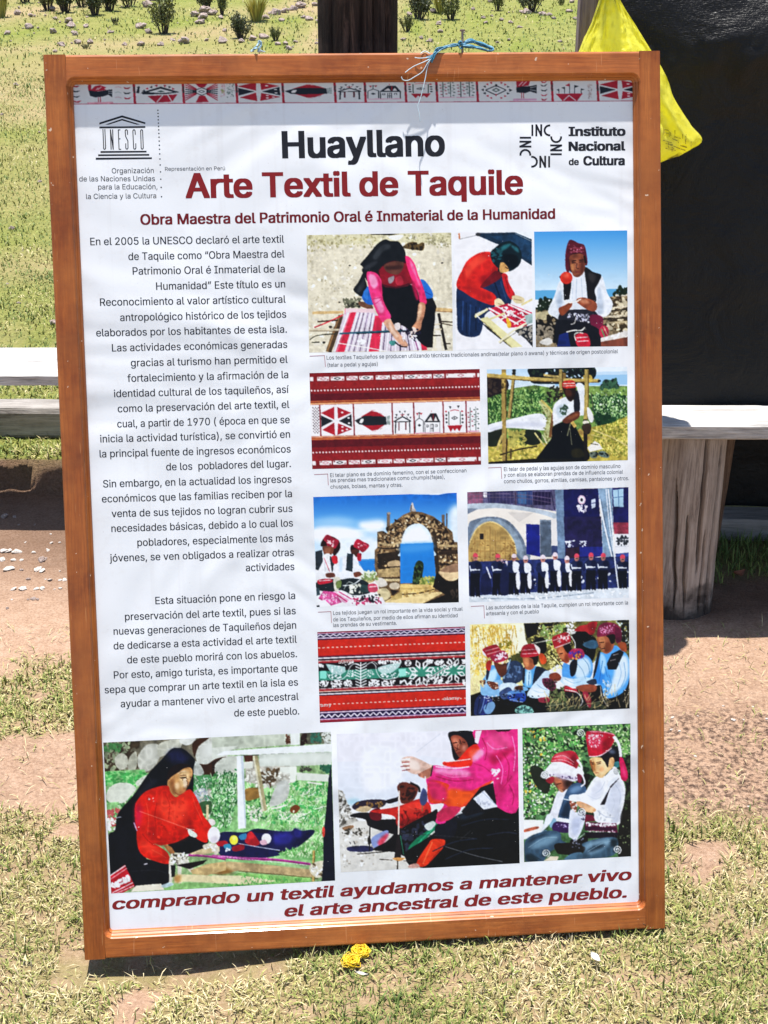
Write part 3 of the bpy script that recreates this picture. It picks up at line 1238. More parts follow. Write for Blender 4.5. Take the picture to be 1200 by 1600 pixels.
draw('''
p 23262b 5 225,100 290,72 352,100 290,130 225,100
f 4a5a54 262,100 290,86 318,100 290,112
f dfe0de 275,100 290,93 304,100 290,106
f 23262b 284,64 296,64 296,80 284,80
f a32434 284,124 296,124 290,140
f 23262b 198,98 214,90 214,106
f 23262b 370,92 390,100 372,110
f 23262b 210,78 226,72 226,86
f 23262b 210,120 226,112 228,126
f a32434 226,64 242,58 242,72
f a32434 228,134 244,128 244,142
f a32434 250,54 266,50 264,64
f a32434 250,146 266,142 266,154
f a32434 316,50 332,54 320,64
f a32434 316,142 332,146 318,154
f a32434 340,60 356,66 340,74
f a32434 340,130 356,136 340,142
f 23262b 358,74 374,80 358,86
f 23262b 356,114 374,120 358,128
f a32434 414,45 500,42 490,72 450,78 416,84
p dfe0de 4 430,74 455,48
p dfe0de 4 450,74 478,46
f 23262b 414,84 450,78 500,76 540,68 540,120 500,108 470,118 416,114
p dfe0de 3 500,86 538,78
p dfe0de 3 500,98 538,104
p a32434 4 446,116 448,150
p a32434 4 458,116 460,150
f c89ab0 395,152 540,150 540,162 395,164
f a32434 565,44 585,52 606,42 592,56 572,56
f 23262b 563,66 583,74 606,62 592,78 572,78
f 23262b 565,96 585,102 608,94 594,108 572,106
f a32434 565,124 585,132 608,122 594,136 574,136
f a32434 568,150 586,158 608,148 594,162 574,162
f a32434 658,122 826,120 790,164 700,166
p dfe0de 5 705,164 740,132 782,164
p 23262b 4 742,60 744,120
p 23262b 4 712,80 712,120
p 23262b 4 774,70 774,120
p 23262b 4 678,95 678,120
p 23262b 4 815,90 816,120
f a32434 716,72 744,58 744,78
f 23262b 692,86 712,80 712,94
f 23262b 664,98 678,92 678,106
f 23262b 776,70 802,76 776,86
f 23262b 816,90 836,96 816,102
k b8a8a4 40 5 858,60 880,60 880,150 860,150
''')
# -- man at a pedal loom
T(755, 565, 5)
grad('b4d2ec', 'd8e6f0', 20, 20, 1140, 210)
draw('''
f 9cc4e6 560,110 1140,100 1140,180 560,190
f e2ecf4 860,35 1140,30 1140,75 860,80
m 6a8446 .35 8 20,262 250,205 400,183 540,205 830,190 1140,190 1140,640 20,680
k 35562e 320 15 30,280 250,230 430,210 540,300 520,480 30,500
h 9cc078 170 40 5 .2 30,300 250,250 430,230 520,480 30,500
h 24481f 140 44 5 0 30,300 250,250 430,230 520,480 30,500
k 94b070 140 8 30,280 250,230 430,210 540,300 520,480 30,500
k 274a26 260 16 830,260 1135,240 1135,430 900,540
h a8c890 150 44 5 .2 830,240 1135,230 1135,440 880,500
h 1f3f24 130 44 5 0 830,240 1135,230 1135,440 880,500
k 9cbc80 140 8 830,220 1135,200 1135,440 880,500
k dfe8d4 60 6 830,220 1135,240 1135,400 880,420
k 7a9450 90 12 830,200 1135,195 1135,260 830,260
k 1c3a22 50 22 870,420 1020,420 1000,540 900,540
m b2a24e .25 6 20,660 240,590 500,640 800,520 1000,480 1140,420 1140,790 20,800
h e0d078 200 34 5 .6 860,540 1130,450 1130,760 840,700
h 6a7430 160 30 5 -.2 860,540 1130,450 1130,760 840,700
k d4c46c 160 8 860,540 1130,430 1130,760 840,700
k 8a8a3c 130 10 860,540 1130,430 1130,760 840,700
k 8a8840 120 12 40,680 430,620 440,760 40,770
k d0bc66 120 12 40,680 430,620 440,760 40,770
k 3a4a24 60 16 200,540 440,540 430,640 200,660
c 22261a 30,560 150,530 140,640 40,660
c 1e2418 290,540 440,545 440,640 330,640
k a8a058 90 14 190,540 330,540 330,660 200,660
c 13181a 345,62 400,42 520,38 640,38 830,34 878,60 872,120 800,182 700,172 400,172 360,110
k b8d0e4 26 10 480,60 760,50 800,150 420,170
k 2a3a2c 40 14 360,50 860,45 860,150 380,150
c 241a1a 28,125 180,135 188,222 90,262 30,272
k 3c3028 20 16 40,140 180,140 170,230 50,250
e 1e2a24 30,34 960,170 1020,165
e 1e2a24 22,20 990,190 1040,190 935,190
k 3a5a44 30 14 920,150 1060,140 1060,210 920,210
l a8935a 24 240,60 225,220 200,440
l 4a3a20 6 250,80 236,220 212,440
e 20201c 16,12 240,70 238,92
l a08850 34 160,60 160,400 165,785
l 5e4c28 9 176,100 176,400 182,785
k 4a3c20 26 9 145,110 180,110 182,780 150,780
c ecedf2 30,497 250,440 425,404 492,440 502,532 180,516 35,552
s d4d6e2 3 60,520 180,485 400,470 480,500 200,510 60,540
l a08850 30 162,380 164,785
l bca868 20 160,560 130,620 110,690
l 3a2c18 12 185,600 178,780
l 5a4a2c 14 215,680 215,760
l 3a3420 12 130,730 260,690 420,660
l b8a060 28 28,105 300,128 500,140 905,150
l 6a5428 8 28,122 300,144 500,154 905,162
e 1a1a18 14,9 905,150
l c8b070 18 468,104 560,116 625,116
c c8ac58 140,95 175,90 180,125 150,125
c c8ac58 780,110 840,105 850,150 800,165
c 8a7040 590,95 640,90 640,130 600,135
l a8945c 26 602,60 606,290
l 5a4a28 7 616,70 618,290
k 2a2a20 30 14 500,200 620,190 610,300 500,320
f b4b684 430,310 470,300 545,400 545,600 490,640 470,560 500,440
k 7a7a48 40 9 440,320 540,400 540,600 490,620
l c0b068 16 448,298 520,370 545,420
l c8bc84 12 400,555 440,610 480,660
l e0dab8 10 460,570 495,640
l 6a4a2c 22 545,400 520,590
c e8ebef 550,340 640,275 700,300 740,230 782,240 792,400 740,425 620,462 560,502 545,480
s b8c4cc 3 570,360 640,330 650,400 590,440
k 3c5040 24 11 600,350 670,340 660,410 600,410
c 1c1c24 708,265 735,225 752,300 752,382 710,392
c e8ecf0 730,170 780,180 790,260 745,250
c 26160f 622,195 716,198 712,275 680,312 645,275
s 4a2a1e 2 640,220 680,220 690,270 650,270
c b4342a 620,158 660,146 706,150 722,192 700,205 625,205
l e8d8d0 6 622,172 715,168
l e8d8d0 5 622,190 720,186
c 0c0c0e 545,505 640,468 700,480 765,600 802,660 802,778 430,790 470,680 530,600
c 5e3424 615,460 690,400 750,390 742,440 660,482
s 8a5438 2 650,440 720,405 740,415 690,450
l c8a860 26 690,470 720,510
l b89858 30 745,530 790,580 830,605
l 7a7a60 8 680,480 655,580
l 8a8a70 5 675,520 690,650
l a89458 34 806,60 806,260 800,450
l 6a5a30 9 820,70 820,260 814,450
l 1e1812 30 795,450 800,775
l 4a4a3a 8 840,240 860,380
c ece9e6 812,355 845,390 862,450 840,475 815,430
l d4c484 10 850,530 1000,590 1130,660
l d4c484 6 840,570 960,600
e e4dcc8 26,16 800,475
l 2a2a28 6 775,490 830,480
c 3a2c20 770,500 840,490 830,560 790,560
f ece6dc 812,672 870,620 905,640 932,682 830,705
l 4a4438 6 835,640 900,650
c 687870 900,705 945,700 985,738 960,752 905,735
c 6a7468 830,710 890,705 885,750 840,750
k 1e2420 20 9 840,710 975,715 970,745 845,745
s 2a2614 2 690,690 760,680 790,740 700,750
f 16140f 40,785 430,755 805,765 805,782 40,802
''')
# -- knitters by the stone arch
T(485, 765, 5)
grad('1c64bc', '7ab8ec', 15, 15, 1170, 320)
grad('a8d0f0', 'dceaf4', 15, 310, 1170, 545)
draw('''
s ffffff 8 30,300 180,275 330,300 420,350 300,400 30,400
s f8fafc 8 370,260 450,245 560,240 600,290 520,330 400,310
s e4f0f8 9 1080,180 1170,130 1170,420 1100,400
s 9cc8ee 9 30,240 200,215 340,240 340,280 30,275
s eaf4fb 8 200,400 500,380 520,500 200,520
f fbfcfd 780,36 1085,10 1180,10 1180,22 1085,24 1000,40
f 2c7cc6 370,545 530,538 530,650 380,640
l 6aaade 5 370,552 530,545
l 6a5a4c 26 608,180 608,330
e a09890 14,10 612,184
l 6a5a4c 22 1036,195 1038,275
l 5a4a40 10 1065,184 1066,295
c b4aeaa 775,168 786,112 798,100 810,140 824,168
l 605850 9 782,168 788,120
m 6e583e .45 5 520,328 560,322 600,340 610,290 660,245 725,195 790,168 870,176 960,208 1030,262 1110,330 1118,405 1150,410 1162,620 1160,884 880,888 560,872 520,720 500,600 500,470 520,450
k 30241a 260 15 530,340 700,210 860,190 1030,270 1130,420 1140,640 990,640 960,420 880,280 760,290 690,470 690,720 530,700
k b49a74 220 11 530,340 700,210 860,190 1030,270 1130,420 1140,640 990,640 960,420 880,280 760,290 690,470 690,720 530,700
k d8c8a8 60 8 530,340 700,210 860,190 1030,270 1130,420 1140,600 990,600 960,420 880,280 760,290 690,470
l 2a2018 9 520,450 600,460 700,450
l c0a880 16 530,415 620,430 700,410
l 2a2018 30 540,520 690,510
m 2e241a .3 4 520,500 695,480 698,560 530,600
c b29a78 600,570 660,550 695,560 695,600 620,610
l 2a2018 8 525,610 695,600
m a08a64 .3 5 520,625 695,605 695,675 530,685
l 2a2018 10 530,690 695,690
l c8b48c 22 540,705 695,705
l 35291c 30 960,330 980,480 995,650
l 2a2018 14 1000,470 1150,480
m 3a2c20 .3 5 1000,480 1150,470 1155,500 1000,510
l b8a078 18 1000,435 1150,440
l 2a2018 10 1000,580 1155,590
c d2e6f4 702,480 718,370 755,295 830,264 890,285 938,350 958,460 962,520 700,520
s fbfdfe 6 720,400 780,300 860,290 930,360 940,400
f 2c80ce 700,420 956,410 974,610 980,722 700,732
s 4a96dc 6 720,430 940,420 940,470 720,490
l a8d4f0 5 702,420 955,411
c 26341f 798,742 812,600 842,553 882,580 872,680 862,742
k 445a36 40 12 810,600 870,580 862,735 805,735
k 161e12 24 12 810,600 870,580 862,735 805,735
k b8b468 60 13 860,690 970,680 965,745 860,745
k 6a7a3c 30 10 860,690 970,680 965,745 860,745
f d8ba7a 700,738 975,742 965,795 740,815 690,840
m e2c892 .12 6 570,882 700,805 1050,800 880,888
l 3a2c1a 9 708,818 850,808 965,778
l b89a60 12 720,775 950,768
k b4945a 40 9 600,860 1000,800 1000,750 720,760
f 1a1511 985,640 1060,712 1160,690 1162,882 880,890 1052,820 955,760
c d8bc94 1000,640 1150,635 1158,690 1080,712
c 8a6e58 1060,600 1150,575 1155,640 1020,640
k 3a3028 12 14 1090,790 1150,780 1150,860 1100,860
e cfc0a8 42,28 655,752
e b8a67c 46,30 455,700
e 8a8450 36,22 500,690
c d8d0c4 500,700 560,690 600,740 540,760
c d0c098 520,790 590,770 625,830 560,870
f 2a201a 620,780 690,790 640,830
c b8a06a 630,850 700,800 712,845 640,862
k cfd8c0 40 13 380,620 520,640 520,700 380,690
k 7a8a5a 30 12 400,640 520,650 520,720 400,700
c 24100f 80,440 100,380 140,355 220,395 232,455 205,500 180,515 150,440
c 8c2034 100,385 130,350 185,378 222,400 190,460 135,440 120,410
k e8b8bc 20 8 125,385 185,395 180,440 135,425
c 6a4030 95,445 140,440 182,455 170,500 130,522 105,500
s 8a5a44 2 110,460 150,455 150,495 125,505
c ececee 95,520 150,500 175,560 215,600 225,680 190,700 45,690 50,640
f 2a3036 38,482 92,468 98,560 62,628 40,622
c 2a3036 150,518 185,560 170,645 160,600
l b8bcc4 5 110,540 115,640
l b04050 5 105,530 150,640
c b42430 165,522 205,518 212,570 178,575
c f0f0f4 180,590 215,620 225,690 185,690
c 2a1614 310,450 330,430 380,470 360,510 320,500
c a8243a 335,440 362,385 410,405 458,435 412,487 380,470
k e4a8b0 12 7 370,400 440,430 410,470 360,450
c 4e2c22 318,470 372,470 362,522 330,532
c eef0f6 212,530 240,515 290,520 330,500 360,540 380,590 415,640 350,695 240,702 225,620
s bcd4ea 3 225,540 245,530 245,620 230,640
f 28323a 285,495 332,500 328,642 275,628
l dfe6f0 4 370,560 410,630
c b42438 365,500 396,500 392,555 366,548
c 6a3c2c 335,650 380,640 400,665 350,685
c 6a3c2c 120,655 180,650 190,680 130,685
c 1e262a 40,730 120,700 240,700 330,690 440,720 470,800 340,825 240,785 150,800 60,780
c b8283c 60,705 150,695 170,720 70,740
l f0e8e8 6 65,712 160,705
c d8d4c4 180,690 230,690 220,780 190,790
c 6a7a48 200,720 240,710 235,760 205,770
l d8dcdc 7 250,750 330,740 390,700
k e4e4d4 40 11 300,740 420,740 410,810 310,810
l cfd4cc 4 260,780 300,720 370,760
c 2e4444 400,740 460,760 450,800 390,800
m c8548c .3 4 62,850 100,790 190,800 245,880 160,908
k f0c0d8 60 6 80,810 220,820 220,890 90,890
f dca8c0 185,790 230,800 330,860 310,900 250,880
l b43468 10 190,810 300,885
l f4e8ee 8 205,800 320,870
l b43468 7 220,795 330,860
f e8e4e8 300,860 560,840 580,885 260,910
k a83a60 40 12 310,850 560,840 560,890 300,900
k 1c1c24 22 12 330,830 540,820 520,880 330,870
c b84a60 450,742 510,738 522,792 460,800
l f4e4e4 6 455,760 515,755
f f0eef0 55,880 110,860 160,905 60,915
f 3a4a52 45,770 70,770 75,820 48,830
f 16181a 48,905 70,903 72,918 50,920
''')
# -- row of village authorities
T(725, 755, 4.4444)
draw('''
f f0e6da 15,25 1150,25 1150,900 15,900
m 5e5a78 .3 6 15,40 635,40 635,195 440,165 200,140 15,150
f 3a3658 150,50 340,50 350,140 170,138
m 8a5a72 .3 5 20,62 130,60 130,140 25,142
f 34406c 360,50 470,50 470,150 365,146
f 4a6a94 370,60 430,60 430,145 375,140
f 241c3c 475,60 600,60 600,150 480,150
f f8f4f4 133,64 158,62 158,98 135,100
l 7a6a80 4 20,80 350,75 630,110
l 6a5a70 4 20,105 350,98 630,140
''')
for x in range(30, 630, 24):
    draw('l 6a6278 2.5 %d,60 %d,%d' % (x, x, 145+int(max(0, x-300)*.12)))
draw('''
l 4a3a50 7 355,60 358,150
l 34304c 8 600,50 628,185
c b4bfca 15,146 200,138 320,148 440,165 560,190 645,215 642,250 560,222 450,196 320,180 200,172 15,186
f 7a8494 15,172 100,176 25,215 15,215
f d8d0c8 300,200 480,205 380,270
c 6c7888 28,540 28,300 80,250 190,230 300,258 380,340 424,430 432,540
c 8896a4 40,380 100,270 190,244 290,275 370,360 410,460 405,520 365,480 330,380 270,300 180,262 100,300
c b4965e 38,545 38,420 90,312 180,266 270,308 338,395 362,500 362,545
l dcc48a 9 40,410 90,312 180,267 270,308 338,395 362,490
''')
for x in (75, 110, 145, 180, 215, 250, 285, 320):
    draw('l 8a6c40 4 %d,%d %d,540' % (x, 300+abs(x-180)*.75, x))
draw('''
l 9a7a4a 5 45,400 335,400
l 9a7a4a 5 40,470 355,470
k 8a6c40 60 9 50,410 350,410 355,540 45,540
f 231c1c 108,348 136,348 136,388 108,388
f 1f2678 428,282 522,286 526,510 432,490
m 5a6676 .2 6 524,250 602,254 607,510 528,510
f 7a8694 524,250 602,254 602,266 524,262
f e4dfdb 602,250 640,240 650,440 607,430
f 39456a 607,430 650,435 650,500 607,500
m 7186a0 .2 6 628,46 690,42 702,540 650,540 640,230
f 1b1a4c 688,42 930,36 962,505 702,540
m 241f44 .3 8 690,230 950,230 960,440 700,440
f 262c78 800,440 960,440 962,500 800,510
m 2a1c2c .4 8 704,450 800,440 800,520 704,540
e fdeef4 27,32 815,115
e d898b8 24,28 815,115
e ffffff 20,24 815,115
e 2a1830 10,12 815,115
k f0e8f0 20 9 780,150 850,150 850,205 780,205
l e8e0e8 7 785,160 800,200
l e8e0e8 7 838,150 845,195
f cfd8e8 882,115 912,105 910,165 884,178
l 1b1a4c 5 884,140 912,135
l dfe4ee 5 702,400 715,410
k dfe4ee 14 8 700,395 760,395 760,450 700,445
l dfe4ee 5 800,402 850,402
k dfe4ee 12 7 800,402 850,402 848,440 806,440
m 8299b0 .2 6 928,36 1028,33 1042,560 962,540 955,230
f 201f54 1028,32 1146,26 1146,275 1036,272
f a6c6da 1032,48 1106,38 1108,165 1040,162
l 44608a 4 1070,42 1075,165
l 44608a 4 1035,100 1106,92
m 8c3a4a .3 5 1034,272 1146,272 1146,352 1042,350
f e9e9ee 1042,350 1146,350 1146,492 1050,492
k 30343c 26 11 1055,370 1140,370 1140,425 1060,430
l b4b8c0 4 1050,440 1146,436
f 3a4a8a 1050,488 1146,480 1146,540 1060,540
l f0f2f6 9 940,110 975,300 1040,560
l e4e8ee 6 985,40 1010,300 1050,560
l 5a6a80 4 950,110 985,300 1046,560
l f0f2f6 8 1000,40 1025,280 1060,700
m 27315f .3 8 28,545 1146,505 1146,730 28,788
m d4dbe2 .12 6 28,782 1146,722 1146,795 28,830
l 8a96a4 6 120,800 500,800 900,760
k f8fafc 50 10 35,795 1140,730 1140,790 60,820
k 16183a 90 16 40,620 1140,560 1140,700 40,760
k dfe4f0 60 9 130,680 1140,600 1140,680 140,740
k d8b0b8 14 8 230,520 300,520 300,560 230,560
''')
_pp = [(78, 495, 790, 0), (150, 560, 770, 3), (232, 500, 780, 0), (285, 520, 770, 3), (345, 500, 775, 1), (425, 512, 768, 1), (545, 508, 765, 2), (630, 490, 755, 1),
       (712, 515, 750, 1), (780, 498, 748, 0), (880, 492, 742, 0), (965, 495, 738, 0), (1100, 505, 732, 0)]
for x, yt, yb, k in _pp:
    h = yb-yt
    if k == 3:
        draw('c 1a1e40 %f,%f %f,%f %f,%f %f,%f\nl e4e6f0 9 %f,%f %f,%f' % (x-30, yt+90, x+20, yt+70, x+40, yb-20, x-30, yb, x+5, yt+20, x+35, yt+100))
        continue
    draw('f 0e0e1c %f,%f %f,%f %f,%f %f,%f %f,%f %f,%f %f,%f' % (x-34, yt+h*.38, x+34, yt+h*.38, x+30, yt+h*.7, x+34, yb, x+6, yb, x-2, yt+h*.75, x-6, yb))
    draw('f 0e0e1c %f,%f %f,%f %f,%f %f,%f' % (x-34, yt+h*.38, x+2, yt+h*.4, x-4, yb, x-36, yb-3))
    draw('c 1c2444 %f,%f %f,%f %f,%f %f,%f %f,%f' % (x-42, yt+h*.22, x, yt+h*.14, x+42, yt+h*.2, x+40, yt+h*.42, x-40, yt+h*.42))
    if k in (1, 2):
        draw('c eef0f6 %f,%f %f,%f %f,%f %f,%f' % (x-8, yt+h*.16, x+34, yt+h*.2, x+36, yt+h*.38, x-2, yt+h*.42))
        draw('c f2f2f6 %f,%f %f,%f %f,%f %f,%f' % (x+14, yt+h*.5, x+36, yt+h*.42, x+40, yt+h*.82, x+20, yt+h*.82))
        draw('l 1c2444 12 %f,%f %f,%f' % (x-34, yt+h*.25, x-6, yt+h*.45))
    else:
        draw('l e8ecf4 11 %f,%f %f,%f' % (x-30, yt+h*.36, x+30, yt+h*.35))
        draw('c 101430 %f,%f %f,%f %f,%f %f,%f' % (x+2, yt+h*.2, x+30, yt+h*.18, x+38, yt+h*.32, x+6, yt+h*.34))
        draw('l e0e6f2 7 %f,%f %f,%f' % (x-38, yt+h*.26, x-30, yt+h*.4))
    if k == 2:
        draw('c 141a38 %f,%f %f,%f %f,%f' % (x-20, yt+h*.45, x+20, yt+h*.4, x+10, yt+h*.6))
    draw('c a8746a %f,%f %f,%f %f,%f %f,%f' % (x-14, yt+12, x+14, yt+10, x+13, yt+36, x-10, yt+40))
    draw('c %s %f,%f %f,%f %f,%f %f,%f' % ('c84a5c' if k == 0 else 'e8d8e0', x-16, yt+14, x-8, yt-10, x+12, yt-8, x+17, yt+14))
    draw('l 2a1a20 4 %f,%f %f,%f' % (x-6, yt+24, x+8, yt+23))
    draw('e e8ecf2 7,4 %f,%f %f,%f' % (x-20, yb, x+18, yb-1))
draw('''
f ffffff 15,830 1150,795 1150,900 15,900
l e4e8f0 9 1035,430 1060,640 1072,730
''')
# -- red band with green birds
P8Q = ((495.8, 987.7), (726.5, 978.8), (728.5, 1119), (500, 1129.4))
Q(*P8Q, 1105, 675)
draw('''
f 7a2434 -5,-5 1110,-5 1110,12 -5,12
f e0c4d8 -5,10 1110,8 1110,15 -5,16
m 1c1638 .3 5 -5,15 1110,15 1110,42 -5,42
f e8d4e4 -5,43 1110,43 1110,50 -5,50
f 3a1634 -5,50 1110,50 1110,60 -5,60
m be2c1c .10 5 -5,60 1110,60 1110,176 -5,176
f 7c1c30 -5,176 1110,176 1110,184 -5,184
f 2a1830 -5,184 1110,184 1110,190 -5,190
f f0e8ec -5,190 1110,190 1110,198 -5,198
f 1c1624 -5,199 1110,199 1110,212 -5,212
f e4b4a8 -5,213 1110,213 1110,218 -5,218
m 9a2c34 .1 5 -5,218 1110,218 1110,232 -5,232
m 191216 .3 5 -5,232 1110,232 1110,420 -5,420
f 3c8470 -5,290 1110,290 1110,362 -5,362
m 9a2c34 .1 5 -5,424 1110,424 1110,440 -5,440
f f0c8b4 -5,440 1110,440 1110,446 -5,446
f 1c1624 -5,447 1110,447 1110,458 -5,458
f f0e8ec -5,458 1110,458 1110,467 -5,467
f 2a1830 -5,467 1110,467 1110,474 -5,474
m c02c1c .10 5 -5,474 1110,474 1110,590 -5,590
f 4a1838 -5,588 1110,588 1110,596 -5,596
f ecd8e8 -5,596 1110,596 1110,604 -5,604
m 221640 .3 5 -5,604 1110,604 1110,646 -5,646
f c8a8cc -5,646 1110,646 1110,652 -5,652
m 8a2438 .1 5 -5,654 1110,654 1110,680 -5,680
''')
for i in range(24):
    u = i*48
    draw('p f4ecf4 7 %d,36 %d,20 %d,36' % (u-4, u+22, u+48))
    draw('p f4ecf4 8 %d,640 %d,614 %d,640' % (u-8, u+18, u+44))
for i in range(34):
    u = i*34
    draw('f f0d8d0 %d,114 %d,114 %d,121 %d,121' % (u, u+18, u+18, u))
    draw('f f0d8d0 %d,536 %d,536 %d,543 %d,543' % (u+2, u+20, u+20, u+2))
T(490, 970, 4.8)
draw('''
f 8adcc8 48,376 90,374 100,392 98,420 92,434 48,432
f a8c8c4 90,322 150,330 235,345 240,380 200,405 140,400 110,360
k e8f0ee 40 5 110,330 230,345 220,395 140,390
c 2c6a5c 98,392 140,400 210,410 200,440 140,436 105,425
l e8f0ee 5 100,395 130,436 200,440 245,410 270,350 300,322 340,326
k e8f0ee 24 7 110,400 210,405 200,430 120,430
f b4d0cc 478,352 520,335 660,305 640,345 590,385 520,400 485,375
k eef4f2 40 5 490,350 640,315 600,370 500,390
c 2c6a5c 480,395 520,402 600,385 635,380 630,412 560,436 500,425
l eef4f2 5 390,334 430,312 462,335 470,380 500,425 545,438 620,425 640,390
l eef4f2 4 430,312 450,306 480,330
f 9ae0d0 636,362 690,358 692,412 640,418
k eef4f2 24 7 500,395 620,390 610,425 510,425
p f0f0ee 6 352,310 352,500
''')
for i in range(8):
    y = 322+i*22
    draw('p e8eeec 7 312,%d 350,%d 396,%d' % (y-2, y+14, y-8))
def flower(cx, cy, r):
    for a in range(8):
        t = a*np.pi/4+.39
        c, s_ = np.cos(t), np.sin(t)
        pts = [(cx+c*r*.25, cy+s_*r*.25), (cx+np.cos(t-.28)*r*.7, cy+np.sin(t-.28)*r*.7), (cx+c*r, cy+s_*r), (cx+np.cos(t+.28)*r*.7, cy+np.sin(t+.28)*r*.7)]
        draw('f eef0ee '+' '.join('%f,%f' % p for p in pts))
        pts = [(cx+c*r*.5, cy+s_*r*.5), (cx+np.cos(t-.14)*r*.7, cy+np.sin(t-.14)*r*.7), (cx+c*r*.85, cy+s_*r*.85), (cx+np.cos(t+.14)*r*.7, cy+np.sin(t+.14)*r*.7)]
        draw('f %s ' % ('2c6a5c' if abs(s_) < .5 else '191216')+' '.join('%f,%f' % p for p in pts))
flower(808, 392, 108)
flower(1048, 372, 100)
draw('''
p eef0ee 12 800,470 1060,310
p 191216 4 808,466 1056,314
''')
for i in range(9):
    x = 850+i*24; y = 425-i*15
    draw('f eef0ee %d,%d %d,%d %d,%d' % (x, y-24, x+12, y-36, x+14, y-6))
    draw('f eef0ee %d,%d %d,%d %d,%d' % (x, y+30, x+16, y+34, x+16, y+4))
draw('''
e eef0ee 26,24 706,316
p 191216 4 690,300 722,332
p 191216 4 722,300 690,332
p 191216 4 706,292 706,340
k eef0ee 26 9 850,290 890,290 890,320 850,320
k eef0ee 30 9 910,300 970,292 970,330 910,335
k eef0ee 30 9 895,430 970,420 960,470 895,475
k eef0ee 16 9 985,440 1012,440 1010,470 985,470
k eef0ee 30 8 480,295 560,295 540,320 490,325
k eef0ee 20 8 565,300 660,296 650,315 570,320
l eef0ee 12 645,470 680,445 700,475 735,445
e eef0ee 10,10 652,455 725,470
l eef0ee 10 50,470 75,450 90,490 110,455
k eef0ee 20 8 40,445 110,445 108,500 45,500
k eef0ee 40 8 130,450 215,445 210,495 135,495
p eef0ee 5 172,445 172,500
k eef0ee 46 8 230,445 285,445 285,490 225,490
k eef0ee 44 8 415,440 490,440 485,490 415,490
k eef0ee 46 8 510,450 610,445 600,490 515,490
p eef0ee 5 548,440 548,498
p eef0ee 6 318,498 395,494
k eef0ee 26 7 40,325 70,325 70,345 40,345
k eef0ee 14 7 235,330 300,300 300,312 240,340
k eef0ee 30 8 1115,290 1138,290 1138,320 1115,325
k eef0ee 20 8 1120,440 1140,440 1140,480 1120,480
k e8f4ee 30 6 250,375 310,370 310,420 250,420
k e8f4ee 26 6 400,370 450,370 450,420 400,420
k e8f4ee 20 6 690,385 760,385 760,405 690,405
''')
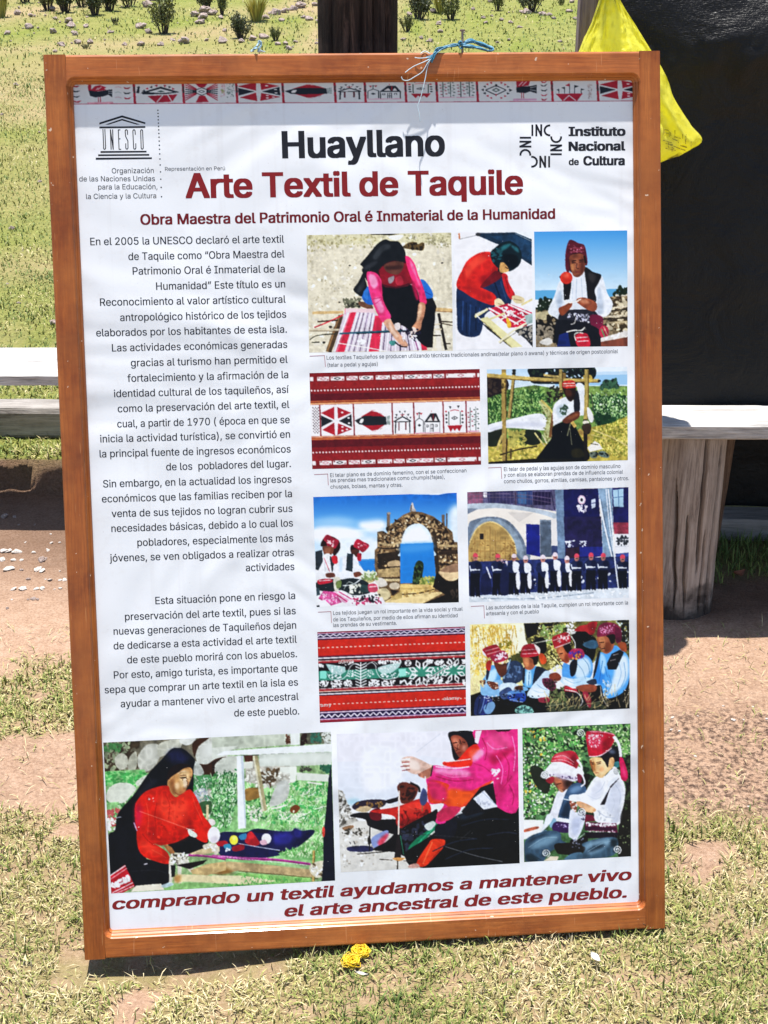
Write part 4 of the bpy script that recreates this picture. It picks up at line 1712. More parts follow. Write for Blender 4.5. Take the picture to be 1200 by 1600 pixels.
# -- four knitters sitting in dry grass
T(730, 965, 4.6154)
draw('''
m f0e4a4 .10 6 10,40 420,40 560,400 10,720
h b89038 120 70 5 .15 20,140 330,140 260,440 20,460
h fff6d0 140 70 5 .1 20,140 360,140 260,440 20,460
s fbf6dc 6 300,50 480,60 480,160 380,260 300,180
k d8b860 160 12 20,60 330,60 200,400 30,430
k fff4c8 140 10 20,60 400,60 260,400 30,430
''')
for i in range(90):
    x = 30+prng.random()*330; y = 90+prng.random()*330; d = (prng.random()-.5)*60; h = 60+prng.random()*90
    if x+d < 410:
        draw('l %s %f %f,%f %f,%f' % (('c89c40', 'fdf4cc', 'e0c470', 'b08838')[i % 4], 3+prng.random()*3, x, y, x+d, y-h if y-h > 50 else 55))
draw('''
k 7a7028 30 9 230,160 320,160 310,220 230,220
m 6a6438 .5 5 405,40 1175,15 1175,300 980,260 900,330 700,300 560,400 450,220 420,160
k 2a2818 120 16 420,50 720,40 760,200 600,300 470,200
k c8c070 160 10 420,60 730,50 740,220 600,340 470,220
k 8aa060 90 12 520,60 700,50 640,200 540,180
k f4f0d8 60 6 420,60 760,50 740,220 600,340
f 171413 405,42 510,40 500,120 430,150
f 171413 545,42 620,38 610,60 560,65
c 12100f 760,110 820,80 900,130 930,170 910,300 840,320 770,200
c 12100f 470,180 520,140 560,160 570,230 540,260 490,220
k e8e8e4 40 10 715,30 780,30 780,110 720,120
c a82c30 770,90 810,60 860,50 880,35 935,30 920,90 890,125 850,100 800,100
c 8a2028 870,50 925,35 915,110 885,120
c 3a5a70 830,190 900,160 945,180 930,220 870,220
k c8d8d8 50 9 1080,25 1170,20 1170,240 1120,200
k 1c1c14 60 12 1080,25 1170,20 1170,260 1110,200
l e8e8d8 5 450,190 600,160 620,158
k 4a4a24 90 14 300,290 390,250 400,320 330,340
k e4d890 70 9 560,290 690,250 700,360 610,390
l d8d090 6 560,260 640,370
l 3a3820 6 575,260 660,340
l 3a3820 6 600,240 690,360
f 13110f 22,560 110,530 250,560 420,480 700,520 1000,480 1172,430 1172,660 640,690 25,712
k 5a6440 60 14 560,540 720,500 720,620 560,640
k 3a4030 60 18 560,620 1000,600 1000,670 560,690
l 8a8a70 4 560,640 700,620
l 8a8a70 4 700,650 980,600
c 5a9ad4 95,480 140,400 150,350 220,350 240,440 230,540 120,540
s bfe2f6 3 130,420 190,370 215,380 200,450 150,490
c 8ab8e0 100,490 160,470 250,450 240,560 110,560
c 1c2438 140,370 165,350 150,440 135,440
c 2c3a54 280,330 350,310 400,350 400,440 330,480 260,470 260,400
k 5a7090 24 10 290,340 390,350 380,440 280,450
l 9ab4cc 9 310,300 260,440
c d4e6f2 240,480 330,470 380,500 330,550 240,540
c a8762a 160,310 180,310 160,380 135,360
c a83028 140,320 170,310 165,380 135,365
c 5a3020 190,320 240,335 280,330 280,400 250,430 220,400
c 9c2634 108,232 135,212 200,193 225,210 240,250 180,270 150,290 130,262
l e8b0b0 5 130,240 225,215
l e8b0b0 5 140,265 235,238
c e4e4f0 110,240 130,262 135,280 115,265
c a02c48 170,275 250,235 290,265 285,300 220,325 180,310
k f0d8e0 34 8 175,275 275,245 280,290 200,310
c 5a3020 90,455 130,450 125,480 100,485
c 6a3828 140,460 210,470 225,510 180,515
c 3a4a70 230,540 300,500 330,560 260,590
c 2a3470 60,620 130,560 180,600 160,690 60,700
c 7aa0c8 120,640 180,605 200,640 170,690 130,690
c 24305a 60,590 110,560 100,690 50,700
c 5aa0d8 405,380 450,360 500,350 520,420 510,500 420,500 395,460
s c4e4f6 3 420,400 450,370 460,470 425,490
l 2a5a94 4 445,390 440,490
c 1e2230 400,370 415,365 410,470 395,450
c 1b2130 500,350 560,370 590,400 540,440 500,470 470,490 480,400
c c8def0 510,440 560,385 600,400 590,500 580,575 480,580 430,560 460,500
s eaf4fa 3 470,510 560,520 560,570 450,560
c 7ab0dc 360,490 420,500 440,520 400,530 360,520
c 8e5238 400,285 440,280 490,290 490,340 460,375 420,370 405,330
l 2a140c 5 410,312 428,308
l 6a3020 4 408,318 402,334 414,338
s c48058 2 405,300 440,295 440,350 415,350
c 17120f 440,280 505,270 505,330 480,340 470,300
c 9c2230 388,240 400,205 450,188 500,200 512,240 505,275 390,285
l e8c8c8 4 390,262 505,255
l e8c8c8 4 395,235 508,225
c f0e4e0 480,190 520,220 520,260 505,250
c c85028 515,265 545,260 570,300 560,330 530,330
c 5a3424 340,500 390,490 400,530 360,535
c 5c88c0 290,540 400,520 415,590 330,600
c 24408a 295,560 410,545 410,605 310,600
l c8d8f0 4 300,590 400,610
c 8ac0b4 345,660 400,630 460,650 470,690 360,690
k 3a5a5a 24 10 350,650 460,650 460,690 360,690
c 8a3040 510,580 585,575 585,610 520,610
c 5a9ce0 690,330 740,340 760,300 830,260 890,300 905,370 880,440 800,480 690,440
s cfe6f6 4 780,320 860,290 890,360 850,430 780,430
c bcdaf0 670,425 760,440 860,430 930,450 880,500 760,500 680,470
s eef6fa 3 690,440 760,455 760,490 700,480
c 171820 740,330 790,300 780,400 745,420
c a85c3c 640,230 690,200 730,250 735,310 715,330 680,310 660,270
s c87c54 2 650,240 690,225 700,300 670,290
l 2a140c 6 662,262 688,255
l 6a3020 5 660,275 652,300 664,306
l 5a2418 4 672,316 694,312
s 8a4028 2 700,270 730,260 728,310 705,320
c 14100e 690,205 740,190 750,260 725,260
c a42430 610,150 640,125 720,108 745,165 700,190 640,222 625,215
l f0d0d0 5 615,165 735,130
l f0d0d0 6 632,218 742,178
k f0d0d0 26 7 640,140 730,120 735,160 650,190
l eeeeea 7 745,130 775,180 775,220
c a83058 725,260 760,225 820,225 845,260 830,290 770,300 735,290
k 4a3a9a 20 9 740,250 830,240 830,285 750,290
k e8a850 14 8 740,270 820,260 790,300 750,295
c 7a3c28 590,410 640,395 675,425 660,455 600,450
c 6a3048 540,440 600,440 640,490 610,530 550,490
k 3a1c28 30 9 550,440 640,460 620,530 560,500
c 98242c 700,490 760,510 800,540 740,570 705,550
f 1c1c1c 700,530 860,550 870,640 800,640 720,600
l e8e4e0 6 705,520 790,540 830,600 810,640
l e8e4e0 6 850,545 870,640
l c83848 8 705,500 790,520
c 8a2838 860,540 890,580 890,640 870,640
c 5aa4ea 915,420 925,300 960,250 1010,260 1060,200 1110,230 1165,290 1172,430 1120,540 1000,580 960,480 910,470
s d8eaf8 4 1060,300 1150,280 1160,420 1090,520 1020,540 1060,400
s 3a88d8 3 920,400 960,290 1000,300 980,470 920,470
s a8d4f6 2 960,260 1000,300 990,400 960,380
l 2a6ab0 4 975,310 950,460
l 2a6ab0 4 990,350 1010,430
c 1b1d28 935,270 960,245 925,400 905,430
f 17161a 1005,330 1040,260 1100,230 1130,250 1075,375 1015,375
l b8b0b0 4 1050,270 1090,260
l b8b0b0 4 1030,310 1070,300
k c8dcf0 30 9 980,440 1040,470 1030,560 985,560
c 9a5c40 935,140 990,120 1050,140 1060,190 1040,240 1000,260 970,240 945,200
s c08058 2 945,150 985,140 1000,230 965,225
l 2a140c 6 950,182 985,176
l 6a3424 5 958,190 946,212 962,216
s 7a4028 2 1000,180 1040,190 1030,240 990,245
l 2a140c 5 965,224 992,220
c 1c1412 1000,125 1060,115 1065,170 1040,190 1020,150
c 7c2444 935,110 950,60 1000,35 1070,45 1110,90 1110,170 1075,180 1060,120 1000,130 940,138
k c88aa8 50 6 945,70 1060,50 1060,120 950,120
c 5a1a34 1065,70 1108,90 1110,170 1075,175
c 9a5030 1085,185 1140,180 1150,240 1110,235
c 8a4a34 780,500 860,480 930,490 920,530 840,540
c 2a3040 860,460 920,440 930,480 880,480
c 8a2c3c 830,540 870,540 880,640 850,600
l c8c0b8 5 960,490 970,570 1010,640
''')
for i in range(26):
    x = 1000+prng.random()*170; y = 520+prng.random()*130
    draw('l %s 3.5 %f,%f %f,%f' % (('c8b890', '3a3424', 'e8dcc0')[i % 3], x, y, min(1172, x+(prng.random()-.3)*120), y-70*prng.random()-20))
draw('''
l 8ab0d8 4 130,560 110,640 90,690
l 10142c 5 90,580 80,640 70,700
l 10142c 5 150,600 130,660
l d4e6f6 3 250,560 300,545 330,570
l 1c2c5c 4 310,575 400,570
l 6a98d8 4 310,590 405,585
l b8d4ec 5 470,520 520,540 570,535
l 7a98b8 4 500,480 540,510 580,520
l 7aa0c4 4 790,330 830,380 850,440
l 5a88b4 4 830,290 870,340 880,400
l 88b0d4 4 700,440 760,470 820,460
l 8ab0d8 4 1090,320 1110,400 1080,500
l 6a9ccc 4 1130,320 1140,420 1110,500
l 4a7cb4 4 1020,410 1040,480 1010,540
l 5a88b0 4 250,430 290,400 300,360
l 3a5070 4 330,350 360,400 340,450
k 241a18 40 6 560,440 640,450 620,520 560,500
k e0c8b0 16 6 90,450 240,470 230,520 100,490
k 2a1c14 24 5 330,490 400,500 400,535 340,530
k 14141c 60 7 240,540 560,560 560,660 240,660
k d8dce4 20 5 120,560 230,560 230,600 130,600
h b8a878 60 50 4 .4 560,560 1000,580 1000,670 560,690
h d8c898 30 40 4 -.4 30,480 120,470 120,520 30,540
''')
# -- large picture: woman in red weaving on the grass
T(160, 1140, 6.1526)
draw('''
m 8fae7c .30 7 0,60 2215,10 2240,1460 80,1600
k 5a9a5a 300 26 20,380 1180,400 1180,900 60,900
h 3f8a4a 260 40 7 .1 20,400 1180,400 1180,900 60,900
h c4dcb8 320 40 6 .2 20,400 1180,400 1180,900 60,900
m 6f6a5a .45 9 0,110 1170,70 1170,400 20,420
k 3a3024 80 34 10,130 340,120 330,380 30,400
k 8a9478 60 26 10,130 260,120 230,380 30,400
k 4a7a4a 30 20 20,140 180,130 160,200 30,210
c b4b4a4 120,270 180,225 235,260 240,340 190,385 130,350
c b8b8ac 345,240 420,150 520,140 560,200 520,320 430,400 350,370 335,300
s d0d0c4 8 400,170 500,160 500,260 420,300
c a8a898 250,280 320,210 330,330 300,400 250,400
c c0c0b0 530,150 640,100 750,100 740,180 640,220 540,260
c d8dad2 740,90 890,75 860,130 800,150 750,130
c c8cac0 895,180 1000,85 1200,80 1200,250 1100,290 960,370 900,300
s dcded6 8 950,180 1100,110 1150,200 1000,280
c 3c2418 860,130 960,75 1020,80 920,160 880,260
c 3c2418 900,330 1000,330 1080,280 1180,260 1100,300 1070,430 980,440 930,400
c b4b8b0 860,300 930,330 970,420 900,440 850,400
c c4c6ba 1060,370 1140,280 1300,260 1300,420 1120,420
m 7fb877 .3 8 20,400 400,380 440,470 330,530 20,540
k 4a9a54 80 18 20,410 420,400 330,520 20,530
c d4d8c8 40,600 120,520 240,510 320,560 280,620 200,700 60,690
c c8ccbc 320,500 430,430 450,470 350,540
m 8cc080 .3 8 20,700 160,690 120,800 30,780
k b05a5a 40 18 40,770 160,760 150,900 50,940
k f0f0e8 24 16 50,860 150,850 140,950 60,960
c 4a7a50 860,470 1000,430 1180,460 1180,560 1000,560 870,540
c a4aab4 870,600 940,560 1010,580 1020,660 950,700 890,680
h e4ecd8 120 46 6 .5 870,480 1180,470 1180,900 1000,880
h 3a7a4a 90 40 6 -.2 870,480 1180,470 1180,900 1000,880
k a8a498 26 22 900,560 1170,560 1170,860 1000,860
c 3a5a3a 930,700 1050,690 1040,790 960,800
l d8dcc8 10 1080,620 1080,740 1170,810
''')
T(330, 1135, 6)
draw('''
m b6bcac .12 10 0,90 740,60 740,170 260,210 0,250
m d4d8cc .08 10 0,200 250,180 60,290 0,320
k 5a3a2c 26 14 720,70 740,165 700,165 700,80
f e6eae4 740,58 828,52 828,170 740,176
m 5a5a4a .5 6 830,55 1125,45 1125,160 832,170
k 2c1a18 16 20 840,80 890,70 890,160 840,165
k 3a6a5a 26 20 940,60 1030,60 1030,150 940,160
k c8ccc4 24 18 1040,60 1120,55 1120,150 1050,160
c c4c8bc 20,370 120,290 215,280 215,390 130,430 50,450
f 2c1c16 0,330 110,285 30,350 20,440 0,480
m 6fa868 .35 8 0,470 230,430 230,960 0,1000
k 2f6a3c 90 16 20,420 230,400 230,900 10,900
h d4e8c8 160 44 6 .3 0,480 230,440 230,960 0,960
h 2a5a34 80 40 6 -.3 0,480 230,440 230,960 0,960
m 8fc080 .25 8 300,500 1130,500 1080,1300 60,1300
k 4a9a58 200 18 700,500 1110,540 1060,940 540,900
h cfe4b8 330 44 6 .3 320,540 1110,540 1060,1180 340,900
h 6aa85a 300 40 6 -.1 320,560 1110,560 1060,1180 340,900
h f0f4dc 60 60 5 1.2 340,600 1060,640 1040,900 360,900
k 3f7a48 60 16 310,560 560,600 520,860 320,880
m b0aca0 .35 7 310,300 780,370 780,520 560,560 320,520
k 5a4a38 60 20 470,400 640,400 560,560 480,540
k d8d8cc 80 16 310,400 780,400 740,560 330,580
c b8bab2 560,660 620,530 700,500 730,580 700,680 610,740 540,740
s d0d2cc 6 590,620 640,540 690,540 640,640
c 8a6a3a 310,590 400,570 450,580 460,650 400,680 320,690
l e8e8dc 14 560,770 700,735
k e8e8d8 40 12 330,740 480,760 460,880 340,890
c 6a3c20 740,760 790,730 830,760 790,810 740,800
k e0ecd0 60 11 620,780 900,800 840,900 620,860
f eef2f0 40,270 120,230 1128,160 1128,236 340,264
f 5a6058 290,268 700,250 700,258 290,282
f c9cfc4 440,262 1125,238 1125,355 820,368 450,372
s dde2d8 4 500,290 1100,260 1100,330 520,350
f f0f4f4 232,275 290,272 318,900 318,950 246,958
f c2ccd4 270,274 296,272 322,920 312,950
f 4a2a20 300,272 385,270 385,330 310,330
f a49a78 385,275 430,272 520,780 470,800
f d4cfb4 385,275 400,275 490,790 470,800
f dfe2d4 300,335 385,325 385,390 300,395
f e2e6da 640,380 790,370 780,520 730,520 740,440 640,420
f dce0d4 795,430 1115,450 1110,515 800,500
f e8ecdf 730,380 800,375 790,510 740,520
k 2a5a44 30 18 1020,370 1125,365 1125,430 1040,420
k 4a4a40 24 14 830,375 930,375 920,415 830,415
l e8e8dc 14 900,520 1040,540
c 191b44 70,1000 300,990 420,955 600,975 740,980 780,950 840,975 945,965 950,1010 860,1090 740,1170 620,1210 400,1235 80,1205
c 14163a 800,1060 950,970 945,1020 760,1160
s 2c2c7a 6 580,1010 760,990 740,1080 600,1100
s 2c2c78 5 780,960 850,980 830,1040 780,1030
c 12122a 380,980 440,960 540,975 470,1000
c a8202c 310,1080 330,1010 370,980 420,1040 450,1100 380,1120
c c22c34 340,1000 370,985 400,1040 350,1050
c 9c1c2a 40,1080 130,1070 150,1110 60,1120
c 8c1c2c 190,1130 290,1100 300,1150 210,1170
c 3a7aa0 255,1020 320,1000 320,1050 270,1060
c 3a8aa8 110,1110 170,1100 180,1150 130,1150
e e8d84a 40,46 205,1062
s f6ee84 2 190,1040 210,1025 225,1050 205,1065
e f6f2f2 46,50 512,1050
c e8b8c8 450,1075 500,1060 520,1100 470,1108
k f0f0f4 10 10 120,1140 170,1140 170,1170 120,1170
l dce4ee 6 250,1095 450,1130 640,1160
l 14140f 10 600,1165 700,1175
l 8a2a70 22 0,1210 300,1240 600,1250 930,1290
l c060a0 8 0,1205 300,1228 600,1240 930,1282
l e8d8ec 4 60,1215 400,1250 900,1300
m b09a74 .2 8 0,1290 160,1265 420,1285 930,1340 1010,1420 700,1390 250,1350 100,1385 0,1385
s 7a5a30 5 30,1330 140,1330 200,1370 60,1385
l 5a4428 6 250,1355 700,1395 1000,1428
m 86b86c .25 7 250,1370 930,1420 930,1460 100,1500 0,1500 0,1480
m dcd4ac .15 8 0,1395 300,1400 620,1450 300,1480 0,1470
k 4a8a44 40 14 0,1480 300,1480 300,1505 0,1510
m 7ab070 .2 8 620,1190 1050,1060 1045,1260 700,1240
h cfe4b8 120 34 6 .3 640,1190 1050,1070 1045,1240 700,1230
h 5f9a52 100 30 6 .1 640,1190 1050,1070 1045,1240 700,1230
h 4f9a50 90 22 6 .1 250,1400 900,1440 900,1480 300,1500
l c4a868 24 960,1160 955,1455
l 6a5430 6 968,1170 966,1450
c d8d0b8 920,1310 980,1270 1060,1260 1110,1330 1080,1390 990,1420 930,1370
k 6a5a44 26 12 930,1290 1100,1290 1080,1400 940,1400
k f8f4ec 30 12 930,1290 1100,1290 1080,1400 940,1400
f 131628 1125,350 1165,1450 1035,1452 1050,1250 1050,1000 1075,800 1100,480
e d84a3c 14,50 1052,985
''')
T(160, 1140, 6.1526)
draw('''
c 0d0f16 640,200 690,175 770,185 850,250 885,300 870,380 865,600 820,650 700,620 600,560 500,560 380,640 320,760 330,1100 420,1240 640,1280 620,1480 300,1500 210,1330 70,1400 55,1050 120,960 150,800 300,620 430,430 560,290
c 10121a 50,1040 130,970 330,900 420,1240 640,1260 650,1450 300,1510 230,1290 70,1400
c 0e1016 830,1000 1010,1050 960,1150 840,1190 700,1180 620,1080 720,1040
s 1c2040 8 620,220 720,190 830,270 760,330 640,300
s 1c1f2a 6 330,620 470,480 520,500 380,640
l 2a2d34 5 440,440 470,510
c b88a5a 630,470 700,400 780,360 850,370 858,440 820,520 780,600 700,640 650,600 620,540
s dcb888 4 740,420 800,390 830,420 820,520 770,560 740,500
s 8a5c38 3 640,500 680,470 700,590 670,610
c 1a1014 610,480 640,380 720,330 800,330 850,350 780,370 720,410 660,450 630,480
e f0e0d0 14,5 778,478
l 2a1610 9 752,468 780,462 806,468
l 2a1610 8 760,482 798,480
l 7a4a2e 6 812,470 824,520 806,548
s e8c49a 3 690,520 730,510 730,560 700,570
l 9a6a44 5 700,600 730,612 760,600
l 4a2a1a 7 835,455 850,455
c e8ccac 770,480 800,470 808,540 780,555
l 8a4a34 8 735,600 775,588
l 5a3420 6 740,440 800,436
c c82418 310,740 330,680 400,600 500,555 620,535 650,600 700,645 760,610 830,570 880,620 930,720 970,830 1040,920 1010,990 1000,1080 920,1060 860,1000 820,1020 700,1080 560,1110 490,1090 620,1180 630,1290 440,1240 360,1180 330,1080 325,960 310,850
s e0402c 9 540,640 700,690 790,640 810,800 700,900 560,820
s a41812 6 490,900 520,1090 700,1070 820,1010 800,940 700,1000 560,1030
s 9a1614 5 840,840 870,1000 840,960 820,900
s c41c44 7 315,740 350,700 380,800 340,960 315,900
s d83828 6 360,1060 480,1100 580,1190 480,1200 380,1140
s b01c18 4 480,860 500,1000 480,1090 440,1000
l 9c1812 7 520,700 500,820 515,960
l a81c14 6 600,620 640,720 630,860
l e8503a 6 660,660 690,760 680,900
l e04a34 7 420,700 440,840 430,1000
l 8e1410 6 380,1000 430,1060 480,1100
l e85840 6 470,1150 560,1200 610,1230
l a01812 5 880,700 920,820 960,920
l e04c38 6 860,640 900,760 950,860
k d83420 30 14 540,660 800,640 800,980 520,1040
k b01c14 26 12 520,900 800,940 700,1080 540,1080
l 7a3a2a 6 690,600 730,625 760,610
l 3c2014 5 800,480 812,510 806,545
l f0dcc0 5 720,420 760,400 800,395
s b07a50 3 760,560 800,560 780,600 740,610
l 1c1412 7 740,462 770,458 806,452
l e87868 6 350,780 600,870 830,955
l f4ece8 6 800,950 880,960
k f4e4e4 5 8 440,650 490,650 490,700 440,700
c e0e8dc 820,950 900,1000 890,1035 830,1010
c 9a6a44 590,1110 650,1120 690,1180 660,1200 610,1150
e f4f0f0 60,80 1065,1010
s d8d0d8 3 1030,1040 1090,1020 1100,1070 1050,1090
c e8dcd8 1010,860 1060,860 1080,900 1040,920
f d8c8a0 990,720 1015,720 1015,870 990,860
m cbb890 .2 8 830,1190 960,1140 1120,1120 1120,1170 960,1200 840,1220
c cfc8b4 640,1230 720,1180 800,1210 830,1280 880,1350 840,1370 780,1290 760,1300 750,1400 720,1400 715,1300 680,1290 670,1440 640,1450
k 5a5448 30 14 660,1200 810,1200 810,1280 660,1290
k f4f0e4 40 14 650,1200 820,1190 820,1290 660,1290
l d8d4c4 30 655,1280 650,1470
l d8d4c4 26 735,1270 740,1490
l d8d4c4 24 790,1250 850,1350
c d4ccb8 960,1110 1030,1090 1100,1110 1110,1180 1070,1200 1060,1130 980,1150
k f4f0e4 24 12 960,1100 1100,1100 1090,1170 980,1150
l 8a2a70 22 820,1205 1000,1215 1180,1245
l d070ac 7 830,1200 1000,1208 1180,1236
f 1a1218 700,1300 1000,1250 960,1290 830,1340
m b49c70 .2 8 840,1350 1000,1290 1180,1265 1180,1350 1000,1400 860,1390
m dccfa4 .15 8 680,1420 740,1390 1000,1400 1200,1440 1200,1480 800,1460 690,1470
s a88050 4 690,1400 750,1400 740,1470 690,1460
m 84b070 .25 7 580,1500 800,1470 1200,1490 1200,1530 600,1550
f e8e0cc 270,1560 320,1500 560,1480 590,1540
c b4c8cc 560,1500 640,1470 680,1490 600,1520
f 14161a 650,1300 700,1300 690,1410 660,1420
f a81c2c 62,1410 215,1295 310,1505 180,1580 85,1580
l f4e8e8 9 70,1405 220,1305
l d8a8ac 7 75,1440 235,1330
k f4f0f0 40 20 85,1490 240,1400 260,1440 100,1540
l f4e8e8 8 95,1570 290,1470
l f4e8e8 6 120,1580 300,1500
l f0e8ec 8 395,1295 430,1285
l 2a2c34 4 280,1360 500,1350 610,1380
l e8e8f0 6 130,845 180,835
l d8c4e4 8 300,890 330,970
''')
# -- spinning thread with the arms held out
T(520, 1130, 4)
grad('eceaf2', 'dde3ee', 20, 20, 730, 500)
draw('''
f eceaf2 20,14 740,14 760,230 560,200 420,230 20,240
s f4f4fa 8 200,150 420,180 420,360 200,420
s a8d0e0 6 90,480 150,470 170,500 100,510
m d9d5cd .08 6 30,600 700,640 700,900 50,935
k b4aca0 60 8 50,640 300,700 260,900 60,900
k f0ece6 60 9 50,640 300,700 260,900 60,900
m a8a49c .35 6 30,412 62,420 80,470 120,560 160,610 40,650
k 5a5650 50 10 34,420 70,440 130,590 40,640
k dcdad4 50 9 34,420 70,440 130,590 40,640
c 8a6a50 60,650 120,635 130,650 80,670
k 4a463f 24 9 40,660 200,640 190,700 60,690
l 2c2c30 5 105,740 112,755
l 2c2c30 5 130,735 138,755
c 2a2230 120,520 150,490 230,475 330,480 310,520 240,530 180,525 140,540
k 8a6a40 22 10 150,500 320,480 300,520 160,530
c b4a080 140,540 200,515 240,530 200,555
c 14131a 108,580 150,558 230,560 260,600 400,600 440,660 420,700 300,670 220,640 200,600
c 5a1420 230,550 290,530 300,600 240,600
c b02824 240,545 400,520 540,470 600,500 610,560 560,640 460,660 400,640 380,580 280,560
s d83c30 4 420,520 540,490 560,540 440,560
s 7a1a1c 4 420,600 540,600 500,650 430,655
k 6a1418 30 12 420,560 600,520 560,640 430,640
c 1a1620 330,480 400,460 420,440 410,480 350,500
c 5a2a20 400,390 440,365 490,380 530,410 500,480 430,500 410,440
k 2a1414 24 12 420,380 520,400 500,480 430,480
l 1a1414 14 480,370 530,395 540,430
c 2a2c50 90,775 170,765 240,770 240,800 110,800
c 8a98c8 240,720 300,680 345,670 330,730 260,780
s c84458 3 280,740 330,690 345,700 300,770
c 131217 250,790 330,740 420,660 600,560 650,540 640,640 560,740 470,830 380,805
k 2c3040 40 14 430,680 600,600 560,760 460,800
l 1c1a1c 8 232,600 228,800
f 1c1a1c 215,720 230,690 240,750 220,760
l 2a2624 5 150,818 350,800
c 1c7a58 470,780 520,720 600,660 640,610 650,650 600,700 530,790 520,840 480,835
l 2ca87c 7 490,820 540,740 620,660
c cfd8d4 570,640 620,610 640,630 600,670
c 111215 450,840 470,790 580,720 740,600 760,580 940,520 1165,525 1170,880 560,905
s 202a38 5 760,580 900,545 940,560 820,600
c 111215 560,900 700,720 800,620 1165,540 1170,880
c 151722 640,640 760,580 760,700 660,720
c d83c20 525,860 590,760 620,725 695,728 690,770 640,830 580,890 530,895
l f06440 9 620,740 560,880
l a82418 5 690,760 600,870
c b48a80 470,890 520,875 540,900 480,905
l 3a3c40 3 420,690 640,700 900,720
l 8a8c90 3 700,770 900,830 1060,865
l 3a3c40 3 780,740 860,670
c 17141a 720,60 800,50 890,60 900,130 840,210 800,225 755,225 735,130
c 8a4a38 735,85 780,75 830,110 845,170 800,215 770,190 745,130
s b8705a 3 745,100 775,95 790,150 765,160
l 2a100e 6 748,124 778,118
l 2a100e 5 806,116 826,120
l 5a2820 5 786,122 776,158 792,164
l 8a3430 7 770,188 798,182
s c48070 3 810,140 830,140 825,170 808,165
l 7a2a24 6 770,190 800,180
c 15131a 780,50 880,55 900,120 860,150 830,110
l 2a1818 4 790,100 800,130
c e03020 790,215 850,150 900,130 960,170 900,240 830,275 700,265 690,240 760,235
s f05a40 3 850,170 900,160 920,200 860,220
l f8d8d8 6 700,240 790,232 860,222
c d8307c 880,40 1157,34 1162,525 1030,525 1000,440 1000,360 940,400 880,480 720,560 700,620 640,620 660,560 690,500 600,500 590,400 580,340 620,265 700,270 850,270 880,220 930,190
s f48ab8 4 640,280 820,290 860,320 820,330 650,310
s f6a0c4 4 870,210 920,160 945,190 880,240
s b82464 6 1000,440 1040,300 1080,430 1030,510
s e8508c 8 960,80 1100,70 1110,200 980,220
s b41c54 5 980,200 1120,150 1130,170 1010,260
l f8d0e4 7 640,270 760,280 850,270
l b82464 6 1000,300 970,420
l b02058 5 1050,420 1120,330
l b01c58 7 640,330 760,360 880,350
l f07ab0 5 660,310 740,335 840,330
l b42060 6 880,250 940,270 990,310
l f084b4 6 960,120 1010,160 1090,150
l a81850 6 1060,180 1100,260 1090,360
l f070ac 6 1020,200 1060,280 1050,380
l a81850 5 930,90 960,160 950,230
l f090bc 5 1120,80 1140,180 1130,300
l a01c54 6 1100,380 1130,450 1120,510
l b82808 5 740,440 800,470 860,450
l f07848 5 740,420 820,440 880,420
l 8a2010 5 620,380 650,440 660,490
l 20283a 6 620,800 760,740 900,720
l 262e40 5 700,850 850,790 1000,780
l 20283a 5 800,640 950,600 1100,600
l 262c3c 6 960,700 1080,680 1150,690
l 5a1410 5 440,540 470,600 450,640
l e05040 5 470,520 520,540 570,520
l 3a1410 4 760,150 775,160 768,172
l e8a888 4 770,110 785,130 780,150
k f8e0ec 18 12 995,285 1040,285 1030,350 1000,340
f f4e4ec 890,48 930,44 905,130 885,120
f 3a1828 1010,40 1120,36 1100,50 1030,54
c d04028 600,360 720,380 720,420 860,420 960,370 1000,360 900,440 840,510 740,530 690,500 600,490
s e85a24 5 720,410 860,430 880,460 780,520 730,500
s c02c5c 4 600,350 700,400 700,480 610,460
c c03058 650,560 720,520 800,530 730,600 660,610
f 15151c 800,550 920,400 1000,370 1020,490 1020,530 830,580
f e4e8f0 875,470 945,418 1028,520 940,538
k c4c8d8 12 12 890,460 1000,500 940,530
l a8b4c8 5 930,425 1025,515
c d8b4a4 425,225 480,205 540,225 600,255 625,270 605,330 560,320 500,315 450,285
s f2dcd0 3 470,225 530,240 540,290 480,280
l 8a3c40 5 430,245 480,240
l 8a3c40 5 420,270 478,265
l 8a3c40 5 430,295 480,288
l f8eeea 12 425,228 480,222
l f8eeea 10 420,255 470,252
l f4e4de 10 425,282 475,276
c a8705c 530,320 600,280 620,275 608,330 575,345
l 2c2024 8 622,262 610,330
l e8e8f0 5 575,330 578,410
c 3c4468 540,470 560,405 585,430 585,490 555,515
l 8a5a40 8 555,510 556,550
l 4a3830 4 415,370 412,440
l ece0d4 9 412,420 408,720
f 221c20 400,700 415,690 425,840 382,840
l 2c7a5c 5 420,700 440,820
c c89058 370,845 410,838 450,845 410,862
l 2c2420 7 403,860 402,915
l 3c3430 5 290,850 370,855
l 3c3430 5 440,860 500,862
l c8ccd8 3 520,180 670,65
''')
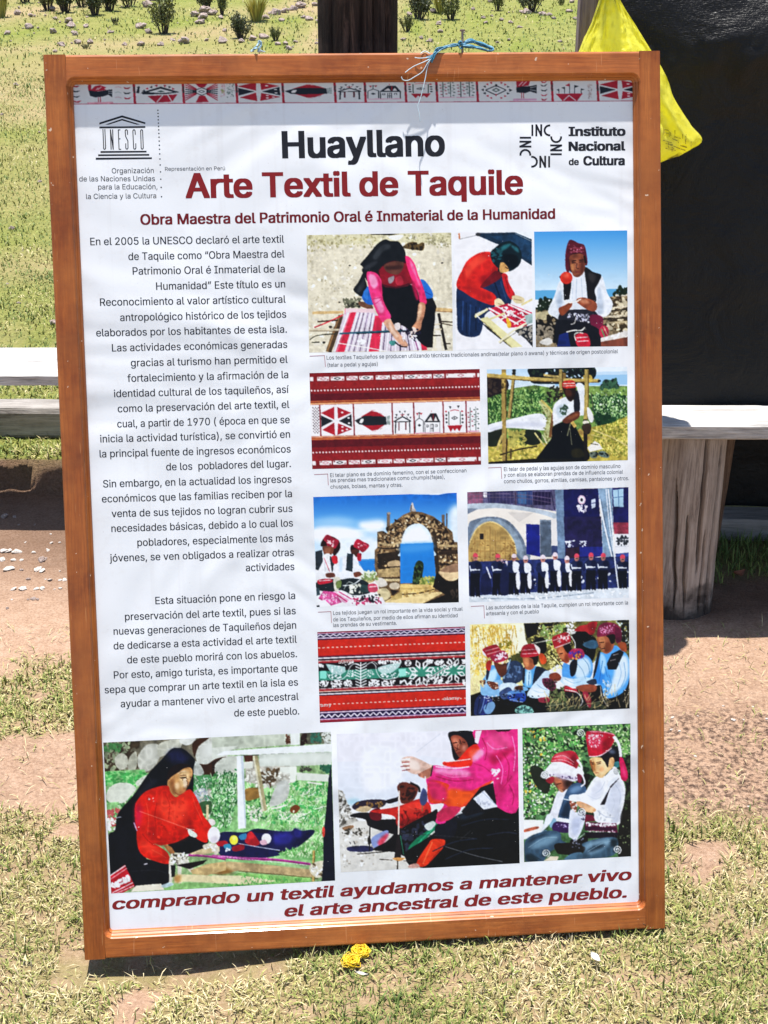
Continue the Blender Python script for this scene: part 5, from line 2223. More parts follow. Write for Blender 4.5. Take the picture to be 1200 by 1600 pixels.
# -- two boys knitting in front of a hedge
T(810, 1125, 6.6667)
draw('''
m 4c7048 .5 7 20,60 1190,20 1190,1440 40,1500
k 1c2c1e 420 26 30,80 1180,40 1180,1000 40,1050
k 9ac078 380 16 30,80 720,60 600,800 40,1050
k d4e4b8 260 11 30,80 720,60 500,900 40,1050
k 5a9a50 200 18 30,80 720,60 400,900 40,1050
k f4f8ec 120 9 30,280 420,300 300,1000 40,1050
k e0b850 20 14 60,80 300,90 280,900 60,900
k 7aa860 160 15 700,60 1170,50 1170,380 1080,380
k d4e4b8 70 10 780,60 1170,50 1170,380 1080,380
c 23281e 130,480 240,500 330,640 300,760 200,700 140,600
c 1c1a18 1060,560 1175,400 1180,1420 1040,1420 1050,1060 1120,700
k 3c4a30 60 16 1100,420 1175,400 1178,1000 1090,900
k 8a9a70 16 8 1060,1060 1175,1000 1175,1300 1060,1300
c 201e1c 660,740 800,560 720,700 680,820
c 161413 600,600 740,560 700,700 640,740
c e8e8f0 410,740 500,720 560,700 440,900 400,1040 340,1060 260,1140 250,1100 330,960
f f4f2ee 40,1035 260,1040 250,1180 40,1250
c a85a44 55,1140 190,1105 205,1130 60,1168
c 8ab0c8 330,1020 390,1030 390,1090 340,1120 320,1080
c e4e8ee 300,980 360,1000 340,1060 260,1150 230,1170 270,1060
c 5f7f94 240,1165 280,1140 300,1160 260,1180
c 3c5470 520,700 620,650 700,700 690,800 560,780 540,900 520,1040 420,1010 440,900
s 6f8cac 4 540,720 620,680 660,720 560,760
s 1c2a3c 4 480,880 530,840 530,1000 440,1000
c 5a3a34 350,600 500,590 560,640 520,700 460,748 420,730 370,660
s b06a4c 3 365,600 440,610 470,720 420,720
s 2c1814 3 500,620 560,630 520,690 490,680
l 2a1410 7 395,668 445,655
c c49070 415,715 445,720 470,745 440,748
c 8a2430 290,600 370,590 350,660 290,640
c f2f0f2 225,580 270,530 340,450 420,430 560,470 640,490 680,560 620,620 560,635 450,600 360,580 310,600 270,610
s c8bcd0 4 340,560 480,570 600,600 600,625 450,610
k 4a3a5a 26 8 320,560 620,590 600,625 330,590
c b8283c 340,420 375,360 470,325 560,320 610,360 630,430 605,500 560,480 450,440 350,440
s d85a68 4 380,370 480,340 540,400 440,420
s 7a1828 3 540,380 600,360 610,480 570,480
l f0c8cc 5 365,390 470,370 580,440
l f0c8cc 5 350,420 470,415 570,460
l f4e4e8 9 340,442 450,440 590,500
l f4f4f4 22 610,410 655,480 660,560
l f0ecf4 16 660,560 690,650 650,690
c 6a2438 610,560 660,580 650,650 620,640
c f4f4f6 540,780 640,770 760,740 700,880 600,850 530,830
c f6f6f8 690,760 800,590 900,580 1000,480 1050,560 1110,690 1100,860 1060,1000 1050,1080 940,1090 800,1050 780,960 700,900 640,830
s d0d4e2 6 960,680 1060,640 1080,840 1000,1000 900,900
s dadce8 5 760,700 860,640 880,760 760,840
s c4c8d6 4 1000,980 1060,900 1050,1060 960,1070
k d0d4dc 24 12 820,900 1000,920 980,1060 820,1030
f e8ecf4 940,640 1010,590 1040,600 960,680 900,790 880,820
f 201c24 930,740 960,690 900,880 850,880
f 2c2630 950,690 1050,600 1040,615 960,705
l 2a2630 6 860,590 980,500
l b4bccc 6 1000,660 1060,760 1050,880
l c0c6d4 5 960,760 1000,860 960,960
l a8b0c4 6 820,940 900,1000 1000,1020
l c4cad8 5 720,780 800,820 860,800
l b0b8c8 5 900,640 860,720 800,760
l d0d4e0 5 1020,620 1080,700 1095,800
c e8c08c 740,410 800,385 900,400 980,440 990,480 930,540 870,600 810,580 780,540 760,480
s f4d8a8 4 860,430 930,450 880,560 840,540
s b88050 3 760,440 800,440 800,540 775,520
c 9a5c38 740,430 760,420 780,530 760,500
l 3a2014 8 752,442 788,436
l 1a100c 8 762,456 786,454
l 1a100c 8 818,458 856,450
l a8703c 6 795,450 786,505 800,515
s e8a878 3 850,490 890,480 880,530 840,530
l 3a2014 8 810,442 860,432
l 9a4030 8 800,548 835,546
c d8a878 950,400 1000,390 990,470 950,480
c 14141a 850,360 960,290 1040,280 1050,420 1010,460 990,390 950,400 930,490 900,440 870,400
s 5a6478 3 940,320 980,300 1010,340 960,350
c b01c34 700,140 740,115 860,118 1000,150 980,250 900,340 800,375 735,375 715,270
s d4405c 6 730,150 860,150 860,280 740,260
s 7a1020 6 900,190 980,190 940,290 880,330
k f4c8d0 60 9 725,150 880,150 840,280 735,290
l f0d0d4 9 735,378 850,368 970,290
l e8a0b0 9 740,120 900,128 1000,152
l f4f2f4 30 990,170 1040,240 1060,320 1065,380
c c81c58 1050,395 1090,400 1140,560 1120,630 1070,610 1060,500
s e04c7c 3 1080,440 1110,520 1120,590 1090,560
c 3a7a80 1000,440 1045,430 1040,490 1000,480
l f4f8fa 8 470,820 600,845
c d8a078 600,850 660,850 800,920 780,960 700,950 620,890
c e0b088 640,870 780,910 750,940 690,920
c 8a4a38 530,840 590,860 610,900 590,970 550,920
k f4e4e0 12 12 540,840 610,860 600,950 550,930
f 6a1c34 690,980 780,990 800,1050 690,1060
f 5a1a38 690,1060 1020,1075 1035,1170 700,1150
k f0e8ec 50 12 700,1065 1010,1080 1000,1105 700,1095
f 3a1430 690,1105 1025,1120 1020,1150 690,1145
k e8d8e0 40 6 710,1150 1010,1150 1010,1170 710,1168
f 1c1420 690,1165 1040,1170 1030,1230 700,1230
c 3a2050 380,1060 540,1080 530,1170 360,1150
k b8a8d0 20 7 400,1080 520,1090 510,1120 400,1110
f f2f2f6 400,1010 560,1035 560,1075 390,1050
c dfe2ee 540,940 600,960 690,940 690,1040 660,1140 600,1250 550,1230 520,1180
s b8bed4 4 560,1040 650,1020 620,1180 560,1180
k 3a3a54 14 10 620,940 690,950 680,1040 640,1040
c 3e566a 70,1260 160,1190 320,1150 430,1170 450,1250 520,1290 400,1330 300,1400 250,1480 90,1480 65,1400
s 6f8ca0 5 120,1310 300,1210 420,1210 340,1290 180,1340
s 24323f 4 80,1270 200,1200 300,1180 160,1250
s 1c2830 4 70,1400 160,1400 200,1470 90,1475
l 8aa4b4 6 100,1330 260,1230 400,1220
l 20303c 7 120,1390 240,1460
c 1a1716 380,1290 560,1270 700,1200 720,1300 640,1400 460,1400 400,1380
c 3e5668 650,1420 700,1330 640,1300 800,1240 1000,1220 1040,1290 1000,1400 860,1440 660,1450
s 7c98ac 5 700,1290 880,1240 980,1250 900,1330 740,1400
s 24323e 4 780,1310 900,1290 860,1340 700,1380
s 1c2830 4 960,1240 1030,1260 1010,1320 960,1300
c 4a667a 480,1440 560,1390 660,1380 650,1450 500,1462
l 8aa4b4 5 720,1370 860,1290 960,1260
f e8d8c0 260,1470 330,1420 420,1420 400,1470
c 1c1a1a 540,1250 640,1260 660,1350 560,1330
l e8e8f0 5 560,1280 690,1180
k 8a90a8 20 8 540,1230 680,1220 660,1340 560,1330
f f4f2f0 40,1484 400,1472 400,1500 40,1500
''')
def spiral(cx, cy, r):
    t = np.linspace(0, 4.4*np.pi, 46)
    P = np.stack([cx+r*(t/t[-1])*np.cos(t), cy+r*(t/t[-1])*np.sin(t)], 1)
    put(hexc('2c3438'), XF[0](ell(cx, cy, r*1.05, r*1.05, 20)), a=.35)
    for a, b in zip(P[:-1], P[1:]):
        put(hexc('f6f6f4'), XF[0](thick([a, b], r*.20)))
for x, y in ((645, 135), (270, 570), (655, 955), (285, 1388), (1028, 1350)):
    spiral(x, y, 44)
spiral(1022, 535, 30)
XF[0] = lambda p: np.asarray(p, float)

PRINTS = [
    ('woven strip of birds, fish, stars and huts', ((109.5, 125), (996, 121.5), (996, 158.5), (110, 163.5))),
    ('woman in pink weaving on a ground loom', ((479, 367.4), (705, 363.4), (708, 548), (483, 551))),
    ('woman in red bent over a small loom', ((709, 363), (831, 362), (832.5, 544), (712, 547))),
    ('man in a red cap knitting above the lake', ((834.5, 362), (980, 360), (980.8, 541), (837.5, 542.4))),
    ('dark red woven band', P4Q),
    ('man at a pole loom in a field', ((760.6, 577.5), (980, 573), (981, 719), (763, 725))),
    ('two men knitting by a stone arch', ((489.4, 776.6), (713.6, 770), (717, 941), (494.6, 948.6))),
    ('row of village authorities before a building', ((730, 769), (982, 761), (982.6, 934), (733, 941))),
    ('bright red woven band with green birds', P8Q),
    ('four men knitting in dry grass', ((734.3, 975.8), (983, 968.3), (984, 1107), (735.4, 1118.8))),
    ('woman in red weaving on grass by white benches', ((161.3, 1160.3), (517, 1143.3), (523.7, 1375.8), (173.8, 1396))),
    ('women spinning thread with outstretched arms', ((526, 1147), (809, 1139), (812, 1348.8), (532, 1363))),
    ('two boys in caps knitting by a hedge', ((816, 1137.3), (985, 1130.5), (986, 1338), (819, 1347))),
]
# print grain: cloth folds, foliage and soil break up at several sizes, then the print's own contrast
def _tex(R):
    h, w = R.shape[:2]
    lum = R.mean(-1)
    det = np.clip(box_blur(np.abs(lum-box_blur(lum, 5)), 6)*9, 0, 1)
    sky_ = np.clip((R[..., 2]-R[..., 0]-.12)*6, 0, 1)*np.clip((lum-.40)*8, 0, 1)
    flat_ = np.clip((lum-.68)*6, 0, 1)
    calm = (1-sky_)*(1-.75*flat_)
    a = vnoise(h, w, 15*SS); b = vnoise(h, w, 8*SS); c = vnoise(h, w, 3.4*SS); d = vnoise(h, w, 1.7*SS)
    r = 1-np.abs(2*b-1)
    return calm*(.30*(a-.5)+.34*(r-.5))+det*calm*(.55*(c-.5)+.35*(d-.5))
CV = box_blur(box_blur(CV, 1), 1)
for _i, (_l, _q) in enumerate(PRINTS):
    _p = np.array(_q)*SS
    x0, y0 = np.maximum(_p.min(0).astype(int)-2, 0); x1, y1 = _p.max(0).astype(int)+3
    R = CV[y0:y1, x0:x1]
    amp = .25 if _i in (0, 4, 8) else .60
    R = R*(1+amp*_tex(R)[..., None])
    # printed photographs: steep contrast, strong colour
    L = R.mean(-1, keepdims=True)
    R = L+(R-L)*1.05
    R = np.clip(R, 0, 1)
    if _i not in (0,):
        R = R*.72+.28*(R*R*(3-2*R))
    s_ = box_blur(R, 3)
    R = np.clip(R+.40*(R-s_), .03, .985)
    CV[y0:y1, x0:x1] = R
# ------------------------------------------------------------------ pictures laid on the panel
pmt = Node('printed_ink_pictures')
pa = pmt.n('Attribute', attribute_name='col')
pcn = pmt.coord()
wear = pmt.ramp(pmt.noise(pcn, 210, 2, .5), [(.755, gv(0)), (.775, gv(.7))])
pmt.base(pmt.mix(wear, pa.outputs['Color'], (.72, .70, .68)))
pmt.set(Roughness=.34)
pmt.b.inputs['Specular IOR Level'].default_value = .16
pmt.bump(pmt.noise(pcn, 2.0, 3, .5), .25, .01)

def lin(c):
    return np.where(c <= .04045, c/12.92, ((c+.055)/1.055)**2.4)
def sample(U, W):
    x = np.clip(U*SS-.5, 0, CV.shape[1]-2); y = np.clip(W*SS-.5, 0, CV.shape[0]-2)
    xi = x.astype(int); yi = y.astype(int)
    fx = (x-xi)[..., None]; fy = (y-yi)[..., None]
    return (CV[yi, xi]*(1-fx)+CV[yi, xi+1]*fx)*(1-fy)+(CV[yi+1, xi]*(1-fx)+CV[yi+1, xi+1]*fx)*fy
for lab, q in PRINTS:
    q = [np.array(p, float) for p in q]
    w = max(np.linalg.norm(q[1]-q[0]), np.linalg.norm(q[2]-q[3])); h = max(np.linalg.norm(q[3]-q[0]), np.linalg.norm(q[2]-q[1]))
    nx, ny = int(w*1.15)+2, int(h*1.15)+2
    u, v = np.meshgrid(np.linspace(0, 1, nx), np.linspace(0, 1, ny))
    u = u[..., None]; v = v[..., None]
    P = (q[0]*(1-u)+q[1]*u)*(1-v)+(q[3]*(1-u)+q[2]*u)*v
    C = sample(P[..., 0], P[..., 1]).reshape(-1, 3)
    cor = [np.array(bl(p[0], p[1], PZ)) for p in q]
    X = (cor[0]*(1-u)+cor[1]*u)*(1-v)+(cor[3]*(1-u)+cor[2]*u)*v
    X = X.reshape(-1, 3); X[:, 2] = PZ+.00006
    ii = np.arange(nx*ny).reshape(ny, nx)
    F = np.stack([ii[:-1, :-1], ii[1:, :-1], ii[1:, 1:], ii[:-1, 1:]], -1).reshape(-1, 4)
    o = np_mesh('printed_picture', X, F, pmt.m, panel)
    col_attr(o, np.clip(lin(C)*.86, 0, .82))
    o['label'] = lab

# ------------------------------------------------------------------ lettering
def ink(name, c):
    k = Node(name)
    k.base(c)
    k.set(Roughness=.36)
    k.b.inputs['Specular IOR Level'].default_value = .16
    return k.m
INK_BLACK = ink('black_printing_ink', (.018, .018, .022))
INK_GREY = ink('grey_printing_ink', (.075, .075, .085))
INK_MAROON = ink('maroon_printing_ink', (.215, .015, .016))
INK_DEEP = ink('dark_maroon_printing_ink', (.145, .010, .012))
INK_PALE = ink('pale_printing_ink', (.62, .52, .50))
INK_PINK = ink('rose_printing_ink', (.42, .20, .22))
try:
    import os
    _fp = os.path.join(bpy.utils.resource_path('LOCAL'), 'datafiles', 'fonts', 'Inter.woff2')
    FONT = bpy.data.fonts.load(_fp)
except Exception:
    FONT = None

from mathutils.geometry import delaunay_2d_cdt
def glyphs(text):
    """filled lettering: outlines triangulated and kept by winding number (outlines may cross themselves)"""
    cu = bpy.data.curves.new('lettering', 'FONT')
    cu.body = text
    if FONT:
        cu.font = FONT
    cu.size = 1
    cu.fill_mode = 'NONE'
    cu.resolution_u = 3
    ob = bpy.data.objects.new('lettering', cu)
    me = bpy.data.meshes.new_from_object(ob)
    P = np.zeros(len(me.vertices)*3, np.float32)
    me.vertices.foreach_get('co', P)
    P = P.reshape(-1, 3)[:, :2].astype(float)
    E = [tuple(e.vertices) for e in me.edges]
    bpy.data.objects.remove(ob); bpy.data.curves.remove(cu); bpy.data.meshes.remove(me)
    # outlines as directed loops
    nb = {}
    for x, y in E:
        nb.setdefault(x, []).append(y); nb.setdefault(y, []).append(x)
    seen = set(); loops = []
    for v in range(len(P)):
        if v in seen or v not in nb:
            continue
        L = [v]; seen.add(v)
        cur = v+1 if v+1 in nb[v] else nb[v][0]
        while cur not in seen:
            L.append(cur); seen.add(cur)
            nx_ = [q for q in nb[cur] if q not in seen]
            if not nx_:
                break
            cur = nx_[0]
        loops.append(L)
    # letters are handled in groups whose extents along the line do not overlap
    ext = sorted([(P[L, 0].min(), P[L, 0].max(), i) for i, L in enumerate(loops)])
    groups = []
    for lo, hi, i in ext:
        if groups and lo < groups[-1][1]:
            groups[-1][1] = max(hi, groups[-1][1]); groups[-1][2].append(i)
        else:
            groups.append([lo, hi, [i]])
    V = []; F = []
    for _, _, ids in groups:
        pts = []; ed = []
        for i in ids:
            o = len(pts); n = len(loops[i])
            pts += [Vector(P[k]) for k in loops[i]]
            ed += [(o+k, o+(k+1) % n) for k in range(n)]
        r = delaunay_2d_cdt(pts, ed, [], 0, 1e-6)
        vs = np.array([tuple(q) for q in r[0]])
        fs = [f for f in r[2] if len(f) == 3]
        if not fs:
            continue
        c = vs[np.array(fs)].mean(1)
        w = np.zeros(len(c), int)
        A_ = np.array([tuple(pts[x]) for x, _ in ed]); B_ = np.array([tuple(pts[y]) for _, y in ed])
        for (ax, ay), (bx, by) in zip(A_, B_):
            if ay == by:
                continue
            side = (bx-ax)*(c[:, 1]-ay)-(c[:, 0]-ax)*(by-ay)
            w += ((ay <= c[:, 1]) & (by > c[:, 1]) & (side > 0)).astype(int)
            w -= ((by <= c[:, 1]) & (ay > c[:, 1]) & (side < 0)).astype(int)
        o = len(V)
        V += [(q[0], q[1], 0) for q in vs]
        for f, k in zip(fs, w):
            if k != 0:
                x, y, z = (vs[i] for i in f)
                if (y[0]-x[0])*(z[1]-x[1])-(z[0]-x[0])*(y[1]-x[1]) < 0:
                    f = f[::-1]
                F.append(tuple(i+o for i in f))
    used = sorted({i for f in F for i in f})
    m = {k: i for i, k in enumerate(used)}
    return np.array([V[k] for k in used]), [tuple(m[i] for i in f) for f in F]
_capV, _ = glyphs('H')
CAP = float(_capV[:, 1].max()-_capV[:, 1].min())

def text_block(name, lines, mat, bold, cap, shear=0.0, z=.00012):
    V = []; F = []
    for t, xl, yl, xr, yr in [l[:5] for l in lines]:
        gvx, gf = glyphs(t)
        if not len(gvx):
            continue
        x0, x1 = gvx[:, 0].min(), gvx[:, 0].max()
        L, R = np.array(bl(xl, yl, PZ)), np.array(bl(xr, yr, PZ))
        d = R-L; wl = np.linalg.norm(d); d = d/wl
        up = np.array([-d[1], d[0], 0])
        mpp = wl/math.hypot(xr-xl, yr-yl)
        sy = cap*mpp/CAP
        # heavier weights are the same outline struck several times, a little apart
        cop = [(0, 0)] if bold == 0 else ([(-bold, 0), (bold, 0)] if bold < .015 else [(-bold, -bold*.5), (bold, -bold*.5), (-bold, bold*.5), (bold, bold*.5), (0, 0)])
        for ci, (bx, by) in enumerate(cop):
            o = len(V)
            for g in gvx:
                gy = g[1]+by
                p = L+d*((g[0]+bx-x0+bold)/(x1-x0+2*bold)*wl+shear*gy*sy)+up*(gy*sy)
                V.append((p[0], p[1], PZ+z+ci*8e-6))
            F += [tuple(i+o for i in f) for f in gf]
    ob = mk_mesh(name, V, F, mat, panel)
    return ob

text_block('title_lettering', [('Huayllano', 441, 246.5, 695.5, 242.8)], INK_BLACK, .028, 39.5)
text_block('title_lettering', [('Arte Textil de Taquile', 290, 309, 817.5, 303)], INK_MAROON, .027, 36.5)
text_block('subtitle_lettering', [('Obra Maestra del Patrimonio Oral é Inmaterial de la Humanidad', 219.5, 351, 867.5, 341.5)], INK_DEEP, .024, 15.5)
BODY = [
    ('En el 2005 la UNESCO declaró el arte textil', 141.2, 383.2, 444, 379.1),
    ('de Taquile como “Obra Maestra del', 200.7, 406.4, 444.6, 402.2),
    ('Patrimonio Oral é Inmaterial de la', 207.4, 429.2, 445.2, 425.4),
    ('Humanidad” Este título es un', 244.1, 452.9, 445.8, 449.1),
    ('Reconocimiento al valor artístico cultural', 156.4, 477.9, 446.5, 472.9),
    ('antropológico histórico de los tejidos', 187.8, 501.7, 447.4, 496.3),
    ('elaborados por los habitantes de esta isla.', 150.4, 525.7, 448.4, 519.7),
    ('Las actividades económicas generadas', 175.1, 549.2, 449, 543.5),
    ('gracias al turismo han permitido el', 204.5, 572.6, 449.6, 566.9),
    ('fortalecimiento y la afirmación de la', 199.2, 596.7, 450.6, 590.7),
    ('identidad cultural de los taquileños, así', 178.3, 620.7, 451.5, 613.8),
    ('como la preservación del arte textil, el', 184, 644.2, 452.2, 637.2),
    ('cual, a partir de 1970 ( época en que se', 183.3, 667.9, 452.8, 661),
    ('inicia la actividad turística), se convirtió en', 156.7, 691.4, 453.4, 683.8),
    ('la principal fuente de ingresos económicos', 155.8, 714.8, 454.4, 706.9),
    ('de los  pobladores del lugar.', 259.7, 735, 454.7, 729.7),
    ('Sin embargo, en la actualidad los ingresos', 161.2, 761.7, 455.7, 753.8),
    ('económicos que las familias reciben por la', 159.3, 785.1, 456.3, 776.6),
    ('venta de sus tejidos no logran cubrir sus', 174.5, 808.2, 457.2, 799.7),
    ('necesidades básicas, debido a lo cual los', 174.2, 831.3, 457.9, 822.5),
    ('pobladores, especialmente los más', 214.7, 853.2, 458.5, 845.9),
    ('jóvenes, se ven obligados a realizar otras', 171.6, 877.6, 459.5, 868.4),
    ('actividades', 384.1, 892.5, 460.1, 890.6),
    ('Esta situación pone en riesgo la', 242.9, 944.1, 461.4, 935.8),
    ('preservación del arte textil, pues si las', 195.4, 969.1, 462.3, 959.6),
    ('nuevas generaciones de Taquileños dejan', 177.6, 991.9, 462.9, 982.1),
    ('de dedicarse a esta actividad el arte textil', 177.6, 1014.7, 463.9, 1004.2),
    ('de este pueblo morirá con los abuelos.', 198.8, 1036.5, 464.2, 1026.7),
    ('Por esto, amigo turista, es importante que', 178, 1060.3, 464.8, 1048.9),
    ('sepa que comprar un arte textil en la isla es', 163.7, 1083.4, 465.8, 1071),
    ('ayudar a mantener vivo el arte ancestral', 188.7, 1105.2, 466.7, 1093.5),
    ('de este pueblo.', 366, 1119.5, 467.7, 1116.3),
]
text_block('body_lettering', BODY, INK_BLACK, .009, 11.6)
text_block('slogan_lettering', [('comprando un textil ayudamos a mantener vivo', 174.4, 1421, 985.5, 1374.4),
                                ('el arte ancestral de este pueblo.', 443.2, 1432, 979, 1402)], INK_MAROON, .027, 17.5, .22)
text_block('emblem_lettering', [('Organización', 174.8, 270.8, 240.4, 270.2), ('de las Naciones Unidas', 123.9, 283.4, 242.2, 282.9),
                                ('para la Educación,', 153.5, 296, 246, 295.5), ('la Ciencia y la Cultura', 134.7, 311, 244.2, 309.6)], INK_BLACK, .002, 8.0)
text_block('emblem_lettering', [('Representación en Perú', 257.9, 267, 351.7, 265.9)], INK_BLACK, .0, 6.0)
text_block('institute_lettering', [('Instituto', 888.3, 212.2, 977.5, 211.8), ('Nacional', 888.3, 235.5, 977, 234.7), ('Cultura', 911.3, 258, 976.3, 257.7)], INK_BLACK, .038, 13.2)
text_block('institute_lettering', [('de', 888.7, 257.8, 904.5, 257.6)], INK_BLACK, .03, 9.6)
CAPT = [
    [('Los textiles Taquileños se producen utilizando técnicas tradicionales andinas(telar plano ó awana) y técnicas de origen postcolonial', 510.4, 561.8, 965.5, 551.7),
     ('(telar a pedal y agujas)', 511.8, 573.2, 590.2, 571.4)],
    [('El telar plano es de dominio femenino, con el se confeccionan', 515.9, 745.4, 728.8, 737.8), ('las prendas mas tradicionales como chumpis(fajas),', 516, 753.5, 695, 747.7),
     ('chuspas, bolsas, mantas y otras.', 516.4, 763.4, 628.9, 760.3)],
    [('El telar de pedal y las agujas son de dominio masculino', 787.4, 736, 969.4, 731), ('y con ellos se elaboran prendas de de influencia colonial', 787.4, 745, 973.4, 740),
     ('como chullos, gorros, almillas, camisas, pantalones y otros.', 787.4, 755, 982.6, 750)],
    [('Los tejidos juegan un rol importante en la vida social y ritual', 520.6, 960.7, 722.9, 954), ('de los Taquileños, por medio de ellos afirman su identidad', 520.6, 970.8, 715, 964.2),
     ('las prendas de su vestimenta.', 520.6, 979.7, 620, 976.1)],
    [('Las autoridades de la isla Taquile, cumplen un rol importante con la', 759.6, 952.3, 981.3, 944.3), ('artesanía y con el pueblo', 759.6, 961.6, 842, 958)],
]
for c in CAPT:
    text_block('caption_lettering', c, INK_GREY, .004, 5.9)
for _t in (('alamy', 693, 1094, 718, 1092.6), ('amy', 501, 1104.5, 518, 1103.4), ('alamy', 529, 1037, 551, 1035.4)):
    text_block('picture_lettering', [_t], INK_PALE, .01, 5.0, z=.00018)

def flat(name, polys, mat, z=.00012):
    V = []; F = []
    for P in polys:
        o = len(V)
        for p in P:
            b = bl(p[0], p[1], PZ)
            V.append((b.x, b.y, PZ+z))
        F.append(tuple(range(o, o+len(P))))
    ob = mk_mesh(name, V, F, mat, panel)
    bm = bmesh.new(); bm.from_mesh(ob.data)
    for f in bm.faces:
        f.normal_update()
        if f.normal.z < 0:
            f.normal_flip()
    bm.to_mesh(ob.data); bm.free()
    return ob
def strokes(lines, w, f):
    out = []
    for P in lines:
        for a, b in zip(P[:-1], P[1:]):
            a = np.array(a, float); b = np.array(b, float)
            d = (b-a)/np.linalg.norm(b-a)
            n = np.array([-d[1], d[0]])*w/2
            e = d*w*.2
            out.append([f(a-e+n), f(b+e+n), f(b+e-n), f(a-e-n)])
    return out
# temple emblem
e8 = lambda p: (120+p[0]/8.571, 170+p[1]/8.571)
T8 = []
for P in ([(302, 185), (606, 88), (918, 182), (918, 206), (606, 116), (302, 211)],
          [(380, 212), (606, 134), (850, 210), (800, 212), (606, 156), (430, 212)],
          [(302, 238), (918, 232), (918, 255), (302, 262)],
          [(318, 566), (934, 562), (934, 584), (318, 590)], [(286, 610), (970, 605), (970, 627), (286, 633)], [(254, 655), (1006, 650), (1006, 672), (254, 682)]):
    T8.append([e8(p) for p in P])
arc = lambda cx, cy, rx, ry, a0, a1, n=6: [(cx+rx*math.cos(math.radians(a0+(a1-a0)*i/n)), cy-ry*math.sin(math.radians(a0+(a1-a0)*i/n))) for i in range(n+1)]
LET = [
    [(350, 275), (360, 520)]+arc(372, 520, 14, 22, 180, 360)+[(386, 520), (376, 275)],
    [(460, 545), (450, 278), (488, 545), (480, 278)],
    [(580, 282), (556, 282), (566, 542), (592, 542)], [(560, 402), (582, 402)],
    [(680, 345), (678, 300)]+arc(663, 300, 15, 20, 0, 180)+[(650, 330), (654, 370), (684, 430), (686, 515)]+arc(671, 520, 15, 20, 0, -180)+[(656, 465)],
    [(784, 345), (780, 300)]+arc(766, 300, 15, 20, 0, 180)+[(751, 310), (761, 520)]+arc(776, 522, 15, 18, 180, 360)+[(790, 465)],
    [(856, 310)]+arc(868, 300, 14, 20, 180, 0)+[(882, 310), (890, 515)]+arc(876, 520, 14, 20, 0, -180)+[(862, 515), (856, 310)],
]
for L in LET:
    T8 += strokes([L], 12 if L is not LET[1] else 13, e8)
flat('temple_emblem', T8, INK_BLACK)
dots = []
for i, yv in enumerate((20, 62, 104, 148, 192, 236, 282, 330, 380, 432, 488, 542, 604, 672, 752, 845, 942, 1052, 1177)):
    xv = 1085+(1135-1085)*yv/1177
    dots.append([e8((xv+10*math.cos(t), yv+10*math.sin(t))) for t in np.arange(8)*math.pi/4])
flat('dotted_line', dots, INK_BLACK)
# four turned words round a square
INC = [[(9, 3), (9, 102)], [(46, 105), (46, 0)], [(46, 4), (92, 101)], [(92, 105), (92, 0)], [(173, 7)]+[(168-45*math.sin(t), 53-46*math.cos(t)) for t in np.linspace(.15, math.pi-.15, 8)]+[(173, 99)]]
e6 = lambda p: (800+p[0]/6, 185+p[1]/6)
inc = []
inc += strokes(INC, 18, lambda p: e6((182+p[0], 59+p[1])))
inc += strokes(INC, 18, lambda p: e6((357-p[0], 459-p[1])))
inc += strokes(INC, 18, lambda p: e6((361+p[1], 345-p[0])))
inc += strokes(INC, 18, lambda p: e6((178-p[1], 172+p[0])))
flat('square_emblem', inc, INK_BLACK)
br = []
for P in ([(484, 556.5), (507, 555.5), (508.5, 573)], [(491, 741.5), (512, 740.5), (513, 758)], [(763, 731), (783, 730), (784, 748)],
          [(497, 956.5), (517, 955.5), (518, 973)], [(736, 947.5), (756, 946.5), (757, 966)]):
    flat('caption_bracket', strokes([P], 1.0, lambda p: tuple(p)), INK_PINK)
# ------------------------------------------------------------------ weathered wood materials
def old_wood(name, along, cols, scale=1.0, rough=.85, bump=.5, crack=True):
    w = Node(name)
    c = w.n('TexCoord')
    def mp(a, b):
        m = w.n('Mapping'); s = [a*scale]*3; s[along] = b*scale
        m.inputs['Scale'].default_value = s
        w.l(c.outputs['Object'], m.inputs[0])
        return m.outputs[0]
    g1 = w.noise(mp(18, 1.6), 2.0, 6, .7, 1.5)
    g2 = w.noise(mp(120, 5), 2.0, 4, .65)
    b = w.noise(c.outputs['Object'], 9*scale, 5, .65)
    col = w.ramp(g1, [(.28, cols[0]), (.5, cols[1]), (.72, cols[2])])
    col = w.mix(w.ramp(g2, [(.38, gv(.6)), (.50, gv(0))]), col, cols[0])
    col = w.mix(w.ramp(b, [(.45, gv(0)), (.7, gv(.5))]), col, cols[2])
    if crack == 'char':
        sx_ = w.n('SeparateXYZ'); w.l(c.outputs['Object'], sx_.inputs[0])
        zz = w.n('Math', operation='MULTIPLY_ADD'); zz.inputs[1].default_value = .22
        w.l(w.noise(c.outputs['Object'], 16, 4, .6), zz.inputs[0]); w.l(sx_.outputs[2], zz.inputs[2])
        col = w.mix(w.ramp(zz.outputs[0], [(.14, gv(.9)), (.20, gv(0))]), col, (.035, .025, .02))
    w.base(col)
    w.set(Roughness=rough)
    w.b.inputs['Specular IOR Level'].default_value = .25
    ad = w.n('Math', operation='ADD')
    w.l(g1, ad.inputs[0]); w.l(g2, ad.inputs[1])
    w.bump(ad.outputs[0], bump, .006)
    return w.m
GREY_X = old_wood('grey_weathered_plank', 0, ((.16, .15, .14), (.46, .44, .42), (.64, .62, .59)))
GREY_DK = old_wood('dark_weathered_plank', 0, ((.10, .085, .075), (.26, .235, .21), (.40, .37, .34)))
STUMP = old_wood('weathered_stump', 2, ((.14, .105, .085), (.34, .28, .235), (.48, .41, .355)), bump=.25, crack='char')
DARKPOST = old_wood('dark_charred_post', 2, ((.006, .0045, .004), (.034, .023, .018), (.15, .10, .075)), bump=1.0)
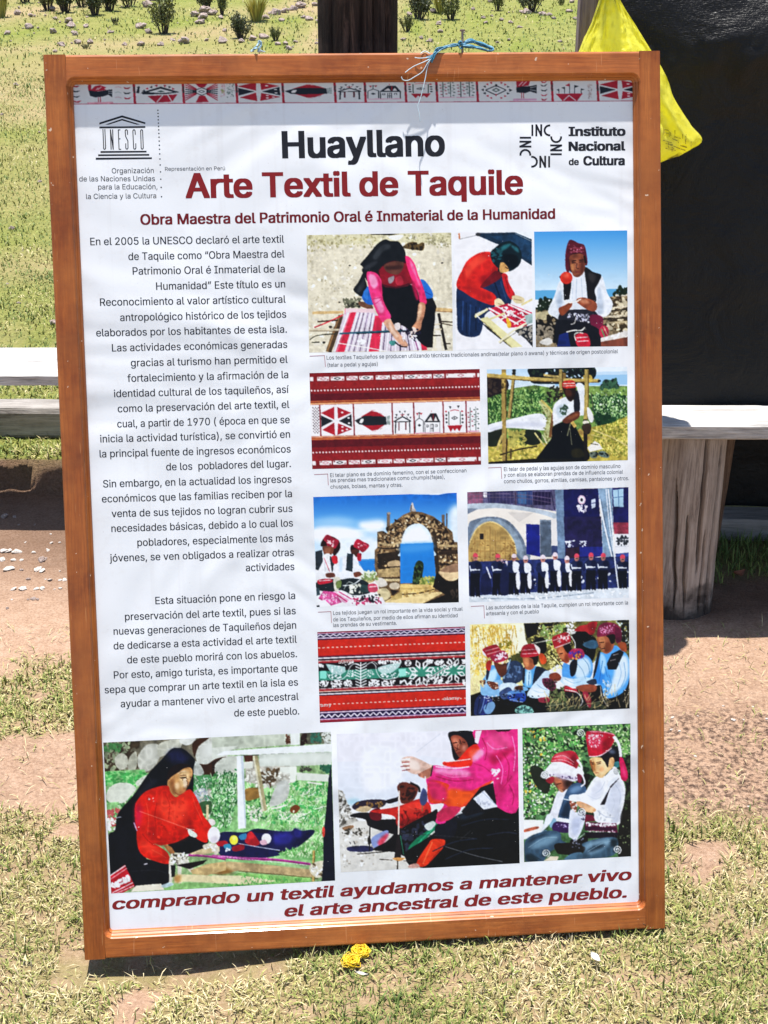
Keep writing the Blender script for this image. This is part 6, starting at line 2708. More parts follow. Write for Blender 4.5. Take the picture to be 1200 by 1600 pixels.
MAUVE = old_wood('grey_brown_post', 2, ((.14, .10, .095), (.25, .19, .175), (.34, .27, .25)))
SPROP = old_wood('brown_branch', 2, ((.04, .024, .016), (.12, .075, .05), (.20, .13, .09)))
KERB = old_wood('kerb_timber', 0, ((.12, .10, .09), (.24, .215, .19), (.33, .30, .27)))

orng = np.random.default_rng(21)

def plank(name, x0, x1, y0, y1, z0, z1, mat, parent=None, warp=.004, seg=40, skew=0.0):
    """sawn plank with eased, slightly wandering edges; shape in world space, origin at the parent"""
    V = []; F = []
    off = parent.location if parent else Vector((0, 0, 0))
    prof = [(0, .15), (.08, 0), (.92, 0), (1, .15), (1, .85), (.92, 1), (.08, 1), (0, .85)]
    s = orng.random()*50
    for i in range(seg+1):
        t = i/seg
        x = x0+(x1-x0)*t
        dy = (nz2(x+s, 0, 4)-.5)*2*warp; dz = (nz2(x+s, 5, 3)-.5)*2*warp*.6
        e1 = (nz2(x+s, 9, 14)-.5)*2*warp*.7; e2 = (nz2(x+s, 19, 14)-.5)*2*warp*.7
        for a, b in prof:
            yy = y0+(y1-y0)*a+dy+(e1 if a < .5 else e2)+skew*(x-x0)
            zz = z0+(z1-z0)*b+dz
            V.append((x-off.x, yy-off.y, zz-off.z))
    for i in range(seg):
        for k in range(8):
            l = (k+1) % 8
            F.append((i*8+k, (i+1)*8+k, (i+1)*8+l, i*8+l))
    F.append(tuple(range(8))); F.append(tuple(range(seg*8, seg*8+8))[::-1])
    o = mk_mesh(name, V, F, mat, parent)
    bm = bmesh.new(); bm.from_mesh(o.data); bmesh.ops.recalc_face_normals(bm, faces=bm.faces); bm.to_mesh(o.data); bm.free()
    return o

def trunk(name, cx, cy, z0, z1, rad, mat, parent=None, seg=56, rings=34, cracks=(), wob=.05, seed=0, flare=0.0, lean=(0, 0)):
    V = []; F = []
    off = parent.location if parent else Vector((0, 0, 0))
    for i in range(rings+1):
        t = i/rings
        z = z0+(z1-z0)*t
        for k in range(seg):
            a = 2*math.pi*k/seg
            r = rad(t) if callable(rad) else rad
            r *= 1+wob*2*(nz2(math.cos(a)*1.3+seed*3, math.sin(a)*1.3+t*1.2, 1.5)-.5)
            r *= 1+flare*(1-t)**3*(1+.8*(nz2(math.cos(a)+seed, math.sin(a), 3)-.5))
            for ca, drift, wd, dp, t0, t1 in cracks:
                q = (a-(ca+drift*t+.10*(nz2(t*3+ca, seed, 2)-.5)))
                q = (q+math.pi) % (2*math.pi)-math.pi
                ww = wd*min(1, max(0, (t-t0)*9))*min(1, max(0, (t1-t)*9))
                if ww > 0:
                    r *= 1-dp*math.exp(-(q/ww)**2)
            V.append((cx+lean[0]*t+r*math.cos(a)-off.x, cy+lean[1]*t+r*math.sin(a)-off.y, z-off.z))
    for i in range(rings):
        for k in range(seg):
            l = (k+1) % seg
            F.append((i*seg+k, i*seg+l, (i+1)*seg+l, (i+1)*seg+k))
    F.append(tuple(rings*seg+k for k in range(seg)))
    F.append(tuple(range(seg))[::-1])
    return mk_mesh(name, V, F, mat, parent, smooth=True)

# ------------------------------------------------------------------ bench beside the dark sheet
bz = .532
bench = thing('bench', 'grey plank bench on a cracked log stump in front of the black plastic sheet', 'bench', (1.05, 3.07, 0))
plank('seat', .27, 2.3, 3.005, 3.150, bz-.042, bz, GREY_X, bench, .0025, 70)
sx = (1083-600)/FPX*3.30
cr = [(-1.25, -.10, .040, .45, .30, 1.05), (-1.75, -.42, .036, .34, .12, .80), (-.80, .05, .06, .6, .05, 1.05), (-1.05, -.16, .028, .24, .08, .55), (-1.52, -.30, .028, .22, .1, .62), (-.35, .1, .05, .22, .1, 1)]
trunk('stump_leg', sx, 3.115, -.03, bz-.043, lambda t: .084+.004*t+.010*(1-t), STUMP, bench, seg=280, rings=60, cracks=cr, wob=.05, seed=2)
trunk('stump_leg', 2.05, 3.10, -.03, bz-.043, lambda t: .09, STUMP, bench, seg=60, rings=24, cracks=cr[:4], wob=.10, seed=5)
side = trunk('side_prop', sx+.106, 3.235, -.03, bz-.043, lambda t: .016+.010*t, SPROP, bench, seg=30, rings=24, wob=.2, seed=8, lean=(.012, 0))
side['label'] = 'thin brown branch propped behind the stump'

# ------------------------------------------------------------------ bench on the left, plank on the bank
lb = thing('bench', 'long bleached plank bench behind the left edge of the information board', 'bench', (-1.2, 3.75, 0))
plank('seat', -2.6, -.22, 3.625, 3.895, .412, .450, GREY_X, lb, .003, 80)
trunk('stump_leg', -.42, 3.76, -.02, .412, lambda t: .085, STUMP, lb, seg=50, rings=20, cracks=cr[:4], wob=.1, seed=3)
trunk('stump_leg', -1.55, 3.76, -.02, .412, lambda t: .085, STUMP, lb, seg=50, rings=20, cracks=cr[:4], wob=.1, seed=4)
bp = thing('plank', 'thick dark faced plank lying on the grass bank behind the left bench', 'plank', (-1.2, 4.1, .1))
plank('timber', -2.8, -.1, 4.045, 4.150, .095, .197, GREY_DK, bp, .004, 80)

# ------------------------------------------------------------------ post the board leans on
dp = thing('wooden_post', 'dark charred wooden post rising behind the top of the information board', 'post', (-.045, 2.50, 0))
trunk('shaft', -.045, 2.50, -.05, 1.66, lambda t: .069, DARKPOST, dp, seg=110, rings=60, wob=.05, seed=6,
      cracks=[(-1.2, .05, .03, .12, 0, 1.1), (-1.75, -.04, .025, .12, 0, 1.1), (-2.3, .03, .03, .10, 0, 1.1), (-.75, .05, .05, .2, 0, 1.1), (-1.5, .02, .015, .10, .3, 1.1)])

# ------------------------------------------------------------------ stall: post, black sheet, kerb timber
sp_ = thing('wooden_post', 'squared grey brown corner post at the edge of the black plastic sheet', 'post', (.445, 3.19, 0))
def box_mesh(name, x0, x1, y0, y1, z0, z1, mat, parent, bev=.004):
    off = parent.location
    me = bpy.data.meshes.new(name)
    bm = bmesh.new()
    bmesh.ops.create_cube(bm, size=1)
    for v in bm.verts:
        v.co = Vector(((x0+x1)/2+v.co.x*(x1-x0)-off.x, (y0+y1)/2+v.co.y*(y1-y0)-off.y, (z0+z1)/2+v.co.z*(z1-z0)-off.z))
    bmesh.ops.bevel(bm, geom=bm.edges[:], offset=bev, segments=2, affect='EDGES')
    bm.to_mesh(me); bm.free()
    me.materials.append(mat)
    o = bpy.data.objects.new(name, me)
    COL.objects.link(o); o.parent = parent
    return o
box_mesh('shaft', .428, .466, 3.162, 3.215, -.05, 2.38, MAUVE, sp_)
kb = thing('kerb_timber', 'low grey timber lying on the ground under the black plastic sheet', 'timber', (1.6, 3.53, 0))
plank('timber', .52, 4.2, 3.495, 3.60, -.03, .062, KERB, kb, .004, 60)

tm = Node('black_plastic_sheet')
tc = tm.coord()
m1 = tm.n('Mapping'); m1.inputs['Scale'].default_value = (90, 90, 420)
m2 = tm.n('Mapping'); m2.inputs['Scale'].default_value = (420, 90, 90)
for m in (m1, m2):
    tm.l(tm.n('TexCoord').outputs['Object'], m.inputs[0])
wv = tm.n('Math', operation='ADD')
tm.l(tm.noise(m1.outputs[0], 1.0, 2, .5), wv.inputs[0]); tm.l(tm.noise(m2.outputs[0], 1.0, 2, .5), wv.inputs[1])
cr1 = tm.noise(tc, 7, 6, .62, 1.2)
ad = tm.n('Math', operation='MULTIPLY_ADD'); ad.inputs[1].default_value = .12
tm.l(wv.outputs[0], ad.inputs[0]); tm.l(cr1, ad.inputs[2])
tm.base(tm.ramp(tm.noise(tc, 3, 4, .6), [(.3, (.0042, .0036, .0032)), (.7, (.0085, .0075, .007))]))
tm.set(Roughness=.40)
tm.b.inputs['Specular IOR Level'].default_value = .24
tm.bump(ad.outputs[0], .6, .02)
nx, nz = 170, 150
V = []; F = []
tx0, tx1 = .470, 4.2
for layer in (0, 1):
    for j in range(nz+1):
        # up the leaning front, then back over the stall as its roof
        if j <= 120:
            z = .500+1.93*j/120; yb = 3.165+.158*(z-.5)
        else:
            t = (j-120)/30
            z = 2.43+.12*t+.03*math.sin(t*9); yb = 3.47+1.7*t
        for i in range(nx+1):
            x = tx0+(tx1-tx0)*(i/nx)**1.5
            w = .020*(nz2(x, z, 1.6, 3)-.5)+.012*(nz2(x*1.0, z*3.0, 2.2, 3)-.5)+.006*(nz2(x, z, 14, 2)-.5)
            b = .06*math.exp(-((x-.90)/.26)**2-((z-1.36)/.10)**2)
            b += .030*math.exp(-((x-.90)/.24)**2-((z-1.32)/.10)**2)*(abs(nz2(x, z, 22, 3)-.5)*2-.3)
            y = yb+(w-b*.8)*min(1, max(0, (z-.5)*2.5))
            V.append((x, y+layer*.0012, z+(layer*.0012 if j > 120 else 0)))
W_ = nx+1
N1 = W_*(nz+1)
for j in range(nz):
    for i in range(nx):
        a = j*W_+i
        F.append((a, a+1, a+W_+1, a+W_))
        F.append((N1+a+1, N1+a, N1+a+W_, N1+a+W_+1))
tarp = mk_mesh('plastic_sheet', V, F, tm.m, smooth=True)
tag(tarp, 'creased black plastic sheet leaning up behind the bench seat as the wall of a stall', 'plastic sheet')
V = []; F = []
nx, nz = 90, 40
for layer in (0, 1):
    for j in range(nz+1):
        z = .050+1.35*j/nz
        for i in range(nx+1):
            x = .53+3.6*i/nx
            V.append((x, 3.625+.03*(nz2(x+9, z, 2, 3)-.5)+.02*math.sin(x*17+nz2(x, z, 1)*4)*.5+layer*.0012, z))
W_ = nx+1; N1 = W_*(nz+1)
for j in range(nz):
    for i in range(nx):
        a = j*W_+i
        F.append((a, a+1, a+W_+1, a+W_)); F.append((N1+a+1, N1+a, N1+a+W_, N1+a+W_+1))
back_sheet = mk_mesh('plastic_sheet', V, F, tm.m, smooth=True)
tag(back_sheet, 'dark plastic sheet hanging in the shade under the bench down to the kerb timber', 'plastic sheet')

# ------------------------------------------------------------------ yellow carrier bag
ym = Node('thin_yellow_plastic')
yc = ym.coord()
crk = ym.noise(yc, 26, 5, .6, 1.0)
yb = ym.ramp(crk, [(.3, (.92, .86, .07)), (.6, (.95, .92, .16))])
ym.base(yb)
ym.set(Roughness=.33)
ym.bump(crk, .4, .015)
tr = ym.n('BsdfTranslucent')
ym.l(yb, tr.inputs[0])
mx = ym.n('MixShader'); mx.inputs[0].default_value = .62
out = ym.t.nodes['Material Output']
ym.l(ym.b.outputs[0], mx.inputs[1]); ym.l(tr.outputs[0], mx.inputs[2]); ym.l(mx.outputs[0], out.inputs[0])
BY = 3.085
bag = thing('carrier_bag', 'yellow plastic carrier bag hanging by its knotted neck from the corner post', 'bag', tuple(at(950, -90, BY)))
L_ = [(948, -95), (941, -50), (938, -20), (936, 0), (922, 40), (905, 80), (893, 125), (886, 170), (893, 215), (908, 250), (930, 268)]
R_ = [(956, -95), (957, -50), (962, -20), (969, 0), (992, 38), (1018, 80), (1040, 118), (1052, 152), (1076, 190), (1096, 216), (1078, 234)]
B_ = [None]
ns = 90; nr = 70
Lp = spline(L_, 8); Rp = spline(R_, 8)
li = np.linspace(0, len(Lp)-1, nr)
V = []; F = []
for j in range(nr):
    i0 = int(li[j]); i1 = min(i0+1, len(Lp)-1); f = li[j]-i0
    a = Lp[i0]*(1-f)+Lp[i1]*f; b = Rp[i0]*(1-f)+Rp[i1]*f
    t = j/(nr-1)
    PA, PB = at(a[0], a[1], BY), at(b[0], b[1], BY)
    half = (PB-PA).length/2
    depth = half*(1-.45*t)*(1-sst(.86, 1, t)*.93)
    for k in range(ns):
        th = 2*math.pi*k/ns
        c, s = math.cos(th), math.sin(th)
        cc = math.copysign(abs(c)**.8, c)
        q = PA.lerp(PB, .5+.5*cc)
        fold = (math.sin(th*9+1.3)*.5+math.sin(th*15+.5+t*2)*.35)*(.09+.13*(1-t))*half*min(1, t*4)
        wr_ = (.022*(nz2(c*2+t*3, s*2+t*5, 2.4, 3)-.5)+.010*(nz2(c*3+t*9, s*3-t*4, 5, 2)-.5))*min(1, t*3)
        d = depth*s+fold*s*s*(1 if s > 0 else -1)+wr_
        sag = -.012*s*s*sst(.8, 1, t)
        V.append((q.x+fold*.18*(1-abs(c)), q.y-d, q.z+sag+.006*(nz2(c*3+9, t*3, 3)-.5)*(t > .8)))
for j in range(nr-1):
    for k in range(ns):
        l = (k+1) % ns
        F.append((j*ns+k, (j+1)*ns+k, (j+1)*ns+l, j*ns+l))
F.append(tuple((nr-1)*ns+k for k in range(ns)))
F.append(tuple(range(ns))[::-1])
V = [(v[0]-bag.location.x, v[1]-bag.location.y, v[2]-bag.location.z) for v in V]
o = mk_mesh('sack', V, F, ym.m, bag, smooth=True)
bm = bmesh.new(); bm.from_mesh(o.data); bmesh.ops.recalc_face_normals(bm, faces=bm.faces); bm.to_mesh(o.data); bm.free()
nb = at(952, -95, BY)-bag.location
P = [nb+Vector((0, 0, -.006)), nb+Vector((-.020, .01, .03)), nb+Vector((-.040, .045, .085)), nb+Vector((-.034, .055, .092)), nb+Vector((-.022, .045, .085)), nb+Vector((.005, .01, .03)), nb+Vector((.003, 0, -.006))]
mk_mesh('handle', *tube(spline([tuple(p) for p in P], 6), .006, 8), ym.m, bag, smooth=True)
# faint dark printing inside the folded film, seen through it on the lower right
pk = Node('faint_bag_printing'); pk.base((.42, .36, .03)); pk.set(Roughness=.5)
# (illegible strokes follow the bag's own front surface)
from mathutils.bvhtree import BVHTree
bv = BVHTree.FromPolygons([Vector(v) for v in V], [tuple(f) for f in F])
cam0 = Vector((0, 0, CAMZ))-bag.location
sv, sf = [], []
for i in range(34):
    u = 1035+44*orng.random(); w = 196+orng.random()*34+(u-1035)*.35
    dv = (6+4*orng.random(), 1.5) if i % 2 else (1.2, 5+3*orng.random())
    q = []
    for du, dw in ((0, 0), (1, 0), (1, 1), (0, 1)):
        uu = u+du*dv[0]; ww = w+dw*dv[1]+du*dv[0]*.3
        h = bv.ray_cast(cam0, ray(uu, ww).normalized())
        if h[0] is None:
            break
        q.append(h[0]+h[1]*.0008*(1 if h[1].y < 0 else -1))
    if len(q) == 4:
        sf.append(tuple(range(len(sv), len(sv)+4))); sv += q
if sf:
    mk_mesh('printing', sv, sf, pk.m, bag)

# ------------------------------------------------------------------ nail and blue twine on the board's top rail
steel = Node('rusty_steel').set(Metallic=.6, Roughness=.55); steel.base((.28, .21, .17))
def brd(u, v, z):
    b = bl(u, v, z)
    return b
n0 = bl(722.5, 84, -.010); n1 = bl(722.5, 47.5, -.010)
V1, F1 = tube([n0, n1], .0019, 10)
hd = n1
ax = (n1-n0).normalized()
V2, F2 = tube([hd-ax*.0008, hd+ax*.0008], .0045, 14)
mk_mesh('nail', *join([(V1, F1), (V2, F2)]), steel.m, board, smooth=False)
tw = Node('blue_polypropylene_twine')
tw.base(tw.ramp(tw.noise(tw.coord(), 260, 3, .6), [(.3, (.015, .10, .19)), (.55, (.045, .21, .32)), (.8, (.16, .36, .44))]))
tw.set(Roughness=.45)
twp = Node('frayed_pale_twine'); twp.base((.45, .55, .60)); twp.set(Roughness=.5)
twine = thing('twine', 'bundle of blue plastic twine tied round the nail on the top of the frame', 'twine', tuple(BM @ bl(722, 72, .004)))
twine.rotation_euler = BM.to_euler()
TI = (BM.to_euler().to_matrix().to_4x4())
TW = Matrix.Translation(twine.location) @ TI
TWI = TW.inverted()
def tp(pts):
    return [tuple(TWI @ (BM @ bl(u, v, z))) for u, v, z in pts]
parts = []
for i in range(11):
    j = lambda s: float(orng.normal(0, s))
    P = [(722+j(.8), 70+j(1.5), -.010+j(.002)), (735, 64+j(1.6), -.014+j(.003)), (752, 69+j(2), -.018+j(.003)), (768+j(1), 75+j(1.2), -.016+j(.002)), (770.5+j(.6), 78+j(.6), -.014+j(.002)),
         (764, 79.5+j(.6), -.010+j(.002)), (750, 76+j(1.5), -.009+j(.002)), (735, 72+j(1.6), -.008+j(.002)), (721+j(.8), 71+j(1), -.007+j(.002))]
    parts.append(tube(spline(tp(P), 7), .0010, 6))
loop = mk_mesh('loop', *join(parts), tw.m, twine, smooth=True)
parts = []
for i in range(12):
    j = lambda s: float(orng.normal(0, s))
    P = [(721+j(.6), 69+j(1.5), -.008+j(.002)), (708, 70+j(1.3), -.006+j(.002)), (695, 74+j(1.6), -.003+j(.002)), (682, 80+j(2.2), .003+j(.001)), (676+j(1.5), 88+j(2), .003+j(.0008)), (670+j(2.5), 95+j(3), .0025)]
    parts.append(tube(spline(tp(P), 7), .0009, 6))
mk_mesh('tail', *join(parts), tw.m, twine, smooth=True)
parts = []
for P in ([(675, 90, .003), (668, 99, .004), (660, 112, .003), (648, 120, .0025), (638, 125.5, .002), (630, 125, .002), (627, 120, .002)],
          [(672, 92, .003), (662, 97, .004), (648, 103, .003), (640, 108, .002), (633, 113.5, .003)],
          [(674, 90, .003), (668, 104, .0025), (665, 120, .003), (662, 134, .004), (657.5, 152, .003), (653, 166, .003), (655, 178, .004), (656.5, 190, .004)],
          [(676, 88, .003), (668, 90, .003), (656, 91, .004), (648, 90, .003)],
          [(672, 84, .003), (664, 80, .000), (657, 84, .002)]):
    parts.append(tube(spline(tp(P), 7), .00075, 6))
mk_mesh('frayed_strand', *join(parts), twp.m, twine, smooth=True)
kp = []
for i in range(5):
    a = i*1.1
    P = [(719+3.2*math.cos(t)+i*.4, 70+5.0*math.sin(t)+i*.5-1, -.010+.012*math.cos(t+a)) for t in np.linspace(0, 6.28, 9)[:-1]]
    kp.append(tube(spline(tp(P), 4, True), .0011, 6, True))
mk_mesh('knot', *join(kp), tw.m, twine, smooth=True)

kn = thing('twine_knot', 'small pale blue twine knot on the top rail above the title', 'twine', tuple(BM @ bl(401, 80, -.006)))
kn.rotation_euler = BM.to_euler()
KI = (Matrix.Translation(kn.location) @ TI).inverted()
kpts = lambda pts: [tuple(KI @ (BM @ bl(u, v, z))) for u, v, z in pts]
pk_ = []
for i in range(6):
    j = lambda s: float(orng.normal(0, s))
    pk_.append(tube(spline(kpts([(392+j(1.5), 80.5+j(.5), -.006+j(.002)), (397+j(1), 77.5+j(1), -.004+j(.002)), (401+j(1), 75+j(1.5), -.003+j(.003)), (403+j(1), 69+j(2), -.005+j(.002)), (405+j(1.5), 64+j(1.5), -.006+j(.002)), (407+j(1), 70, -.007+j(.002)), (404+j(1), 78+j(1), -.005), (412+j(2), 81, -.007)]), 6), .0010, 6))
tw2 = Node('pale_blue_twine'); tw2.base(tw2.ramp(tw2.noise(tw2.coord(), 300, 3, .6), [(.35, (.06, .20, .27)), (.6, (.42, .56, .62))])); tw2.set(Roughness=.5)
mk_mesh('knot', *join(pk_), tw2.m, kn, smooth=True)

# ------------------------------------------------------------------ yellow string tangle, petals, leaves on the grass
ys_ = Node('yellow_string'); ys_.base((.70, .46, .010)); ys_.set(Roughness=.45)
c0 = gp(556, 1509)
tg = thing('string_tangle', 'small bright yellow tangle of plastic string lying in the grass below the board', 'string', tuple(c0))
prt = []
for i in range(70):
    cx_, cy_ = ((.007, .015) if i % 2 else (-.008, -.008))
    r0 = .004+.010*orng.random(); ph = orng.random()*6.28; tl = orng.random()*.8
    P = [(cx_+orng.normal(0, .0025)+r0*math.cos(t), cy_+r0*.9*math.sin(t), .010+.008*orng.random()+r0*.6*tl*.7*math.sin(t+ph)) for t in np.linspace(0, 6.28, 10)[:-1]]
    prt.append(tube(spline(np.array(P)+orng.normal(0, .0012, (9, 3)), 4, True), .0006, 5, True))
mk_mesh('strand', *join(prt), ys_.m, tg, smooth=True)

def leaf_mesh(l, w, curl, seed):
    V = []; F = []
    n = 7
    for i in range(n+1):
        t = i/n
        ww = w*math.sin(math.pi*min(.97, max(.04, t**.85)))
        z = curl*(t-.5)**2*4+.002*math.sin(seed+t*5)
        for s in (-1, 0, 1):
            V.append((l*(t-.5), s*ww*.5, z+abs(s)*curl*.5))
    for i in range(n):
        for k in range(2):
            a = i*3+k
            F.append((a, a+1, a+4, a+3))
    V2 = V+[(v[0], v[1], v[2]+.0006) for v in V]
    N = len(V)
    return V2, [f[::-1] for f in F]+[tuple(i+N for i in f) for f in F]
pw = Node('white_petal'); pw.base((.55, .52, .47)); pw.set(Roughness=.6)
lw = Node('dry_red_leaf'); lw.base((.22, .075, .035)); lw.set(Roughness=.7)
for u, v, lab, nm, cat, mat, l, w, rz in (
        (929, 1517, 'largest white petal lying in the grass right of the yellow string', 'petal', 'petal', pw, .024, .012, -1.0),
        (921, 1478, 'narrow white petal in the grass close under the frame', 'petal', 'petal', pw, .020, .007, -.9),
        (1005, 1474, 'small curled petal under the right end of the frame', 'petal', 'petal', pw, .014, .007, .4),
        (565, 1540, 'striped dry scrap below the yellow string', 'scrap', 'scrap', pw, .022, .006, -.1),
        (1152, 912, 'reddish brown fallen leaf in the shade right of the stump', 'leaf', 'leaf', lw, .045, .026, .6)):
    p = gp(u, v)
    o = mk_mesh(nm, *leaf_mesh(l, w, .005, u), mat)
    o.location = (p.x, p.y, p.z+.016)
    o.rotation_euler = (.15, .1, rz)
    tag(o, lab, cat)

# ------------------------------------------------------------------ stones
sm = Node('pinkish_stone')
scd = sm.coord(kind='Object')
sm.base(sm.ramp(sm.noise(scd, 3, 5, .65), [(.3, (.20, .14, .12)), (.5, (.34, .26, .225)), (.7, (.48, .40, .36))]))
sm.set(Roughness=.9); sm.bump(sm.noise(scd, 9, 5, .7), .5, .03)
fm = Node('pale_stone_flake')
fm.base(fm.ramp(fm.noise(fm.coord(), 2.5, 4, .6), [(.3, (.26, .21, .18)), (.6, (.47, .43, .39))]))
fm.set(Roughness=.85)
def rock(seed, fl, mat):
    bm = bmesh.new()
    bmesh.ops.create_icosphere(bm, subdivisions=3, radius=1)
    for v in bm.verts:
        p = v.co.normalized()
        k = 1+.55*mnoise.noise(p*1.1+Vector((seed*7.3, 0, 0)))+.25*mnoise.noise(p*2.6+Vector((0, seed*3.1, 0)))
        # flatten some facets
        for i in range(5):
            d = Vector((math.sin(seed*5+i*2.1), math.cos(seed*3+i*1.7), math.sin(i*1.3+seed))).normalized()
            q = p.dot(d)*k
            if q > .72:
                k *= .72/q
        v.co = Vector((p.x*k, p.y*k*.8, p.z*k*fl))
    me = bpy.data.meshes.new('stone')
    bm.to_mesh(me); bm.free()
    me.materials.append(mat)
    return me
ROCKS = [rock(i+1, .62, sm.m) for i in range(5)]
FLAKES = [rock(i+20, .34, fm.m) for i in range(5)]
def put_stone(me, name, p, r, label, cat, group, sink=.25):
    o = bpy.data.objects.new(name, me)
    COL.objects.link(o)
    r *= .9
    o.scale = (r, r, r)
    o.rotation_euler = (orng.normal(0, .15), orng.normal(0, .15), orng.random()*6.28)
    o.location = (p.x, p.y, p.z+r*(.45-sink))
    return tag(o, label, cat, group)
depth_of = lambda p: p.y*cp-(p.z-CAMZ)*sp
# pale flakes on the bare soil at the left
FL = [(8, 872, 11), (15, 870, 9), (27, 874, 10), (5, 882, 8), (22, 880, 7), (17, 890, 10), (12, 896, 9), (34, 880, 5), (54, 874, 6), (66, 876, 12, 1), (60, 891, 8), (58, 899, 7), (67, 899, 9), (75, 861, 5), (81, 857, 5),
      (94, 855, 4), (79, 914, 7), (94, 921, 5), (95, 915, 5), (102, 917, 6), (67, 920, 6), (66, 927, 6), (58, 928, 6), (56, 931, 5), (36, 929, 9), (38, 933, 7), (22, 932, 7), (45, 912, 6, 1), (35, 902, 5, 1), (40, 853, 3), (86, 926, 3), (53, 942, 6, 1),
      (60, 945, 5, 1), (49, 940, 4, 1), (30, 826, 3, 1), (55, 826, 3, 1), (80, 842, 3), (24, 818, 5, 1), (8, 815, 9, 1), (12, 958, 5, 1), (45, 946, 4, 1), (94, 898, 3), (72, 907, 3), (20, 948, 3)]
for f in FL:
    p = gp(f[0], f[1])
    r = f[2]/FPX*depth_of(p)*.8
    dk = len(f) > 3
    put_stone(random.Random(f[0]).choice(ROCKS if dk else FLAKES), 'pebble' if not dk else 'stone', p, r,
              'dull brown stone on the bare soil left of the board' if dk else 'flat pale pebble on the bare soil left of the board', 'stone' if dk else 'pebble',
              'brown stones on the bare soil left of the board' if dk else 'pale pebbles on the bare soil left of the board')
for f in [(1050, 1130, 5), (1090, 1120, 3), (1145, 1140, 6), (1160, 1137, 3), (1085, 1196, 4), (1175, 1119, 3), (1048, 1145, 4), (1060, 1158, 4), (1170, 1265, 4), (1196, 1138, 4), (1130, 1108, 3), (1110, 1035, 3), (1180, 1020, 2)]:
    p = gp(f[0], f[1])
    put_stone(FLAKES[f[0] % 5], 'pebble', p, f[2]/FPX*depth_of(p)*.8, 'flat pale pebble on the bare soil right of the board', 'pebble', 'pale pebbles on the bare soil right of the board')
# stones on the grassy slope
ST = [(46, 44, 7), (12, 54, 6), (84, 53, 6), (108, 35, 7), (113, 42, 8), (27, 21, 6), (48, 25, 4), (97, 71, 7), (86, 81, 4), (117, 53, 6), (135, 44, 5), (172, 51, 5), (141, 68, 6), (122, 67, 6), (87, 31, 4), (83, 17, 6), (220, 44, 8), (233, 52, 6), (221, 72, 7), (252, 71, 6),
      (288, 65, 9), (270, 64, 4), (195, 70, 5), (232, 9, 9), (240, 3, 8), (305, 25, 7), (320, 17, 10), (332, 23, 9), (318, 30, 8), (346, 31, 5), (313, 38, 7), (348, 67, 9), (377, 66, 6), (395, 63, 7), (412, 60, 7), (434, 71, 5), (451, 77, 6), (447, 69, 5), (430, 20, 9), (446, 20, 7), (470, 12, 10), (458, 14, 7),
      (492, 8, 6), (483, 33, 6), (415, 30, 6), (440, 34, 5), (497, 35, 5), (475, 30, 4), (462, 68, 4), (494, 68, 3), (351, 49, 4), (323, 66, 4), (640, 27, 6), (677, 18, 6), (685, 41, 5), (688, 51, 5), (658, 62, 4), (672, 66, 5), (739, 15, 4), (767, 4, 5), (822, 21, 8), (798, 36, 5), (811, 43, 4), (759, 36, 4), (848, 25, 6), (858, 24, 5), (865, 29, 4), (889, 21, 5),
      (875, 67, 4), (795, 66, 3), (777, 67, 3), (630, 64, 4), (700, 7, 5), (893, 6, 5), (755, 30, 4), (783, 32, 4), (768, 27, 3), (898, 32, 4)]
for f in ST:
    p = gp(f[0], f[1]+f[2]*.3)
    put_stone(ROCKS[(f[0]*7+f[1]) % 5], 'stone', p, f[2]/FPX*depth_of(p)*1.25, 'pinkish grey stone lying on the far grassy slope', 'stone', 'stones scattered on the far grassy slope', .1)
k = 0
while k < 80:
    u = orng.random()*910; v = 2+orng.random()**1.3*115
    if 500 < u < 622:
        continue
    p = gp(u, v)
    if p.y > 58:
        continue
    k += 1
    put_stone(ROCKS[k % 5], 'stone', p, (1.1+2.4*orng.random()**2)/FPX*depth_of(p), 'pinkish grey stone lying on the far grassy slope', 'stone', 'stones scattered on the far grassy slope', .1)
for f in [(3, 180, 4), (62, 287, 5), (25, 134, 6), (18, 361, 7), (84, 507, 9), (30, 480, 5), (62, 210, 3), (12, 446, 4)]:
    p = gp(f[0], f[1])
    put_stone(ROCKS[f[0] % 5], 'stone', p, f[2]/FPX*depth_of(p), 'stone half sunk in the turf between the left bench and the slope', 'stone', 'stones in the turf behind the left bench')

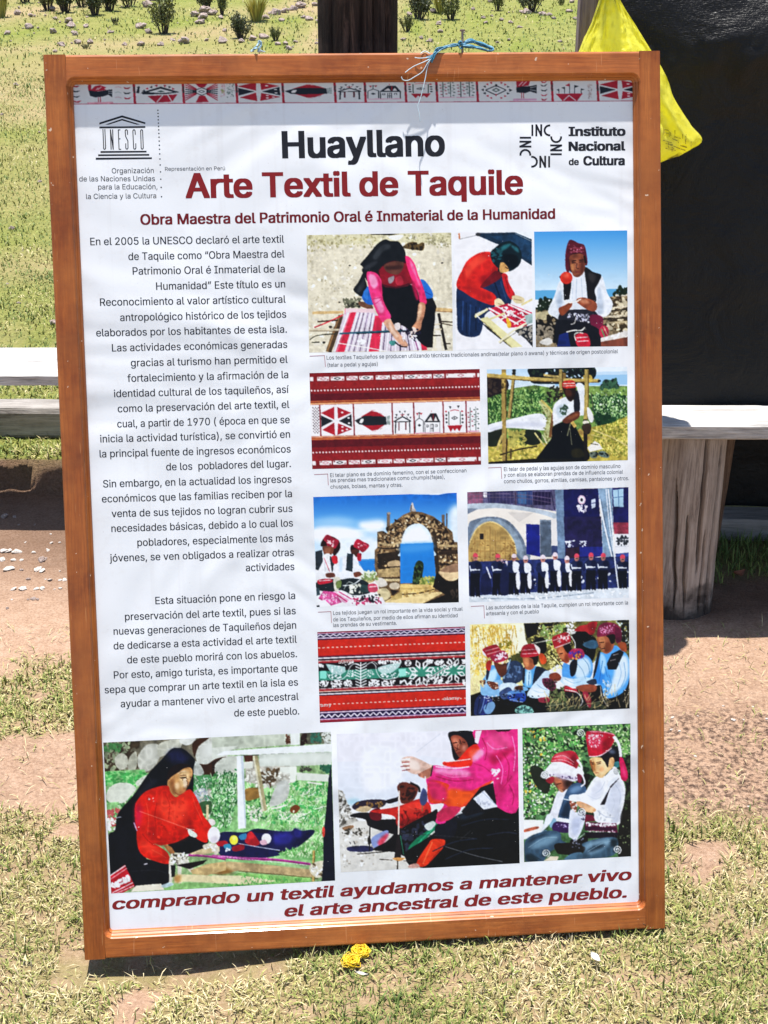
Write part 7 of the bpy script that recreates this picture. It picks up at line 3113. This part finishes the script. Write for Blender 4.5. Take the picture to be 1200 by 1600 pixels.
# ------------------------------------------------------------------ shrubs and tussocks on the slope
lm = Node('shrub_leaves'); la = lm.n('Attribute', attribute_name='col'); lm.base(la.outputs['Color']); lm.set(Roughness=.6)
stm = Node('shrub_stems'); stm.base((.055, .042, .032)); stm.set(Roughness=.85)
def shrub(u, v, w, h, kind, label):
    p = gp(u, v)
    k = depth_of(p)/FPX
    W, H = w*k/2, h*k
    t = thing('shrub' if kind != 'tuft' else 'grass_tussock', label, 'shrub' if kind != 'tuft' else 'tussock', tuple(p))
    R = np.random.default_rng(int(u*13+v))
    V = []; F = []; C = []
    sv, sf = [], []
    ns_ = {'shrub': 16, 'dark': 20, 'tuft': 0}[kind]
    tips = []
    for i in range(ns_):
        a = R.random()*6.28; r = W*math.sqrt(R.random())
        tip = np.array([r*math.cos(a), r*math.sin(a)*.8, H*(.6+.4*R.random())*(1-.25*(r/W)**2)])
        base = tip*np.array([.25, .25, 0])
        mid_ = base*.5+tip*.5+np.array([0, 0, -.05*H])
        P = spline([base+np.array([0, 0, -.02]), mid_, tip], 3)
        tv, tf = tube(P, np.linspace(.010*H/.5, .003, len(P)), 5)
        o = len(sv); sv += [tuple(x) for x in tv]; sf += [tuple(q+o for q in f) for f in tf]
        tips.append((base, mid_, tip))
    if kind == 'tuft':
        n = 260
        for i in range(n):
            a = R.random()*6.28; r = W*.35*math.sqrt(R.random())
            b = np.array([r*math.cos(a), r*math.sin(a), -.01])
            ln = H*(.6+.5*R.random()); out_ = W*(.3+.9*R.random())
            q = b+np.array([out_*math.cos(a), out_*math.sin(a), ln*.9])
            m = b*.5+q*.5+np.array([0, 0, .12*ln])
            s = np.array([-math.sin(a), math.cos(a), 0])*.006*(H/.4)
            o = len(V); V += [b-s, b+s, m+s, m-s, q]; F += [(o, o+1, o+2), (o, o+2, o+3), (o+3, o+2, o+4)]
            c = np.array([.33, .30, .07])*(.6+.8*R.random()); c[0] *= .85+.3*R.random()
            C += [c]*5
    else:
        n = 1500 if kind == 'shrub' else 1900
        for i in range(n):
            b, m, q = tips[R.integers(len(tips))]
            tt_ = .35+.65*R.random()
            ctr = (b*(1-tt_)+q*tt_)+R.normal(0, .055*H, 3)*np.array([1, 1, .8])
            if ctr[2] < .12*H:
                continue
            a = R.random()*6.28
            l_ = H*(.035+.05*R.random()); wd = l_*.38
            d = np.array([math.cos(a)*.7, math.sin(a)*.7, .35+.9*R.random()]); d /= np.linalg.norm(d)
            s = np.cross(d, R.normal(0, 1, 3)); s /= np.linalg.norm(s)+1e-9
            o = len(V); V += [ctr, ctr+d*l_*.5+s*wd, ctr+d*l_, ctr+d*l_*.5-s*wd]
            F += [(o, o+1, o+2), (o, o+2, o+3)]
            c = np.array([.12, .135, .042]) if kind == 'shrub' else np.array([.055, .068, .028])
            c = c*(.55+.9*R.random())
            if R.random() < .2:
                c = c*1.7+np.array([.05, .03, 0])
            C += [c]*4
    f_ = np_mesh('foliage', np.array(V), np.array(F), lm.m, t)
    col_attr(f_, np.array(C))
    if sv:
        mk_mesh('stem', sv, sf, stm.m, t)
SHR = [
    (3, 28, 26, 46, 'tuft', 'yellow green tussock at the left edge of the slope'),
    (75, 18, 30, 46, 'shrub', 'thin olive shrub second from the left on the slope'),
    (40, 4, 40, 30, 'dark', 'dark low shrub at the top left corner'),
    (103, 22, 34, 52, 'dark', 'dark shrub with pale stones at its foot left of the post'),
    (128, 12, 40, 40, 'shrub', 'olive shrub behind the dark stony shrub'),
    (148, 25, 44, 52, 'dark', 'broad dark twiggy shrub in the middle of the left row'),
    (172, 19, 36, 44, 'dark', 'dark shrub right of the broad twiggy one'),
    (203, 14, 44, 40, 'shrub', 'olive green shrub at the right end of the left row'),
    (256, 53, 46, 62, 'shrub', 'lone round shrub with bare stems and a dark foot left of the post'),
    (180, 39, 14, 11, 'dark', 'tiny dark tuft shrub below the left row'),
    (135, 77, 20, 10, 'shrub', 'tiny green shrub just above the left end of the frame'),
    (322, 18, 34, 44, 'dark', 'dark shrub among stones between the lone round shrub and the post'),
    (346, 24, 22, 40, 'shrub', 'narrow olive shrub beside the dark one among stones'),
    (377, 60, 34, 40, 'dark', 'upright dark green shrub above the small twine knot'),
    (401, 34, 38, 44, 'tuft', 'yellow tussock behind the upright dark green shrub'),
    (431, 67, 20, 24, 'shrub', 'small two part shrub right of the upright dark green shrub'),
    (470, 3, 34, 20, 'shrub', 'olive shrub at the top edge left of the post'),
    (636, 52, 26, 28, 'shrub', 'small shrub right beside the post'),
    (654, 31, 40, 48, 'dark', 'dark shrub with white stones right of the post'),
    (690, 22, 34, 40, 'tuft', 'yellow green tussock left of the olive bush'),
    (705, 31, 30, 46, 'shrub', 'olive bush behind the nail'),
    (778, 18, 18, 34, 'shrub', 'thin green shrub standing alone right of the nail'),
    (830, 21, 60, 50, 'dark', 'large dark bush in front of the pale stones'),
    (877, 11, 14, 16, 'shrub', 'tiny shrub near the grey corner post'),
]
for s_ in SHR:
    shrub(*s_)
